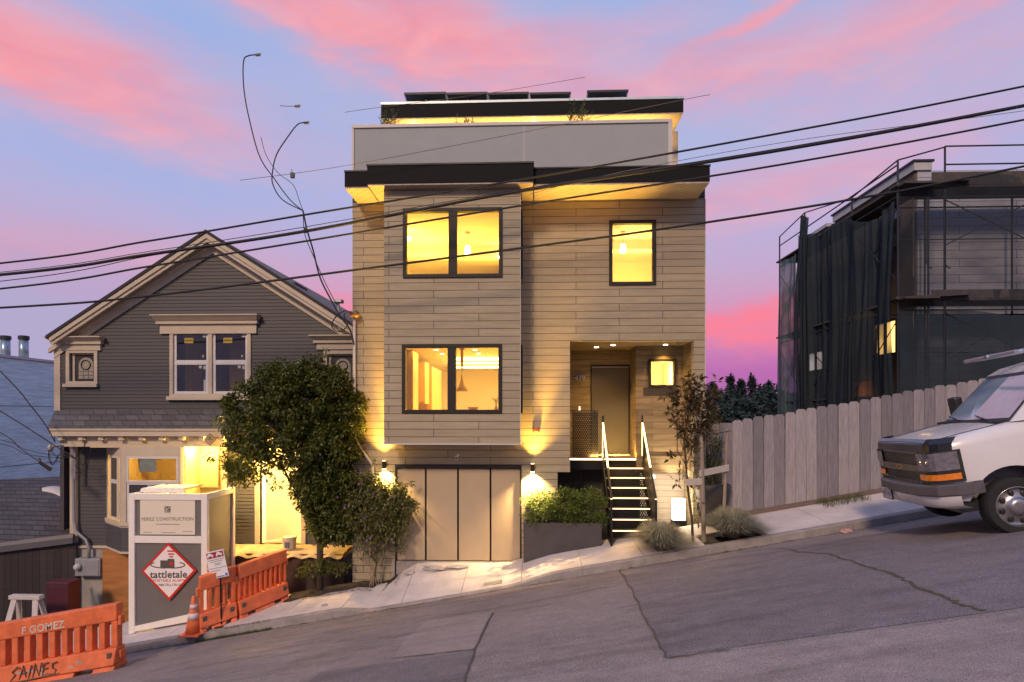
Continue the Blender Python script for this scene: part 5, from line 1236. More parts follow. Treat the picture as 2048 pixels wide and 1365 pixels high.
# rubble edge by the garage
M_rub = mat('broken_concrete', (.42, .39, .37), .95, var=.25, scale=6, bump=.5)
for i, (px, py, Y, r, lab) in enumerate(((868, 1132, -.34, (.22, .11, .05), 'flat pale broken concrete lump below the left garage door leaf'), (915, 1127, -.30, (.24, .09, .03), 'thin slab of broken concrete at the foot of the garage door'), (820, 1140, -.4, (.12, .08, .04), 'small broken concrete lump nearest the flowering shrub'), (650, 1178, -1.25, (.06, .05, .03), 'fist sized pale stone lying alone on the pavement below the tree'))):
    p = P(px, py, Y); p.z = walk_z(p.x, Y) + r[2] * .4; tag(MB().blob(p, r, 30 + i, .3, 10, 7).build('rubble_stone', M_rub, None, loc=p), lab, 'rubble', 'broken concrete lumps by the driveway')
mb = MB(); q = random.Random(8)
for i in range(1500):
    x = q.uniform(X_(610, -.3), X_(800, -.3)); y = q.uniform(-.62, .0) ; z = walk_z(x, y) + .004; a = q.uniform(0, 6.28); mb.leaf(Vector((x, y, z)), Vector((math.cos(a), math.sin(a), q.uniform(0, .3))), Vector((0, 0, 1)), q.uniform(.02, .05), q.uniform(.008, .02), .1)
o = mb.build('leaf_litter', leaf_mat('dry_leaf', (.09, .045, .02), (.05, .035, .02), 0)); o['kind'] = 'stuff'; o['label'] = 'dry fallen leaves and twigs under the street tree'; o['category'] = 'leaf litter'
x0, x1 = X_(575, -.3), X_(790, -.3); mb = MB(); n = 12
for i in range(n + 1):
    x = x0 + (x1 - x0) * i / n; w = .55 - .25 * i / n + .05 * math.sin(i * 2.1); mb.v += [(x, -w - .02, walk_z(x, -w) + .003), (x, -.01, walk_z(x, 0) + .02)]
for i in range(n): k = 2 * i; mb.f.append((k, k + 2, k + 3, k + 1))
struct(mb.build('planting_strip', M_soil))
# roof terrace plants
M_rose = leaf_mat('terrace_leaf', (.07, .12, .035), (.16, .22, .07), .35)
for i, (px, w, h, n, lab) in enumerate(((778, .22, .42, 18, 'small flowering plant at the left end above the white parapet'), (928, .22, .26, 14, 'low sprawling plant in the middle of the terrace parapet'), (1160, .26, .50, 24, 'largest terrace plant with a mauve flower spike, towards the right of the parapet'))):
    x, Y = X_(px, .33), .33; q = random.Random(60 + i); t = thing('terrace_plant', lab, 'plant', (x, Y, zp - .35), group='plants along the roof terrace parapet')
    mb = MB()
    for k in range(n):
        a = Vector((x + q.uniform(-w, w) * .8, Y + q.uniform(-.08, .08), zp - .1)); b_ = a + Vector((q.uniform(-.08, .08), 0, h * q.uniform(.5, 1.3) + .08))
        for s in range(9): p = a.lerp(b_, .3 + .7 * s / 8); aa = q.uniform(0, 6.28); mb.leaf(p, Vector((math.cos(aa), math.sin(aa), .9)), Vector((0, 0, 1)), .085, .028, .15)
    mb.build('foliage', M_rose, t)
    if i != 1:
        mb = MB(); xx = x + (.08 if i else .12)
        for k in range(40): p = Vector((xx + q.gauss(0, .025), Y, zp + h * .62 + q.uniform(-.04, .10))); aa = q.uniform(0, 6.28); mb.leaf(p, Vector((math.cos(aa), math.sin(aa), .3)), Vector((0, 0, 1)), .03, .02, .1)
        mb.build('flower', leaf_mat('terrace_flower', (.42, .26, .42), (.55, .36, .5), .3), t)
    bx('planter', M_trimw, t, x - .4, x + .4, Y - .12, Y + .14, zp - .45, zp - .10)
# ---------------------------------------------------------------- board fence
M_fb = [mat('fence_board_%d' % i, c, .85, var=.22, scale=5, stretch=(7, 7, .7), bump=.25, bscale=25) for i, c in enumerate(((.29, .265, .28), (.22, .20, .22), (.34, .305, .315), (.19, .175, .19)))]
fx_a, fx_b = X_(1443, -.02), 14.5
fe = thing('board_fence', 'tall weathered dog eared wooden board fence running uphill right of the house', 'fence', (fx_a, -.02, plane(fx_a)))
bw = .2225; n = int((fx_b - fx_a) / bw); q = random.Random(14)
for i in range(n):
    x0 = fx_a + i * bw + .004; x1 = fx_a + (i + 1) * bw - .004; xm = (x0 + x1) / 2
    zt = Z_(1450 + (1950 - 1450) * 0, 846, -.02) + (xm - X_(1450, -.02)) * GR * .955 + q.uniform(-.02, .02); zb_ = walk_z(xm, 0) + .03 + q.uniform(0, .03); yo = q.uniform(-.006, .006); lean = q.uniform(-.006, .006)
    pts = [(x0, -.03 + yo, zb_), (x1, -.03 + yo, zb_), (x1 + lean, -.03 + yo, zt - .045), (x1 - .045 + lean, -.03 + yo, zt), (x0 + .045 + lean, -.03 + yo, zt), (x0 + lean, -.03 + yo, zt - .045)]
    MB().prism(pts, (0, .022, 0)).build('board', M_fb[q.choice((0, 0, 1, 2, 2, 3))], fe, bevel=.002)
mb = MB()
for dz in (.35, 1.0, 1.6): mb.hexa([(fx_a, .002, walk_z(fx_a, 0) + dz), (fx_b, .002, walk_z(fx_b, 0) + dz), (fx_b, .04, walk_z(fx_b, 0) + dz), (fx_a, .04, walk_z(fx_a, 0) + dz), (fx_a, .002, walk_z(fx_a, 0) + dz + .09), (fx_b, .002, walk_z(fx_b, 0) + dz + .09), (fx_b, .04, walk_z(fx_b, 0) + dz + .09), (fx_a, .04, walk_z(fx_a, 0) + dz + .09)])
mb.build('rail', M_fb[1], fe)
mb = MB(); mb.hexa([(fx_a, -.05, walk_z(fx_a, 0) - .1), (fx_b, -.05, walk_z(fx_b, 0) - .1), (fx_b, .02, walk_z(fx_b, 0) - .1), (fx_a, .02, walk_z(fx_a, 0) - .1), (fx_a, -.05, walk_z(fx_a, 0) + .10), (fx_b, -.05, walk_z(fx_b, 0) + .10), (fx_b, .02, walk_z(fx_b, 0) + .10), (fx_a, .02, walk_z(fx_a, 0) + .10)]); mb.build('kickboard', mat('kick_wood', (.16, .12, .10), .9, var=.3, stretch=(1, 1, 8)), fe)
# short return fence at the house corner
rf = thing('return_fence', 'short length of pale board fence behind the young tree, closing the gap to the house', 'fence', (X_(1412, .6), .6, plane(4)))
for i in range(5):
    x = XR + .05 + i * .13; y = 1.0 - i * .2
    MB().hexa([(x, y, .9), (x + .125, y - .19, .9), (x + .135, y - .175, .9), (x + .01, y + .015, .9), (x, y, Z_(1425, 846, y)), (x + .125, y - .19, Z_(1425, 846, y)), (x + .135, y - .175, Z_(1425, 846, y)), (x + .01, y + .015, Z_(1425, 846, y))]).build('board', M_fb[i % 3], rf)
# ---------------------------------------------------------------- distant trees
def far_tree(px, Y, top, w, kind, seed, lab):
    q = random.Random(seed); x = X_(px, Y); zt = Z_(px, top, Y); z0 = -9
    b_ = Vector((x, Y, z0)); H = zt - z0; t = thing('conifer' if kind else 'round_tree', lab, 'tree', b_, group='dark trees on the skyline behind the fence')
    mb = MB()
    if kind:
        for i in range(90):
            k = q.random() ** .8; r = w * .8 * (1 - k) ** 1.1 + .15; a = q.uniform(0, 6.28); z = z0 + H * (.25 + .75 * k)
            clump(mb, (x + r * .7 * math.cos(a), Y + r * .7 * math.sin(a), z - .2), (r * .45 + .12, r * .45 + .12, .3), 46, .42, .15, q, .1, 1.0)
        for s in range(40): h_ = q.random() * 2.2; clump(mb, (x + q.gauss(0, .06 + .12 * h_), Y, zt - h_), (.10 + .08 * h_, .12, .2), 5, .34, .11, q, -.5)
    else:
        for i in range(70):
            a = q.uniform(0, 6.28); k = q.uniform(-1, 1); rr = math.sqrt(1 - k * k) * w; clump(mb, (x + rr * math.cos(a), Y + rr * math.sin(a) * .8, zt - w * 1.1 + k * w * 1.0), (.9, .9, .7), 60, .5, .25, q)
        for i in range(30): a = q.uniform(0, 6.28); clump(mb, (x + w * .8 * math.cos(a), Y + w * .6 * math.sin(a), zt - w * 2 - q.random() * 3), (1, 1, 1), 50, .5, .25, q)
    mb.build('crown', leaf_mat('far_leaf', (.014, .030, .030), (.030, .052, .045), .1, .7), t)
    MB().tube([b_, b_ + Vector((0, 0, H * .8))], [.35, .08], 7).build('trunk', M_bark, t)
far = [(1395, 47, 790, 2.4, 0), (1425, 52, 768, 2.0, 1), (1443, 44, 785, 2.2, 0), (1462, 54, 752, 2.2, 1), (1482, 50, 762, 1.9, 1), (1503, 56, 750, 2.4, 1), (1520, 48, 770, 1.8, 1), (1538, 53, 765, 2.2, 1), (1475, 40, 805, 2.6, 0), (1510, 42, 800, 2.6, 0), (1550, 45, 780, 2.4, 0), (1430, 38, 812, 2.2, 0)]
labs = ['rounded dark tree half hidden by the house corner on the skyline', 'dark conifer nearest the house corner on the skyline', 'rounded dark tree between the first two skyline conifers', 'tall ragged conifer left of the skyline centre', 'dark conifer with a dipping top at the skyline centre', 'tallest ragged conifer of the skyline group', 'slim dark conifer right of the tallest one', 'dark conifer nearest the scaffolded building', 'broad low dark tree in front of the middle conifers', 'broad low dark tree in front of the tallest conifer', 'rounded dark tree half hidden behind the scaffold netting', 'low dark tree nearest the fence top by the house']
for i, (f, l) in enumerate(zip(far, labs)): far_tree(*f, 100 + i, l)
# small things on pavement and road
p = P(984, 1160, -1.25); t = thing('utility_cover', 'small grey iron utility cover let into the pavement in front of the garage', 'cover', (p.x, -1.25, walk_z(p.x, -1.25)))
def flat(nm, m_, x0, x1, y0, y1, h): MB().hexa([(x0, y0, walk_z(x0, y0) - .02), (x1, y0, walk_z(x1, y0) - .02), (x1, y1, walk_z(x1, y1) - .02), (x0, y1, walk_z(x0, y1) - .02), (x0, y0, walk_z(x0, y0) + h), (x1, y0, walk_z(x1, y0) + h), (x1, y1, walk_z(x1, y1) + h), (x0, y1, walk_z(x0, y1) + h)]).build(nm, m_, t)
flat('rim', mat('cover_rim', (.20, .19, .19), .6, .3, var=.2), p.x - .2, p.x + .2, -1.36, -1.14, .005); flat('lid', mat('cover_lid', (.30, .28, .27), .7, .2, var=.3, scale=20), p.x - .17, p.x + .17, -1.335, -1.165, .009)
p = Vector((X_(1692, YG - .1), YG - .12, 0)); p.z = road_z(p.x, p.y) + .03
tag(MB().blob(p, (.10, .05, .045), 71, .3, 10, 7).build('kerb_chip', mat('chip_pink', (.55, .33, .30), .9, var=.2), None, loc=p), 'pinkish broken kerb chip lying in the gutter below the fence', 'rubble')
q = random.Random(33); mb = MB()
for i in range(70):
    x, y = q.uniform(-4, 7.5), YG - q.uniform(.2, 5.5); z = road_z(x, y) + .014; a = q.uniform(0, 6.28); mb.leaf(Vector((x, y, z)), Vector((math.cos(a), math.sin(a), 0)), Vector((0, 0, 1)), q.uniform(.015, .05), q.uniform(.01, .025), .1)
o = mb.build('road_litter', leaf_mat('pale_litter', (.5, .46, .42), (.12, .08, .05), 0)); o['kind'] = 'stuff'; o['label'] = 'tiny scraps of pale litter and dry leaves scattered over the street'; o['category'] = 'litter'
# ---------------------------------------------------------------- building site on the right
M_nside = plank_mat('newbuild_boards', (.40, .41, .47), row=.22, length=3.0, gap=.012, nails=False, var=.06)
M_osb = mat('sheathing_brown', (.135, .095, .07), .9, var=.25, scale=3)
SXW, SY0, SY1 = 10.4, 3.5, 10.2
ztw = Z_(1840, 342, SY0)
sb = thing('scaffolded_building', 'unfinished grey boarded building wrapped in scaffolding and dark netting, one yellow window lit', 'building', (SXW, SY0, 2.0))
wl1 = (Y1 := SY0 + .75, SY0 + 1.9, Z_(1790, 712, SY0 + 1.3), Z_(1790, 642, SY0 + 1.3)); wl2 = (8.4, 9.6, Z_(1648, 742, 8.6), Z_(1648, 700, 8.6))
mb = MB(); mb.box(SXW, 21, SY0, SY1, 1.0, ztw); mb.build('front_wall', M_nside, sb)
mb = MB()
hs_ = [wl1, wl2]; ys_ = sorted({SY0 + .03, SY1, *[h[i] for h in hs_ for i in (0, 1)]}); zs_ = sorted({1.0, ztw - .02, *[h[i] for h in hs_ for i in (2, 3)]})
for a, b in zip(ys_, ys_[1:]):
    for c, d in zip(zs_, zs_[1:]):
        if not any(h[0] < (a + b) / 2 < h[1] and h[2] < (c + d) / 2 < h[3] for h in hs_): mb.box(SXW - .06, SXW - .002, a, b, c, d)
mb.build('side_wall', M_osb, sb)
for h, g in ((wl1, glow('window_lit_yellow', (1, .58, .16), 2.6)), (wl2, glow('window_lit_pale', (.9, .75, .72), 1.1))):
    f = MB(); ym = (h[0] + h[1]) / 2
    for a, b, c, d in ((h[0], h[1], h[2], h[2] + .06), (h[0], h[1], h[3] - .06, h[3]), (h[0], h[0] + .06, h[2] + .06, h[3] - .06), (h[1] - .06, h[1], h[2] + .06, h[3] - .06), (ym - .03, ym + .03, h[2] + .06, h[3] - .06)): f.box(SXW - .10, SXW - .004, a, b, c, d)
    o = f.build('window', M_frame, sb); bx('pane', g, o, SXW - .03, SXW - .026, h[0] + .06, h[1] - .06, h[2] + .06, h[3] - .06)
# dark upper window on the side and parapets
f = MB(); f.box(SXW - .09, SXW - .061, 4.1, 5.2, Z_(1790, 500, 4.6), Z_(1790, 430, 4.6)); f.build('window', mat('dark_window', (.02, .03, .035), .15, spec=.8), sb)
mb = MB(); mb.box(SXW - .12, SXW + .35, SY0 - .05, SY0 + 4.2, ztw + .001, ztw + .22); mb.box(SXW - .12, SXW + .35, SY0 + 4.6, SY1, ztw + .001, ztw + .12); mb.build('parapet', mat('parapet_pale', (.46, .47, .46), .7, var=.1), sb)
mb = MB(); mb.box(SXW - .16, SXW + .4, SY0 - .08, SY0 + 4.25, ztw + .222, ztw + .28); mb.build('parapet_cap', M_cap, sb)
bx('orange_board', mat('plywood', (.40, .17, .05), .8, var=.25, scale=2, stretch=(1, 1, 5)), sb, SXW - .1, SXW - .063, 5.2, 6.4, 3.0, 4.3)
lamp('site_light', 'POINT', (SXW - .5, 5.9, 3.9), 7, (1, .55, .2), sb, .1)
# scaffold
M_tubes = mat('scaffold_steel', (.05, .055, .065), .5, .5, var=.2); M_plk = mat('scaffold_plank', (.075, .065, .06), .9, var=.3, stretch=(1, 6, 1))
SX, SFY = 9.2, 2.4
sf = thing('scaffold', 'tall tube scaffold with cross braces and plank decks around the unfinished building', 'scaffold', (SX, SFY, 1.8))
lv = [Z_(1890, 820, SFY) - .55, Z_(1890, 790, SFY), Z_(1890, 598, SFY), Z_(1890, 372, SFY)]; ztop_ = Z_(1775, 322, SFY)
ylist = [SFY, 4.5, 7.4, 9.4]; xlist = [SX + .75, X_(1890, SFY), 12.6, 14.8, 17.0]
def pole(x, y, z1, z0=1.2): MB().tube([(x, y, z0), (x, y, z1)], .025, 7).build('pole', M_tubes, sf)
def bar(a, b, nm='rail', r=.02): MB().tube([a, b], r, 6).build(nm, M_tubes, sf)
tops = [Z_(1775, 321, SFY), Z_(1690, 396, 4.5), Z_(1598, 426, 7.4), Z_(1550, 474, 9.4)]
for y, zt in zip(ylist, tops): pole(SX, y, zt); pole(SX + .75, y, lv[3] + .1)
for x in xlist[1:]: pole(x, SFY, Z_(1890, 293, SFY)); pole(x, SFY + .75, lv[3] + .1)
pole(SX + 1.15, SFY, Z_(1890, 293, SFY) - 1.2)
for i in range(3):
    y0, y1 = ylist[i], ylist[i + 1]
    bar((SX, y0, tops[i]), (SX, y1, tops[i + 1]))
    bar((SX, y0, lv[3] + .55), (SX, y1, lv[3] + .55))
    for k in range(1, 4):
        bar((SX, y0, lv[k] - .25), (SX, y1, lv[k] - .25)); bar((SX, y0, lv[k] - 2.4), (SX, y1, lv[k] - .5), 'brace', .014); bar((SX, y1, lv[k] - 2.4), (SX, y0, lv[k] - .5), 'brace', .014)
zt9 = Z_(1890, 293, SFY)
bar((xlist[1], SFY, zt9), (17.2, SFY, zt9)); bar((xlist[1], SFY, zt9 - .46), (17.2, SFY, zt9 - .46)); bar((SX, SFY, tops[0]), (xlist[1], SFY, zt9 - .02))
for k in range(1, 4):
    bar((SX, SFY, lv[k] - .28), (17.2, SFY, lv[k] - .28)); bar((SX, SFY + .75, lv[k] - .28), (17.2, SFY + .75, lv[k] - .28)); bar((SX, SFY, lv[k] - 1.35), (17.2, SFY, lv[k] - 1.35), 'rail', .014)
    for a, b in zip(xlist[1:], xlist[2:]): bar((a, SFY, lv[k] - 1.5), (b, SFY, lv[k] - .35), 'brace', .014); bar((b, SFY, lv[k] - 1.5), (a, SFY, lv[k] - .35), 'brace', .014)
    bar((SX + .38, SFY, lv[k] - 2.3), (SX + .38, SFY, lv[k] - .3), 'ladder_frame', .018)
    for x in (xlist[1] - .45, xlist[1] + .0):
        pts = [(x, SFY + .02, lv[k] - .3), (x, SFY + .02, lv[k] - 1.9), (x + .05, SFY + .02, lv[k] - 2.02), (x + .14, SFY + .02, lv[k] - 2.08)]; MB().tube(pts, .016, 6).build('ladder_frame', M_tubes, sf)
    MB().box(SX - .05, SX + .80, SFY - .35, 9.6, lv[k] - .05, lv[k] + .0).build('plank_deck', M_plk, sf)
    mb = MB(); mb.box(SX + .81, 17.2, SFY - .05, SFY + .80, lv[k] - .05, lv[k]); mb.box(SX + .81, 17.2, SFY - .06, SFY - .03, lv[k] + .001, lv[k] + (.32 if k == 3 else .22)); mb.build('plank_deck', M_plk, sf)
    MB().hexa([(SX - .1, SFY - .1, lv[k] - .02), (xlist[1] + .5, SFY - .22, lv[k] + .06), (xlist[1] + .5, SFY + .05, lv[k] + .06), (SX - .1, SFY + .2, lv[k] - .02), (SX - .1, SFY - .1, lv[k] + .04), (xlist[1] + .5, SFY - .22, lv[k] + .11), (xlist[1] + .5, SFY + .05, lv[k] + .11), (SX - .1, SFY + .2, lv[k] + .04)]).build('loose_plank', M_plk, sf)
# debris netting
def net_mat(name, c, op):
    m = bpy.data.materials.new(name); nt, N, L = nodes(m); b = N['Principled BSDF']; b.inputs['Base Color'].default_value = (*c, 1); b.inputs['Roughness'].default_value = .9; b.inputs['Specular IOR Level'].default_value = .1
    geo = N.new('ShaderNodeNewGeometry'); nz = N.new('ShaderNodeTexNoise'); nz.inputs['Scale'].default_value = 1.1; nz.inputs['Detail'].default_value = 6; L.new(geo.outputs['Position'], nz.inputs[0])
    mr = N.new('ShaderNodeMapRange'); mr.inputs[1].default_value = .35; mr.inputs[2].default_value = .65; mr.inputs[3].default_value = min(1, op + .12); mr.inputs[4].default_value = op - .14; L.new(nz.outputs['Fac'], mr.inputs[0])
    t = N.new('ShaderNodeBsdfTransparent'); mx = N.new('ShaderNodeMixShader'); L.new(mr.outputs[0], mx.inputs[0]); L.new(t.outputs[0], mx.inputs[1]); L.new(b.outputs[0], mx.inputs[2]); L.new(mx.outputs[0], N['Material Output'].inputs[0]); return m
M_netd = net_mat('net_dark', (.032, .045, .058), .84); M_netl = net_mat('net_light', (.085, .125, .145), .86); M_netf = net_mat('net_thin', (.045, .052, .065), .36)
def net(name, lab, m, fn, nu, nv, loc, seed, amp=.07):
    nu = nu * 2; q = random.Random(seed); ph = [q.uniform(0, 6) for _ in range(5)]; mb = MB()
    for j in range(nv + 1):
        for i in range(nu + 1):
            u, v = i / nu, j / nv; p, n_ = fn(u, v)
            w = amp * (math.sin(u * 9 + ph[0]) + .6 * math.sin(u * 23 + ph[1] + v * 4) + .35 * math.sin(u * 47 + ph[3] + v * 3) + .25 * math.sin(u * 90 + ph[4]) + .5 * math.sin(v * 6 + ph[2] + u * 3)); mb.v.append(tuple(Vector(p) + Vector(n_) * w))
    for j in range(nv):
        for i in range(nu): k = j * (nu + 1) + i; mb.f.append((k, k + 1, k + nu + 2, k + nu + 1))
    tag(mb.build(name, m, None, smooth=True, loc=loc), lab, 'netting', 'debris nets on the scaffold')
def side(y0, y1, zb_, t0, t1, sag=.15, dx=-.06): return lambda u, v: ((SX + dx, y0 + (y1 - y0) * u, zb_ + ((t0 + (t1 - t0) * u - sag * math.sin(math.pi * u)) - zb_) * v), (-1, 0, 0))
net('debris_net', 'dark net hanging over the near end of the scaffold side, below the plank deck', M_netd, side(SFY, 4.6, 3.0, tops[0] - 1.0, tops[1] - .55, .3), 40, 16, (SX, SFY, 3), 1)
net('debris_net', 'dark net over the middle of the scaffold side', M_netd, side(4.5, 7.45, 2.6, tops[1] - .55, tops[2] - .75, .12, -.08), 40, 16, (SX, 4.5, 3), 2)
net('debris_net', 'lighter blue grey net over the far left end of the scaffold', M_netl, side(7.75, 9.45, 1.5, tops[2] - 1.3, tops[3] - .95, .02), 40, 16, (SX, 7.7, 3), 3, .04)
net('debris_net', 'torn dark net bunched and draped over the scaffold top near its far end', M_netd, lambda u, v: ((SX - .14 - .10 * math.sin(v * 3), 6.85 + .5 * u + .25 * (1 - v) * (u - .3), 2.6 + (tops[2] - .4 - 2.6 + .3 * u) * v), (-1, .6, 0)), 24, 30, (SX, 7, 3), 4, .05)
zl3 = lv[2] - .35
net('debris_net', 'dark net sheet covering the lower front of the scaffold above the fence', M_netd, lambda u, v: ((SX + 8.0 * u, SFY - .06, 2.2 + (zl3 - 2.2 + .1 * math.sin(u * 12)) * v), (0, -1, 0)), 60, 14, (SX + 3, SFY, 3), 5, .04)
net('debris_net', 'thin see through net over the upper front of the scaffold', M_netf, lambda u, v: ((SX + 8.0 * u, SFY - .05, zl3 + (Z_(1890, 350, SFY) - zl3 - .25 * math.sin(u * 9 + .6) ** 2) * v), (0, -1, 0)), 60, 14, (SX + 3, SFY, 7), 6, .03)
tag(MB().tube([(SX + .1 + .2 * i, SFY - .12, Z_(1780 + i * 12, 838 - 2 * i, SFY) + .10 * math.sin(i * 1.35)) for i in range(26)], .05, 7).build('rolled_net', M_netd, None, smooth=True, loc=(SX, SFY, 3)), 'rolled edge of dark netting sagging along the foot of the scaffold front', 'netting')
# ---------------------------------------------------------------- the van
VO = Vector((5.86, -3.50, 0)); VO.z = road_z(VO.x, VO.y) + .05
ex = Vector((1, 0.0, GR)).normalized(); nz_ = Vector((-GR, CR * .35, 1)).normalized(); ey = nz_.cross(ex).normalized(); ez = ex.cross(ey).normalized()
ex, ey = (ex * math.cos(R(-9)) + ey * math.sin(R(-9))), (ey * math.cos(R(-9)) - ex * math.sin(R(-9)))
VM = Matrix(((ex.x, ey.x, ez.x, VO.x), (ex.y, ey.y, ez.y, VO.y), (ex.z, ey.z, ez.z, VO.z), (0, 0, 0, 1)))
van = thing('parked_van', 'white van with black grille and roof ladder rack parked facing downhill at the kerb', 'van', VO)
van.matrix_world = VM
M_white = mat('van_white', (.72, .70, .71), .28, var=.03, coat=.6, scale=2); M_blk = mat('van_black_plastic', (.022, .022, .025), .45, var=.15); M_gry = mat('van_bumper_grey', (.10, .095, .105), .5, var=.08); M_chr = mat('van_chrome', (.55, .5, .45), .18, 1.0, var=.03)
M_tyre = mat('tyre_rubber', (.02, .019, .02), .85, var=.2); M_hub = mat('steel_rim', (.42, .40, .40), .32, .85, var=.1)
VS = 1.10
def vp(x, y, z): return (x * 1.04, y * 1.0, z * VS)
def half(w, zb_, zs, zt, wt): return [(w * .90, zb_), (w * .985, zb_ + .10), (w, zb_ + .28), (w, .86), (w * .995, zs - .13), (w * .975, zs - .05), (w * .93, zs), (wt, zt - .01), (wt * .5, zt + .012), (0, zt + .018)]
st_ = [(.02, .80, .56, 1.225, 1.245, .70), (.07, .86, .52, 1.25, 1.275, .72), (.20, .925, .50, 1.27, 1.30, .74), (.45, .955, .47, 1.295, 1.33, .76), (.80, .965, .45, 1.325, 1.365, .78), (1.05, .97, .45, 1.345, 1.39, .80), (1.3, .975, .45, 1.37, 1.40, .82), (2.2, .98, .45, 1.38, 1.40, .82), (3.6, .98, .45, 1.38, 1.40, .82), (5.35, .98, .45, 1.38, 1.40, .82), (5.4, .95, .5, 1.36, 1.38, .80)]
mb = MB(); rings = []
for x, w, zb_, zs, zt, wt in st_:
    h = half(w, zb_, zs, zt, wt); ring = [(-y, z) for y, z in h] + [(y, z) for y, z in h[-2::-1]]
    rings.append(len(mb.v)); mb.v += [vp(x, y, z) for y, z in ring]
n = len(ring)
for a, b in zip(rings, rings[1:]):
    for k in range(n): k2 = (k + 1) % n; mb.f.append((a + k, a + k2, b + k2, b + k))
mb.f.append(tuple(rings[0] + k for k in range(n))[::-1]); mb.f.append(tuple(rings[-1] + k for k in range(n)))
body = mb.build('body', M_white, van, smooth=True, local=True)
cut_ = MB()
for xw in (.84, 4.35): cut_.lathe(vp(xw, 0, .40), [(.46 * VS, -1.3), (.46 * VS, -.62)], 36, 'y').lathe(vp(xw, 0, .40), [(.46 * VS, .62), (.46 * VS, 1.3)], 36, 'y')
co_ = cut_.build('arch_cutter', M_blk, van, local=True)
bm_ = bmesh.new(); bm_.from_mesh(body.data); bmesh.ops.recalc_face_normals(bm_, faces=bm_.faces); bm_.to_mesh(body.data); bm_.free()
bm_ = bmesh.new(); bm_.from_mesh(co_.data); bmesh.ops.recalc_face_normals(bm_, faces=bm_.faces); bm_.to_mesh(co_.data); bm_.free()
md = body.modifiers.new('arch', 'BOOLEAN'); md.object = co_; md.operation = 'DIFFERENCE'; md.solver = 'EXACT'
bpy.context.view_layer.update(); bake(body); me_ = co_.data; bpy.data.objects.remove(co_); bpy.data.meshes.remove(me_)
es = body.modifiers.new('edges', 'EDGE_SPLIT'); es.split_angle = R(38)
def vbox(name, m, x0, x1, y0, y1, z0, z1, parent=None, bevel=0):
    return MB().hexa([vp(x0, y0, z0), vp(x1, y0, z0), vp(x1, y1, z0), vp(x0, y1, z0), vp(x0, y0, z1), vp(x1, y0, z1), vp(x1, y1, z1), vp(x0, y1, z1)]).build(name, m, parent or van, local=True, bevel=bevel)
# cabin
cb = [(1.02, .86, 1.385), (1.16, .95, 1.37), (5.38, .95, 1.37)]; ct = [(1.72, .74, 1.96), (1.86, .80, 2.03), (5.25, .80, 2.03)]
mb = MB(); bt_ = [(cb[0][0], -cb[0][1]), (cb[0][0] - .10, 0), (cb[0][0], cb[0][1]), (cb[1][0], cb[1][1]), (cb[2][0], cb[2][1]), (cb[2][0], -cb[2][1]), (cb[1][0], -cb[1][1])]
tp_ = [(ct[0][0], -ct[0][1]), (ct[0][0] - .06, 0), (ct[0][0], ct[0][1]), (ct[1][0], ct[1][1]), (ct[2][0], ct[2][1]), (ct[2][0], -ct[2][1]), (ct[1][0], -ct[1][1])]
k = len(bt_); mb.v += [vp(x, y, 1.375) for x, y in bt_] + [vp(x, y, 1.96) for x, y in tp_] + [vp(x + (.16 if i < 3 else (.03 if i in (3, 6) else -.1)), y * .93, 2.025) for i, (x, y) in enumerate(tp_)] + [vp(x + (.45 if i < 3 else (.3 if i in (3, 6) else -.3)), y * .70, 2.07) for i, (x, y) in enumerate(tp_)]
for L0 in range(3):
    for i in range(k): j = (i + 1) % k; mb.f.append((L0 * k + i, L0 * k + j, (L0 + 1) * k + j, (L0 + 1) * k + i))
mb.f.append(tuple(3 * k + i for i in range(k))); mb.f.append(tuple(range(k))[::-1])
cabin = mb.build('cabin', M_white, van, local=True)
bm_ = bmesh.new(); bm_.from_mesh(cabin.data); bmesh.ops.recalc_face_normals(bm_, faces=bm_.faces); bm_.to_mesh(cabin.data); bm_.free()
M_ws = mat('windscreen', (.30, .40, .50), .06, var=.25, scale=1.3, spec=.9, coat=1); M_sg = mat('side_glass', (.03, .04, .05), .08, spec=.8, var=.1)  # windscreen: reflected sky is painted in as the pale blue base colour
def quad_on(b0, b1, t1, t0, u0, u1, v0, v1, off):
    b0, b1, t1, t0 = map(Vector, (b0, b1, t1, t0)); n_ = (b1 - b0).cross(t0 - b0).normalized() * off
    def p(u, v): return (b0.lerp(b1, u)).lerp(t0.lerp(t1, u), v) + n_
    return [p(u0, v0), p(u1, v0), p(u1, v1), p(u0, v1)]
for sgn, nm in ((1, 'a'), (-1, 'b')):
    b0, b1 = vp(bt_[0][0], bt_[0][1], 1.375), vp(bt_[1][0], 0, 1.375); t0, t1 = vp(tp_[0][0], tp_[0][1], 1.96), vp(tp_[1][0], 0, 1.96)
    if sgn < 0: b0, b1, t0, t1 = vp(bt_[1][0], 0, 1.375), vp(bt_[2][0], bt_[2][1], 1.375), vp(tp_[1][0], 0, 1.96), vp(tp_[2][0], tp_[2][1], 1.96)
    o_ = -.004 if (Vector(b1) - Vector(b0)).cross(Vector(t0) - Vector(b0)).x > 0 else .004
    e0, e1 = (.03, 1.0) if sgn > 0 else (0, .97); i0, i1 = (.08, 1.0) if sgn > 0 else (0, .92)
    MB().poly(*quad_on(b0, b1, t1, t0, e0, e1, .0, .98, o_)).build('windscreen_border', M_blk, van, local=True)
    MB().poly(*quad_on(b0, b1, t1, t0, i0, i1, .07, .90, o_ * 2)).build('windscreen', M_ws, van, local=True)
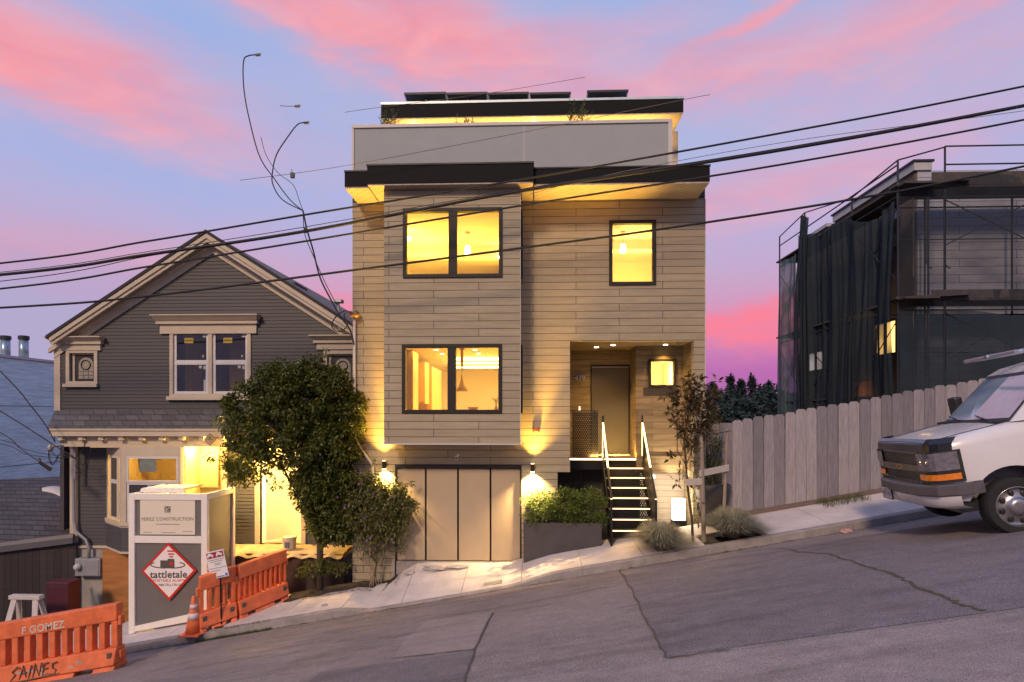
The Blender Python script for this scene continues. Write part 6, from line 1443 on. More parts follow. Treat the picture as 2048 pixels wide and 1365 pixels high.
for s in (-1, 1):
    b0, b1, t0, t1 = vp(1.16, s * .95, 1.375), vp(5.38, s * .95, 1.375), vp(1.86, s * .80, 1.96), vp(5.25, s * .80, 1.96)
    o_ = (1 if (Vector(b1) - Vector(b0)).cross(Vector(t0) - Vector(b0)).y * s > 0 else -1) * .006
    MB().poly(*quad_on(b0, b1, t1, t0, .03, .26, .10, .86, o_)).build('side_window', M_sg, van, local=True)
    vbox('mirror', M_blk, 1.30, 1.42, s * .98, s * 1.22, 1.42, 1.72, bevel=.03)
# hood shield, grille, lamps
mb = MB()
prof = [(-.955, .26), (-.91, .11), (-.845, .03), (-.74, -.002), (0, -.004), (.74, -.002), (.845, .03), (.91, .11), (.955, .26)]
for y, x in prof: mb.v += [vp(x - .022, y, 1.14), vp(x - .006, y, 1.25), vp(x + .07, y * .975, 1.312)]
for i in range(8): a = i * 3; mb.f += [(a, a + 3, a + 4, a + 1), (a + 1, a + 4, a + 5, a + 2)]
mb.build('hood_shield', mat('shield_black', (.015, .015, .02), .15, var=.1, coat=.5), van, local=True)
vbox('grille', M_blk, -.02, .06, -.56, .56, .76, 1.15, bevel=.01)
gr = MB(); 
for z0, z1, xo in ((.89, .985, -.045), (1.135, 1.15, -.03)): gr.hexa([vp(xo, -.57, z0), vp(.03, -.57, z0), vp(.03, .57, z0), vp(xo, .57, z0), vp(xo, -.57, z1), vp(.03, -.57, z1), vp(.03, .57, z1), vp(xo, .57, z1)])
gr.build('grille_bar', mat('grille_chrome', (.22, .19, .16), .25, .9, var=.1), van, local=True, bevel=.008)
gb = MB()
for z in (.80, .84, 1.03, 1.08): gb.hexa([vp(-.027, -.55, z), vp(.0, -.55, z), vp(.0, .55, z), vp(-.027, .55, z), vp(-.027, -.55, z + .012), vp(.0, -.55, z + .012), vp(.0, .55, z + .012), vp(-.027, .55, z + .012)])
gb.build('grille_slat', M_blk, van, local=True)
em = MB(); em.hexa([vp(-.055, -.10, .925), vp(-.04, -.10, .925), vp(-.04, .10, .925), vp(-.055, .10, .925), vp(-.055, -.10, .955), vp(-.04, -.10, .955), vp(-.04, .10, .955), vp(-.055, .10, .955)]).hexa([vp(-.055, -.05, .91), vp(-.04, -.05, .91), vp(-.04, .04, .91), vp(-.055, .04, .91), vp(-.055, -.04, .97), vp(-.04, -.04, .97), vp(-.04, .05, .97), vp(-.055, .05, .97)]); em.build('emblem', mat('emblem_gold', (.45, .33, .12), .3, .8, var=.05), van, local=True)
M_hl = mat('headlamp_glass', (.16, .15, .18), .08, var=.35, scale=14, spec=.9, coat=1); M_amb = mat('amber_lens', (.62, .17, .01), .2, var=.25, scale=18, coat=.6, emit=(1, .25, .02), es=.12)
for s in (-1, 1):
    def lampbox(name, m, z0, z1, o=0, xe=.0):
        ys__ = [(.57, -.02), (.74, -.018), (.835, .012), (.892, .055), (.950, .185), (.976, .34 + xe)]
        mb = MB()
        for y, x in ys__: mb.v += [vp(x - .02 - o, s * (y + o), z0), vp(x - .018 - o, s * (y + o - .004), z1)]
        for i in range(5): a = i * 2; mb.f.append((a, a + 2, a + 3, a + 1) if s > 0 else (a, a + 1, a + 3, a + 2))
        return mb.build(name, m, van, local=True)
    lampbox('lamp_surround', M_blk, .755, 1.155, 0); lampbox('headlight', M_hl, .91, 1.135, .006, -.04); lampbox('turn_signal', M_amb, .79, .865, .006, -.04)
    for y, x in ((.66, -.02), (.79, -.005)): MB().blob(vp(x - .012, s * y, 1.02), (.02, .04, .055), 2, 0).build('reflector', M_chr, van, local=True)
M_seam = mat('panel_gap', (.05, .045, .05), .8, var=0)
for s in (-1, 1):
    MB().tube([vp(x, s * y, z) for x, y, z in ((.10, .735, 1.277), (.20, .745, 1.292), (.45, .765, 1.323), (.80, .785, 1.358), (1.02, .80, 1.386))], .006, 5).build('hood_seam', M_seam, van, local=True)
    MB().tube([vp(1.52, s * .972, 1.36), vp(1.52, s * .986, .60)], .006, 5).build('door_seam', M_seam, van, local=True)
    MB().tube([vp(2.45, s * .972, 1.36), vp(2.45, s * .988, .60)], .006, 5).build('door_seam', M_seam, van, local=True)
    MB().tube([vp(1.36, s * .989, .60), vp(5.2, s * .989, .60)], .012, 5).build('side_moulding', M_gry, van, local=True)
    vbox('door_handle', M_blk, 2.20, 2.38, s * .98, s * 1.005, 1.08, 1.12)
MB().tube([vp(-.0, -.74, 1.27), vp(-.004, 0, 1.285), vp(.0, .74, 1.27)], .005, 5).build('hood_seam', M_seam, van, local=True)
# bumper, valance, plate
mb = MB(); bp_ = [(-.99, .40), (-.98, .22), (-.88, .03), (-.6, -.09), (-.3, -.12), (0, -.13), (.3, -.12), (.6, -.09), (.88, .03), (.98, .22), (.99, .40)]
for y, x in bp_: mb.v += [vp(x, y, .735), vp(x - .035, y, .715), vp(x - .035, y, .60), vp(x, y, .585), vp(x + .12, y * .96, .585), vp(x + .12, y * .96, .735)]
for i in range(len(bp_) - 1):
    for k in range(6): a = i * 6 + k; b = i * 6 + (k + 1) % 6; mb.f.append((a, b, b + 6, a + 6))
mb.f += [tuple(range(6)), tuple(len(mb.v) - 6 + i for i in range(6))[::-1]]; mb.build('bumper', M_gry, van, local=True, bevel=.008)
mb = MB(); bp2 = bp_[1:-1]
for y, x in bp2: mb.v += [vp(x - .0, y * .985, .583), vp(x + .01, y * .98, .46), vp(x + .16, y * .9, .40)]
for i in range(len(bp2) - 1):
    for k in range(2): a = i * 3 + k; mb.f.append((a, a + 3, a + 4, a + 1))
mb.build('valance', M_white, van, local=True, smooth=True)
vbox('underbody', M_blk, .25, 5.2, -.80, .80, .34, .46); vbox('wheel_well', M_blk, .36, 1.36, -.62, .62, .40, 1.1)
pl = vbox('licence_plate', mat('plate_white', (.62, .58, .60), .5, var=.03), -.152, -.146, .42 - .16, .42 + .16, .47, .62)
vbox('plate_frame', M_blk, -.146, -.13, .42 - .175, .42 + .175, .455, .635)
for tx, z, sz, c in (('39J7101', .535, .085, (.06, .06, .16)), ('California', .595, .03, (.4, .05, .08))):
    cu_ = text('plate_text', tx, sz * VS, mat('plate_ink_' + tx[:2], c, .5, var=0), None, vp(-.1535, .42, z), (0, -1, 0), (0, 0, 1), .0008); cu_.parent = van
# wheels
def wheel(x, y, s):
    w = MB().lathe(vp(x, y, .355), [(.20 * VS, -s * .10), (.33 * VS, -s * .12), (.352 * VS, -s * .07), (.355 * VS, s * .05), (.352 * VS, s * .09), (.325 * VS, s * .125), (.245 * VS, s * .12), (.22 * VS, s * .05)], 40, 'y').build('wheel', M_tyre, van, local=True, smooth=True)
    w.modifiers.new('e', 'EDGE_SPLIT').split_angle = R(45)
    r = MB().lathe(vp(x, y, .355), [(.235 * VS, s * .118), (.245 * VS, s * .122), (.235 * VS, s * .085), (.20 * VS, s * .06), (.13 * VS, s * .095), (.10 * VS, s * .115), (.095 * VS, s * .135), (.05 * VS, s * .14), (.002, s * .141)], 40, 'y', False).build('rim', M_hub, w, local=True, smooth=True)
    for i in range(8):
        a = i * math.pi / 4 + .2; c = Vector(vp(x, y, .355)) + Vector((math.cos(a) * .168 * VS, s * (.083 if True else 0) * VS, math.sin(a) * .168 * VS))
        MB().blob(c, (.032, .008, .045), i, 0, 10, 6).build('rim_slot', M_blk, w, local=True, smooth=True)
for xw in (.84, 4.35):
    for s in (-1, 1): wheel(xw, s * .84, s)
vbox('axle', M_blk, .79, .89, -.72, .72, .30, .40)
# wipers, mirror, dash, roof rack
for y0 in (-.45, .25):
    a = Vector(vp(.965, y0, 1.41)); b = Vector(vp(1.06, y0 + .50, 1.475)); MB().tube([a, a.lerp(b, .5) + Vector((-.015, 0, .01)), b], [.012, .009, .006], 6).build('wiper', M_blk, van, local=True)
vbox('cowl_vent', M_blk, .90, 1.02, -.80, .80, 1.385, 1.402)
rack = thing('ladder_rack', 'long pale aluminium ladder rack bars carried on the white van roof', 'rack', VO); rack.matrix_world = VM
def rbar(a, b, r, nm, m): MB().tube([vp(*a), vp(*b)], r, 10).build(nm, m, rack, local=True)
M_alu = mat('rack_alu', (.55, .55, .58), .3, .8, var=.08)
for y in (-.62, .0, .62): rbar((1.35 + abs(y) * .25, y, 2.22), (5.2, y, 2.22), .035, 'side_tube', M_alu)
rbar((1.40, -.62, 2.22), (1.40, .62, 2.22), .03, 'cross_tube', M_alu); rbar((3.2, -.7, 2.20), (3.2, .7, 2.20), .03, 'cross_tube', M_alu)
for x in (2.2, 3.2, 4.6):
    for y in (-.62, .62): rbar((x, y, 1.98), (x, y, 2.22), .022, 'post', M_blk)
rbar((1.9, -.45, 2.28), (5.3, -.45, 2.28), .03, 'timber', mat('rack_timber', (.30, .12, .05), .7))
def proj(p):
    d = Vector(p) - Vector((0, CY, CZ)); dd = -d.x * ST + d.y * CT; xx = d.x * CT + d.y * ST
    return round(1024 + F * xx / dd), round(HY - F * d.z / dd), round(dd, 2)
for nm, p in (('hoodNear', (.0, -.75, 1.2)), ('hoodFar', (0, .8, 1.2)), ('wheelC', (.84, -.95, .355)), ('wheelB', (.84, -.95, 0)), ('bumpFar', (0, .95, .66)), ('bumpNear', (.2, -.98, .66)), ('cowlFar', (1.02, .86, 1.385)), ('cowlNear', (1.02, -.86, 1.385)), ('wsTopFar', (1.72, .74, 2.02)), ('wsTopNear', (1.72, -.74, 2.02)), ('rackFront', (1.4, .62, 2.3))): print('VAN', nm, proj(VM @ Vector(vp(*p))))
# ---------------------------------------------------------------- left edge: neighbours
M_pale = plank_mat('pale_cladding', (.66, .84, .86), row=2.4, length=60, gap=.03, nails=False, var=.03, offz=1.2, grain=.1)
wb = thing('pale_building', 'big windowless pale blue building far left with two flue pipes on its roof', 'building', (-21, 8, -4))
bx('wall', M_pale, wb, -40, -20.8, 1.0, 13.2, -6, 5.5); bx('parapet_cap', M_trimw, wb, -40, -20.74, .95, 13.25, 5.502, 5.60)
M_flue = mat('flue_metal', (.28, .36, .42), .35, .7, var=.2, scale=3)
for px in (11, 47.5):
    Y = 11.4; x = X_(px, Y); z1 = Z_(px, 672, Y)
    f = MB().lathe((x, Y, 0), [(.17, 5.5), (.17, z1 - .16)], 18).build('flue_pipe', M_flue, wb, smooth=True); MB().lathe((x, Y, 0), [(.20, z1 - .16), (.20, z1 - .02), (.17, z1)], 18).build('flue_cap', M_blk, f)
lo = thing('low_shed', 'low building with a brown shingle roof over dark boards, left of the grey house', 'shed', (-12, 1, -3))
e0, e1 = P(-420, 1150, -.2), P(147, 1080, 1.0); r0, r1 = P(-420, 985, 3.4), P(160, 956, 4.6)
k = Vector((0, 0, .07)); MB().hexa([e0, e1, r1, r0, e0 + k, e1 + k, r1 + k, r0 + k]).build('roof', plank_mat('shingle_brown', (.075, .058, .052), row=.075, length=.3, gap=.012, nails=False, var=.25), lo)
g = Vector((0, -.03, -.08)); MB().hexa([e0 + g, e1 + g, e1 + g * .1, e0 + g * .1, e0 + g + k * 2, e1 + g + k * 2, e1 + k * 2.1, e0 + k * 2.1]).build('gutter', M_gry, lo)
b0, b1 = e0 + Vector((0, .08, -.1)), e1 + Vector((0, .08, -.1)); MB().hexa([Vector((b0.x, b0.y, -4.5)), Vector((b1.x, b1.y, -4.5)), Vector((b1.x, b1.y + .05, -4.5)), Vector((b0.x, b0.y + .05, -4.5)), b0, b1, b1 + Vector((0, .05, 0)), b0 + Vector((0, .05, 0))]).build('board_wall', plank_mat('black_boards', (.035, .027, .026), row=9, length=.18, gap=.012, nails=False, var=.3), lo)
aw = thing('curved_awning', 'small white curved awning sticking out beside the shingle roof', 'awning', P(115, 990, 2.0))
mb = MB(); n = 8; Y0, Y1 = 1.6, 2.5
for i in range(n + 1):
    t_ = i / n; px = 84 + 64 * t_; py = 976 - 5 * math.sin(math.pi * min(1, t_ * 1.2)) + 4 * t_
    a = P(px, py, Y1); c = P(px, py + 3 + 22 * t_, Y0); mb.v += [tuple(a), tuple(c), tuple(c - Vector((0, 0, .05)))]
for i in range(n):
    for q_ in (0, 1): a = i * 3 + q_; mb.f.append((a, a + 1, a + 4, a + 3))
mb.build('sheet', M_trimw, aw, smooth=True)
# ---------------------------------------------------------------- building-site clutter
# boxed enclosure with signs
YE = -.95; ex0, ex1 = X_(257, YE), X_(414, YE); ed = 1.12
ztE = Z_(330, 988, YE)
M_wht = mat('white_painted_timber', (.86, .82, .74), .5, var=.04); M_gpan = mat('grey_panel', (.17, .16, .15), .45, var=.08, scale=2)
en = thing('site_enclosure', 'tall white framed box with grey panels standing on the pavement, carrying signs', 'enclosure', ((ex0 + ex1) / 2, YE, walk_z(ex0, YE)))
def wz(x, y=YE): return walk_z(x, y) + .01
w = .125; f = MB()
for a, b in ((ex0, ex0 + w), (ex1 - w, ex1)):
    for y0, y1 in ((YE, YE + .09), (YE + ed - .09, YE + ed)): f.hexa([(a, y0, wz(a)), (b, y0, wz(b)), (b, y1, wz(b)), (a, y1, wz(a)), (a, y0, ztE), (b, y0, ztE), (b, y1, ztE), (a, y1, ztE)])
zm1, zm0 = Z_(330, 1073, YE), Z_(330, 1087, YE)
f.box(ex0 + w, ex1 - w, YE + .002, YE + .088, ztE - .13, ztE); f.box(ex0 + w, ex1 - w, YE + .002, YE + .088, zm0, zm1)
f.hexa([(ex0 + w, YE + .002, wz(ex0) + .05), (ex1 - w, YE + .002, wz(ex1) + .02), (ex1 - w, YE + .088, wz(ex1) + .02), (ex0 + w, YE + .088, wz(ex0) + .05), (ex0 + w, YE + .002, wz(ex0) + .16), (ex1 - w, YE + .002, wz(ex1) + .18), (ex1 - w, YE + .088, wz(ex1) + .18), (ex0 + w, YE + .088, wz(ex0) + .16)])
f.box(ex1 - .09, ex1 - .002, YE + .09, YE + ed - .09, ztE - .12, ztE - .001); f.box(ex1 - .09, ex1 - .002, YE + .09, YE + ed - .09, wz(ex1), wz(ex1) + .15)
f.box(ex0 + .002, ex0 + .09, YE + .09, YE + ed - .09, ztE - .12, ztE - .001)
f.build('frame', M_wht, en, bevel=.006)
p = MB(); p.box(ex0 + .10, ex1 - .10, YE + .04, YE + .05, zm1 - .02, ztE - .1); p.build('panel', M_gpan, en)
bx('panel', M_gpan, en, ex0 + .10, ex1 - .10, YE + .04, YE + .05, wz(ex0) + .1, zm0 + .02); bx('panel', M_gpan, en, ex1 - .05, ex1 - .04, YE + .06, YE + ed - .06, wz(ex1) + .1, ztE - .1); bx('panel', M_gpan, en, ex0 + .04, ex0 + .05, YE + .06, YE + ed - .06, wz(ex0) + .2, ztE - .1)
mb = MB(); n = 28; cx0, cx1 = X_(300, YE + .6), X_(385, YE + .6)
for i in range(n + 1):
    x = cx0 + (cx1 - cx0) * i / n; z = ztE + .05 + .028 * math.sin(i * 1.4); mb.v += [(x, YE + .3, z), (x, YE + ed - .1, z), (x, YE + .3, ztE - .02)]
for i in range(n): a = i * 3; mb.f += [(a, a + 3, a + 4, a + 1), (a + 2, a + 5, a + 3, a)]
mb.build('corrugated_sheet', M_wht, en, smooth=True)
# contractor's board
M_sgn = mat('sign_cream', (.78, .71, .57), .6, var=.02); M_ink = mat('sign_ink', (.10, .085, .07), .6, var=0); M_ink2 = mat('sign_ink_grey', (.30, .27, .22), .6, var=0)
s0, s1 = X_(279, YE), X_(389, YE); zs0, zs1_ = Z_(330, 1070, YE), Z_(330, 1000, YE)
sg = thing('contractor_sign', 'cream contractor board with dark square logo on the upper panel of the white box', 'sign', ((s0 + s1) / 2, YE, zs0))
bx('board', M_sgn, sg, s0, s1, YE + .018, YE + .036, zs0, zs1_)
yt = YE + .014; cx = (s0 + s1) / 2
lx, lz = X_(334, YE), Z_(334, 1019.5, YE); bx('logo_square', M_ink, sg, lx - .062, lx + .062, yt, yt + .003, lz - .062, lz + .062)
mb = MB()
for pts in ([(-.05, -.03), (-.01, -.015), (.055, .045), (.05, .055), (-.015, .0), (-.05, -.015)], [(-.045, .05), (-.03, .05), (-.015, .01), (-.025, .0)], [(-.055, -.05), (.055, -.035), (.055, -.025), (-.055, -.04)]): mb.prism([(lx + a, yt - .001, lz + b) for a, b in pts], (0, -.001, 0))
mb.build('logo_mark', M_sgn, sg)
text('lettering', 'PEREZ CONSTRUCTION', .098, M_ink2, sg, (cx, yt, Z_(334, 1039, YE)), (1, 0, .012), (0, 0, 1), .001, shear=.12)
for px0, px1, py, h in ((311, 358, 1048.5, .014), (286, 302, 1065, .010), (322, 350, 1065.5, .010), (364, 384, 1063, .010)): bx('small_print', M_ink2, sg, X_(px0, YE), X_(px1, YE), yt, yt + .002, Z_(334, py, YE) - h, Z_(334, py, YE))
# alarm diamond
dg_ = thing('alarm_sign', 'white diamond alarm sign with a red border on the lower grey panel', 'sign', P(337, 1205, YE))
c = P(337.5, 1143.5, YE - .006); hx, hz = .585, .60
def dia(k, y, m_, nm): MB().prism([(c.x - hx * k, y, c.z - .0), (c.x + .01, y, c.z - hz * k), (c.x + hx * k, y, c.z + .03), (c.x - .01, y, c.z + hz * k)], (0, .003, 0)).build(nm, m_, dg_)
M_red = mat('sign_red', (.60, .035, .02), .4, var=.02); M_sw = mat('sign_white', (.86, .82, .79), .45, var=.01)
dia(1.0, c.y, M_red, 'border'); dia(.885, c.y - .004, M_sw, 'face')
yy = c.y - .006
MB().box(c.x - .175, c.x + .125, yy, yy + .001, c.z + .065, c.z + .23).box(c.x - .02, c.x + .12, yy, yy + .001, c.z + .231, c.z + .262).build('device', M_ink, dg_)
MB().lathe((c.x + .055, yy - .001, c.z + .165), [(.042, 0), (.042, .001)], 18, 'y').build('device_light', M_red, dg_)
mb = MB()
for w_, z in ((.17, .405), (.125, .345), (.08, .29)): mb.box(c.x + .055 - w_ / 2, c.x + .055 + w_ / 2, yy, yy + .001, c.z + z, c.z + z + .03)
mb.build('signal_bar', M_red, dg_)
ring = [(c.x + .37 * math.cos(a) + .005, yy - .001, c.z + .135 + .062 * math.sin(a)) for a in [R(50) - R(280) * i / 28 * 1.0 for i in range(0, 29)]]
pa = [q_ for q_ in ring]; mb = MB(); 
for part in ([R(a_) for a_ in range(140, 262, 10)], [R(a_) for a_ in range(-75, 50, 10)]): mb.tube([(c.x - .02 + .36 * math.cos(a_), yy - .0, c.z + .14 + .07 * math.sin(a_)) for a_ in part], .011, 6)
mb.build('orbit_line', M_ink, dg_)
text('lettering', 'tattletale', .205, M_ink, dg_, (c.x, yy, c.z - .065), (1, 0, .02), (0, 0, 1), .001, bold=.0045)
text('lettering', 'PORTABLE ALARM', .078, M_red, dg_, (c.x, yy, c.z - .185), (1, 0, .02), (0, 0, 1), .001, bold=0)
text('lettering', '1.888.TELL.ON.U', .066, mat('sign_maroon', (.16, .03, .03), .5, var=0), dg_, (c.x, yy, c.z - .275), (1, 0, .02), (0, 0, 1), .001)
# parking notice on a post
M_lav = mat('notice_white', (.80, .78, .82), .5, var=.02)
YN = -1.42; nc = P(434, 1129, YN); pb = P(443, 1243, YN); pb.z = walk_z(pb.x, YN) - .02
ns = thing('parking_notice', 'pale printed notice with a dark red band of little cars, on a thin black post', 'sign', pb)
MB().tube([pb, P(441, 1150, YN + .02), P(436, 1110, YN + .02)], .016, 8).build('post', M_steel, ns); bx('post_foot', M_steel, ns, pb.x - .12, pb.x + .12, YN - .1, YN + .1, pb.z - .0, pb.z + .03)
xd = Vector((P(449, 1097, YN) - P(412, 1105, YN))).normalized(); ud = Vector((0, -1, 0)).cross(xd) * -1
if ud.z < 0: ud = -ud
def nb(nm, m_, u0, u1, v0, v1, o=0): 
    pts = [nc + xd * u + ud * v + Vector((0, -o, 0)) for u, v in ((u0, v0), (u1, v0), (u1, v1), (u0, v1))]; MB().prism(pts, (0, .004 if o == 0 else .0015, 0)).build(nm, m_, ns)
M_mar = mat('notice_maroon', (.32, .02, .03), .5, var=.02); M_blu = mat('notice_blue', (.14, .20, .48), .5, var=.02)
nb('board', M_lav, -.185, .185, -.27, .27); nb('red_band', M_mar, -.17, .17, .13, .245, .004); nb('footer_mark', M_blu, -.17, -.09, -.255, -.195, .004); nb('footer_mark', M_blu, .12, .17, -.255, -.20, .004); nb('footer_line', M_blu, -.07, .10, -.255, -.235, .004)
for i, (a, b_, v) in enumerate(((-.17, .17, .095), (-.12, .13, .06), (-.05, .08, .02), (-.05, .08, -.01), (-.17, .17, -.07), (-.17, .05, -.12), (-.17, -.04, -.16))): nb('printed_line', M_ink2, a, b_, v - .006, v + .006, .004)
mb = MB()
for u in (-.10, .08):
    for du, r in ((-.045, .016), (.045, .016)): mb.lathe(nc + xd * (u + du) + ud * .165 + Vector((0, -.007, 0)), [(r, 0), (r, .001)], 12, 'y')
    mb.prism([nc + xd * (u + a) + ud * v + Vector((0, -.007, 0)) for a, v in ((-.07, .175), (.07, .175), (.06, .205), (.03, .21), (.01, .235), (-.03, .235), (-.05, .205))], (0, .001, 0))
mb.build('car_symbol', M_lav, ns)
# orange water barriers
M_org = mat('barrier_orange', (.74, .17, .06), .5, var=.22, scale=5, spec=.5, bump=.1, bscale=15); M_dirt = mat('barrier_scuff', (.50, .36, .28), .8, var=.3, scale=8)
def barrier(p0, p1, H, label, nslot, z_of, thick=.16, lean=0.0):
    p0, p1 = Vector(p0), Vector(p1); d = Vector((p1.x - p0.x, p1.y - p0.y, 0)); L_ = d.length; d.normalize(); nrm = Vector((d.y, -d.x, 0))
    t = thing('orange_barrier', label, 'barrier', (p0 + p1) / 2, group='orange plastic barriers round the site')
    def pt(u, s, v):   # u along 0..L, s side offset, v height
        q_ = p0 + d * u + nrm * s; zb_ = p0.z + (p1.z - p0.z) * u / L_; return (q_.x, q_.y, zb_ + v)
    def slab(mb, u0, u1, s0, s1, v0, v1, flare=0): mb.hexa([pt(u0, s0 - flare, v0), pt(u1, s0 - flare, v0), pt(u1, s1 + flare, v0), pt(u0, s1 + flare, v0), pt(u0, s0, v1), pt(u1, s0, v1), pt(u1, s1, v1), pt(u0, s1, v1)])
    h = thick / 2; mb = MB(); slab(mb, 0, L_, -h, h, .74 * H, H)
    mb.build('top_beam', M_org, t, bevel=.02)
    mb = MB(); slab(mb, -.01, L_ + .01, -h - .02, h + .02, .10, .34 * H, .07); slab(mb, -.01, L_ * .16, -h - .05, h + .05, 0, .10, .06); slab(mb, L_ * .84, L_ + .01, -h - .05, h + .05, 0, .10, .06); slab(mb, L_ * .30, L_ * .70, -h - .05, h + .05, .02, .10, .05); mb.build('base_beam', M_org, t, bevel=.02)
    wsl = L_ / (nslot + .5); 
    for i in range(nslot + 1):
        u = i * (L_ - wsl * .5) / nslot; mb = MB(); slab(mb, u, u + wsl * .5, -h * .8, h * .8, .34 * H, .74 * H); mb.build('upright', M_org, t, bevel=.012)
    for u in (-.05, L_ - .0):
        for v0, v1 in ((.66 * H, .80 * H), (.18, .30)): mb = MB(); slab(mb, u, u + .05, -.05, .05, v0, v1); mb.build('link_lug', M_org, t, bevel=.01)
    for u in (L_ - .12, .04):
        mb = MB(); slab(mb, u, u + .07, h + .055, h + .062, .22, .31); mb.build('moulded_mark', M_ink, t)
    return t, pt, L_, d, nrm
q0, q1 = G(-14, 1378, 0, CR), G(240, 1336, 0, CR)
q0.y = q1.y; q0.z = road_z(q0.x, q0.y); q1.z = road_z(q1.x, q1.y)
t, pt, L_, d, nrm = barrier(q0, q1, 1.09, 'orange slotted plastic barrier in front at the lower left, with black graffiti on its base', 10, None)
up = Vector((0, 0, 1)); xd2 = (Vector(pt(L_, 0, 0)) - Vector(pt(0, 0, 0))).normalized()
text('lettering', 'F GOMEZ', .17, mat('stencil_white', (.62, .50, .45), .8, var=.4, scale=30), t, pt(L_ * .44, .083, .90), xd2, up, .001, bold=.004)
strokes = [[(.0, .02), (.08, .10), (.02, .14), (.10, .20), (.14, .17)], [(.15, .03), (.20, .20), (.26, .05)], [(.16, .10), (.26, .11)], [(.30, .03), (.33, .19)], [(.37, .03), (.39, .20), (.47, .04), (.49, .20)], [(.60, .19), (.53, .18), (.53, .04), (.62, .05)], [(.53, .11), (.60, .12)], [(.74, .18), (.67, .17), (.68, .11), (.74, .08), (.72, .03), (.64, .04)], [(-.03, .0), (.30, .012), (.80, .03)]]
mb = MB()
for s_ in strokes: mb.tube([pt(L_ * .22 + a * 1.05, .135 - .10 * (b_) * 1.3 + .03, .09 + b_ * 1.25) for a, b_ in s_], .011, 5)
mb.build('graffiti', M_ink, t)
mb = MB(); q = random.Random(6)
for i in range(7): u = q.uniform(.1, L_ - .2); v = q.uniform(.12, .26); a = Vector(pt(u, .165 - .2 * (v - .1), v)); mb.blob(a, (.07, .003, .03), i, .35, 9, 5)
mb.build('scuff', M_dirt, t)
q0, q1 = P(398, 1264, -1.55), P(470, 1243, -1.12); q0.z, q1.z = walk_z(q0.x, q0.y), walk_z(q1.x, q1.y)
barrier(q0, q1, 1.08, 'short view of an orange barrier standing behind the cone and the notice post', 4, None)
q0, q1 = P(474, 1236, -1.10), P(570, 1195, -.25); q0.z, q1.z = walk_z(q0.x, q0.y), walk_z(q1.x, q1.y)
barrier(q0, q1, 1.07, 'orange barrier set back at an angle, the one nearest the street tree', 9, None)
# cone
cp = P(387, 1262, -1.62); cp.z = walk_z(cp.x, cp.y)
t = thing('traffic_cone', 'orange traffic cone with white reflective bands beside the white box', 'cone', cp)
mb = MB(); mb.box(cp.x - .19, cp.x + .19, cp.y - .19, cp.y + .19, cp.z, cp.z + .04); mb.build('base', M_org, t, bevel=.015)
def rr(z): return .145 - (.145 - .028) * (z / .70)
MB().lathe(cp + Vector((0, 0, .04)), [(rr(0), 0), (rr(.2), .2), (rr(.68), .68), (.02, .70)], 24).build('body', M_org, t, smooth=True)
for z0, z1 in ((.26, .38), (.46, .54)): MB().lathe(cp + Vector((0, 0, .04)), [(rr(z0) + .004, z0), (rr(z1) + .004, z1)], 24).build('reflective_band', mat('band_white', (.66, .60, .58), .4, var=.1), t, smooth=True)
# yard clutter behind the front barrier
sp_ = P(52, 1240, -.55); sp_.z = walk_z(sp_.x, sp_.y) if sp_.x > -9.9 else walk_z(sp_.x, sp_.y)
t = thing('sawhorse', 'white plastic folding sawhorse standing behind the front barrier', 'sawhorse', sp_)
zt = Z_(52, 1190, -.55); xa1, xb1 = X_(22, -.55), X_(84, -.55)
M_saw = mat('sawhorse_white', (.55, .50, .47), .5, var=.08)
bx('top_bar', M_saw, t, xa1, xb1, -.62, -.48, zt - .09, zt, bevel=.012)
for x, k in ((xa1 + .05, -.16), (xb1 - .17, .16)):
    for s in (-1, 1): MB().hexa([(x + k, -.55 + s * .28, sp_.z - .2), (x + .12 + k, -.55 + s * .28, sp_.z - .2), (x + .12 + k, -.53 + s * .28, sp_.z - .2), (x + k, -.53 + s * .28, sp_.z - .2), (x, -.55 + s * .05, zt - .09), (x + .12, -.55 + s * .05, zt - .09), (x + .12, -.53 + s * .05, zt - .09), (x, -.53 + s * .05, zt - .09)]).build('leg', M_saw, t)
bp = P(126, 1195, .2); t = thing('tool_chest', 'dark red tool chest in the shadows of the dug out yard', 'chest', bp)
bx('body', mat('chest_red', (.07, .015, .025), .5, var=.15), t, bp.x - .26, bp.x + .24, .05, .4, bp.z - .5, Z_(126, 1168, .2), bevel=.01); bx('lid', mat('chest_red', (.07, .015, .025), .5, var=.15), t, bp.x - .27, bp.x + .25, .04, .41, Z_(126, 1168, .2) + .002, Z_(126, 1162, .2), bevel=.01)
for px0, py0, px1, py1, Y, lab in ((101, 1240, 98, 1168, .1, 'pale timber stud leaning upright beside the tool chest'), (142, 1240, 134, 1160, .5, 'thin timber stud leaning at the house end of the tool chest')):
    a, b_ = P(px0, py0 + 30, Y), P(px1, py1, Y + .2); tag(MB().hexa([a, a + Vector((.05, 0, 0)), a + Vector((.05, .04, 0)), a + Vector((0, .04, 0)), b_, b_ + Vector((.05, 0, 0)), b_ + Vector((.05, .04, 0)), b_ + Vector((0, .04, 0))]).build('timber_stud', M_lath, None, loc=a), lab, 'timber', 'timber studs leaning in the yard')
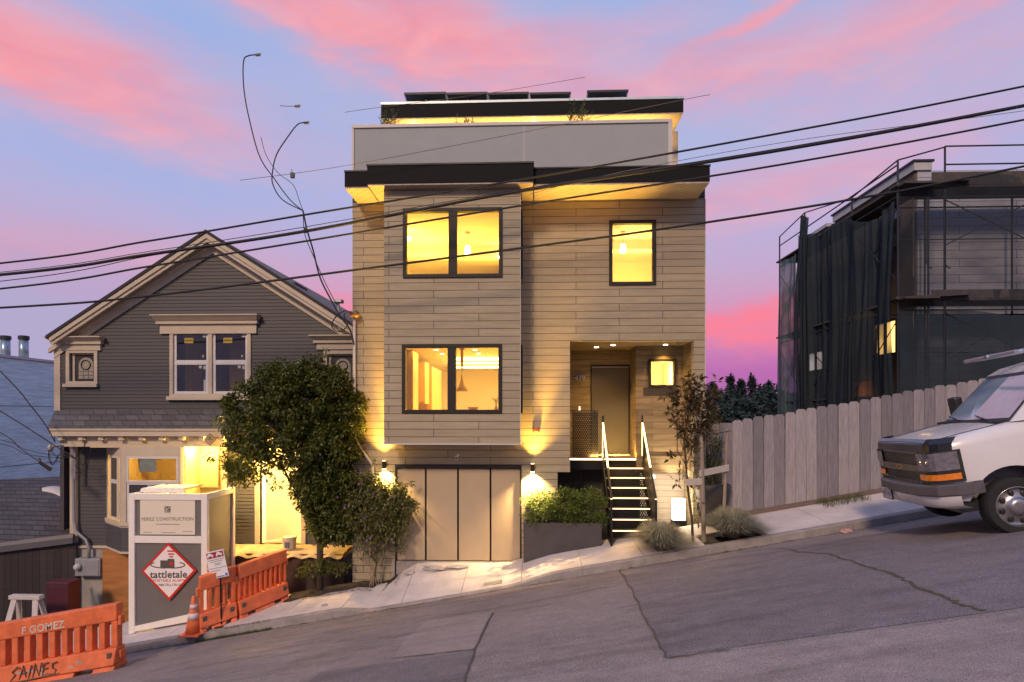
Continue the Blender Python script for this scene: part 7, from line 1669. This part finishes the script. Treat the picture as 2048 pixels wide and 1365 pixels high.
# ---------------------------------------------------------------- overhead lines
M_wire = mat('cable_black', (.012, .012, .014), .6, var=.1); M_wire2 = mat('cable_grey', (.10, .10, .11), .6, var=.1)
def spl(pts, n=10):
    out = []; p = [pts[0]] + list(pts) + [pts[-1]]
    for i in range(1, len(p) - 2):
        for k in range(n):
            t_ = k / n; a, b_, c_, d_ = p[i - 1], p[i], p[i + 1], p[i + 2]
            out.append(tuple(.5 * ((2 * b_[j]) + (c_[j] - a[j]) * t_ + (2 * a[j] - 5 * b_[j] + 4 * c_[j] - d_[j]) * t_ ** 2 + (3 * b_[j] - a[j] - 3 * c_[j] + d_[j]) * t_ ** 3) for j in range(len(b_))))
    out.append(tuple(pts[-1])); return out
def wire(name, lab, pts, Y, r, m_=M_wire, group=None, n=10, sides=6):
    w_ = [P(a, b_, Y) for a, b_ in spl(pts, n)]; o = MB().tube(w_, r, sides).build(name, m_, None, smooth=True, loc=w_[len(w_) // 2]); tag(o, lab, 'cable', group); return o
gw = 'overhead cables crossing the street front'
def ext(p): (x0, y0), (x1, y1) = p[0], p[1]; (x2, y2), (x3, y3) = p[-2], p[-1]; return [(x0 - 900, y0 + (y0 - y1) * 900 / (x1 - x0) * .6)] + p + [(x3 + 900, y3 + (y3 - y2) * 900 / (x3 - x2) * 1.1)]
wire('power_line', 'topmost of the black overhead cables, above the gable peak', ext([(0, 527), (300, 482), (610, 430), (1040, 360), (1560, 267), (2048, 173)]), -1.5, .019, group=gw)
wire('power_line', 'thickest black overhead cable, second from the top', ext([(0, 550), (300, 509), (610, 463), (1040, 383), (1560, 301), (2048, 212)]), -1.5, .030, group=gw)
wire('power_line', 'thin cable strung just above and along the thickest overhead cable', ext([(0, 545), (300, 503), (600, 456), (1040, 379), (1560, 297), (2048, 209)]), -1.45, .007, group=gw)
wire('power_line', 'thin cable sagging below the thickest cable across the gable', [(-900, 640), (0, 563), (300, 512), (480, 485), (612, 460)], -1.4, .008, group=gw)
wire('power_line', 'black overhead cable third from the top, crossing the upper bay window', ext([(0, 578), (300, 533), (610, 483), (1040, 412), (1560, 330), (2048, 240)]), -1.5, .019, group=gw)
wire('power_line', 'lowest black overhead cable, passing the middle of the gable and the upper windows', ext([(0, 616), (300, 592), (690, 543), (1040, 497), (1300, 462), (1700, 400), (2048, 333)]), -1.6, .022, group=gw)
wire('service_line', 'very thin grey line crossing in front of the white roof parapet', ext([(480, 361), (690, 332), (1040, 266), (1366, 200)])[1:-1] + [(1420, 190)], -1.2, .005, M_wire2, gw)
wire('service_line', 'very thin grey line rising over the roof past the solar panels', [(690, 225), (760, 215), (975, 187), (1170, 155)], 1.2, .005, M_wire2, gw)
wire('service_line', 'very thin grey line between the two upper cables at the right eave', [(1060, 388), (1240, 345), (1600, 280), (2048, 222), (2500, 150)], -1.3, .005, M_wire2, gw)
gl = 'loose cables curling up between the houses'
c1 = wire('loose_cable', 'long loose cable rising highest above the gap between the houses and hooking over', [(517, 110), (497, 112), (487, 124), (488, 180), (500, 245), (520, 315), (550, 360), (580, 400), (606, 422)], -1.5, .011, group=gl, n=8)
c2 = wire('loose_cable', 'bowed loose cable with a short hook, ending lower than the highest one', [(614, 246), (596, 249), (575, 275), (553, 310), (545, 345), (546, 370), (565, 400), (606, 422)], -1.55, .011, group=gl, n=8)
c3 = wire('loose_cable', 'thinnest loose cable looping to the right past a small dark clip', [(522, 275), (532, 310), (555, 345), (586, 370), (598, 400), (606, 422)], -1.45, .006, group=gl, n=8)
wire('service_drop', 'twisted black service cable dropping from the street lines to the wall bracket', [(606, 422), (614, 460), (626, 500), (640, 555), (662, 600), (682, 635), (700, 660), (708, 690)], -1.2, .016, group=gl, n=8)
wire('service_drop', 'thinner service cable wound along the twisted one to the roof mast', [(606, 422), (610, 470), (630, 520), (650, 565), (668, 600), (676, 612)], -1.1, .008, group=gl, n=8)
wire('service_drop', 'coiled loop of cable hanging beside the wall bracket', [(706, 628), (690, 622), (670, 636), (664, 655), (680, 664), (695, 650), (688, 630), (700, 626)], -.25, .012, group=gl, n=8)
for a, b_, s, lab in ((517, 110, 10, 'small pale end clip on the highest loose cable'), (614, 246, 10, 'small pale end clip on the bowed loose cable'), (596, 213, 9, 'small end clip on a short loose wire, floating between the two loose cables')):
    p = P(a, b_, -1.5); t = thing('cable_clip', lab, 'clip', p, group='end clips of the loose cables'); bx('clip_body', M_wire2, t, p.x - .06, p.x + .03, p.y - .02, p.y + .02, p.z - .018, p.z + .014); bx('clip_tongue', M_wire2, t, p.x - .01, p.x + .05, p.y - .01, p.y + .01, p.z + .015, p.z + .024)
wire('loose_cable', 'short level wire stub left of the small floating clip', [(560, 212), (580, 213), (596, 213)], -1.5, .005, group=gl)
p = P(585, 351, -1.45); t = thing('cable_clip', 'dark square cable clamp hanging on the thin line left of the house', 'clip', p); bx('clip_body', M_blk, t, p.x - .035, p.x + .035, p.y - .03, p.y + .03, p.z - .05, p.z + .045); MB().tube([p + Vector((0, 0, .04)), p + Vector((-.02, 0, .12))], .006, 6).build('clip_hook', M_blk, t)
p = P(709, 629, -.12); t = thing('cable_bracket', 'round brown insulator bracket on the house corner holding the service cable', 'bracket', p); MB().lathe(p, [(.03, -.10), (.075, -.08), (.05, -.02), (.08, .02), (.06, .09), (.02, .10)], 16, 'x').build('insulator', mat('insulator_brown', (.16, .09, .05), .4, var=.2), t, smooth=True); MB().tube([p, p + Vector((0, .13, 0))], .018, 8).build('arm', M_mtr, t)
MB().blob(P(612, 460, -1.5), (.03, .03, .06), 4, .2).build('cable_clip', M_blk, None, loc=P(612, 460, -1.5)); tag(bpy.data.objects['cable_clip.004'] if 'cable_clip.004' in bpy.data.objects else COL.objects[-1], 'dark clamp where the service cables leave the thickest line', 'clip')
# left bundle into the old house
gb_ = 'cables running into the service head at the left'
for i, (pts, Y, r, lab) in enumerate((([(-300, 440), (0, 742), (60, 810), (92, 852), (110, 885)], .2, .012, 'steepest black cable from the upper left edge to the porch corner'), ([(-300, 640), (0, 822), (70, 866), (110, 892), (150, 918)], .3, .012, 'second steep black cable running to the service head'), ([(-200, 760), (0, 865), (40, 897), (80, 925)], .2, .009, 'cable carrying the dark hanging splice box'), ([(-200, 850), (0, 880), (50, 899), (95, 909), (140, 913)], .4, .007, 'thin slack cable below the steep ones at the left edge'), ([(-200, 860), (0, 888), (50, 908), (100, 915), (145, 916)], .4, .007, 'lowest thin slack cable at the left edge'))): wire('service_cable', lab, pts, Y, r, group=gb_, n=8)
a = P(90, 934, .2); t = thing('splice_box', 'dark slanted splice box hanging on a cable at the left', 'box', a)
MB().hexa([P(76, 927, .15), P(100, 944, .15), P(100, 944, .25), P(76, 927, .25), P(81, 921, .15), P(106, 937, .15), P(106, 937, .25), P(81, 921, .25)]).build('case', M_blk, t, bevel=.01); MB().tube([P(81, 921, .2), P(78, 917, .2)], .02, 8).build('gland', M_blk, t)
sh = thing('cable_mast', 'grey curved service head pipe with drip loops of cable at the old house corner', 'cable mast', P(145, 905, .9))
MB().tube([P(a_, b_, .95) for a_, b_ in spl([(150, 960), (150, 905), (143, 893), (125, 890), (106, 893)])], .035, 10).build('mast_pipe', M_mtr, sh, smooth=True); MB().blob(P(100, 897, .95), (.07, .06, .09), 3, .1).build('weather_cap', M_mtr, sh, smooth=True)
q = random.Random(15)
for pts in ([(97, 900), (98, 920), (106, 930), (116, 912), (124, 905)], [(97, 902), (104, 928), (114, 920), (120, 908), (140, 916)], [(100, 900), (120, 918), (135, 905), (150, 915), (165, 900), (170, 885)], [(150, 915), (165, 930), (178, 912), (182, 895)], [(150, 930), (162, 945), (176, 930), (180, 905)], [(150, 945), (168, 950), (176, 935)], [(122, 930), (121, 955)], [(110, 885), (108, 868), (101, 860)]): MB().tube([P(a_, b_, .7) for a_, b_ in spl(pts, 6)], .008, 5).build('drip_loop', M_wire, sh, smooth=True)
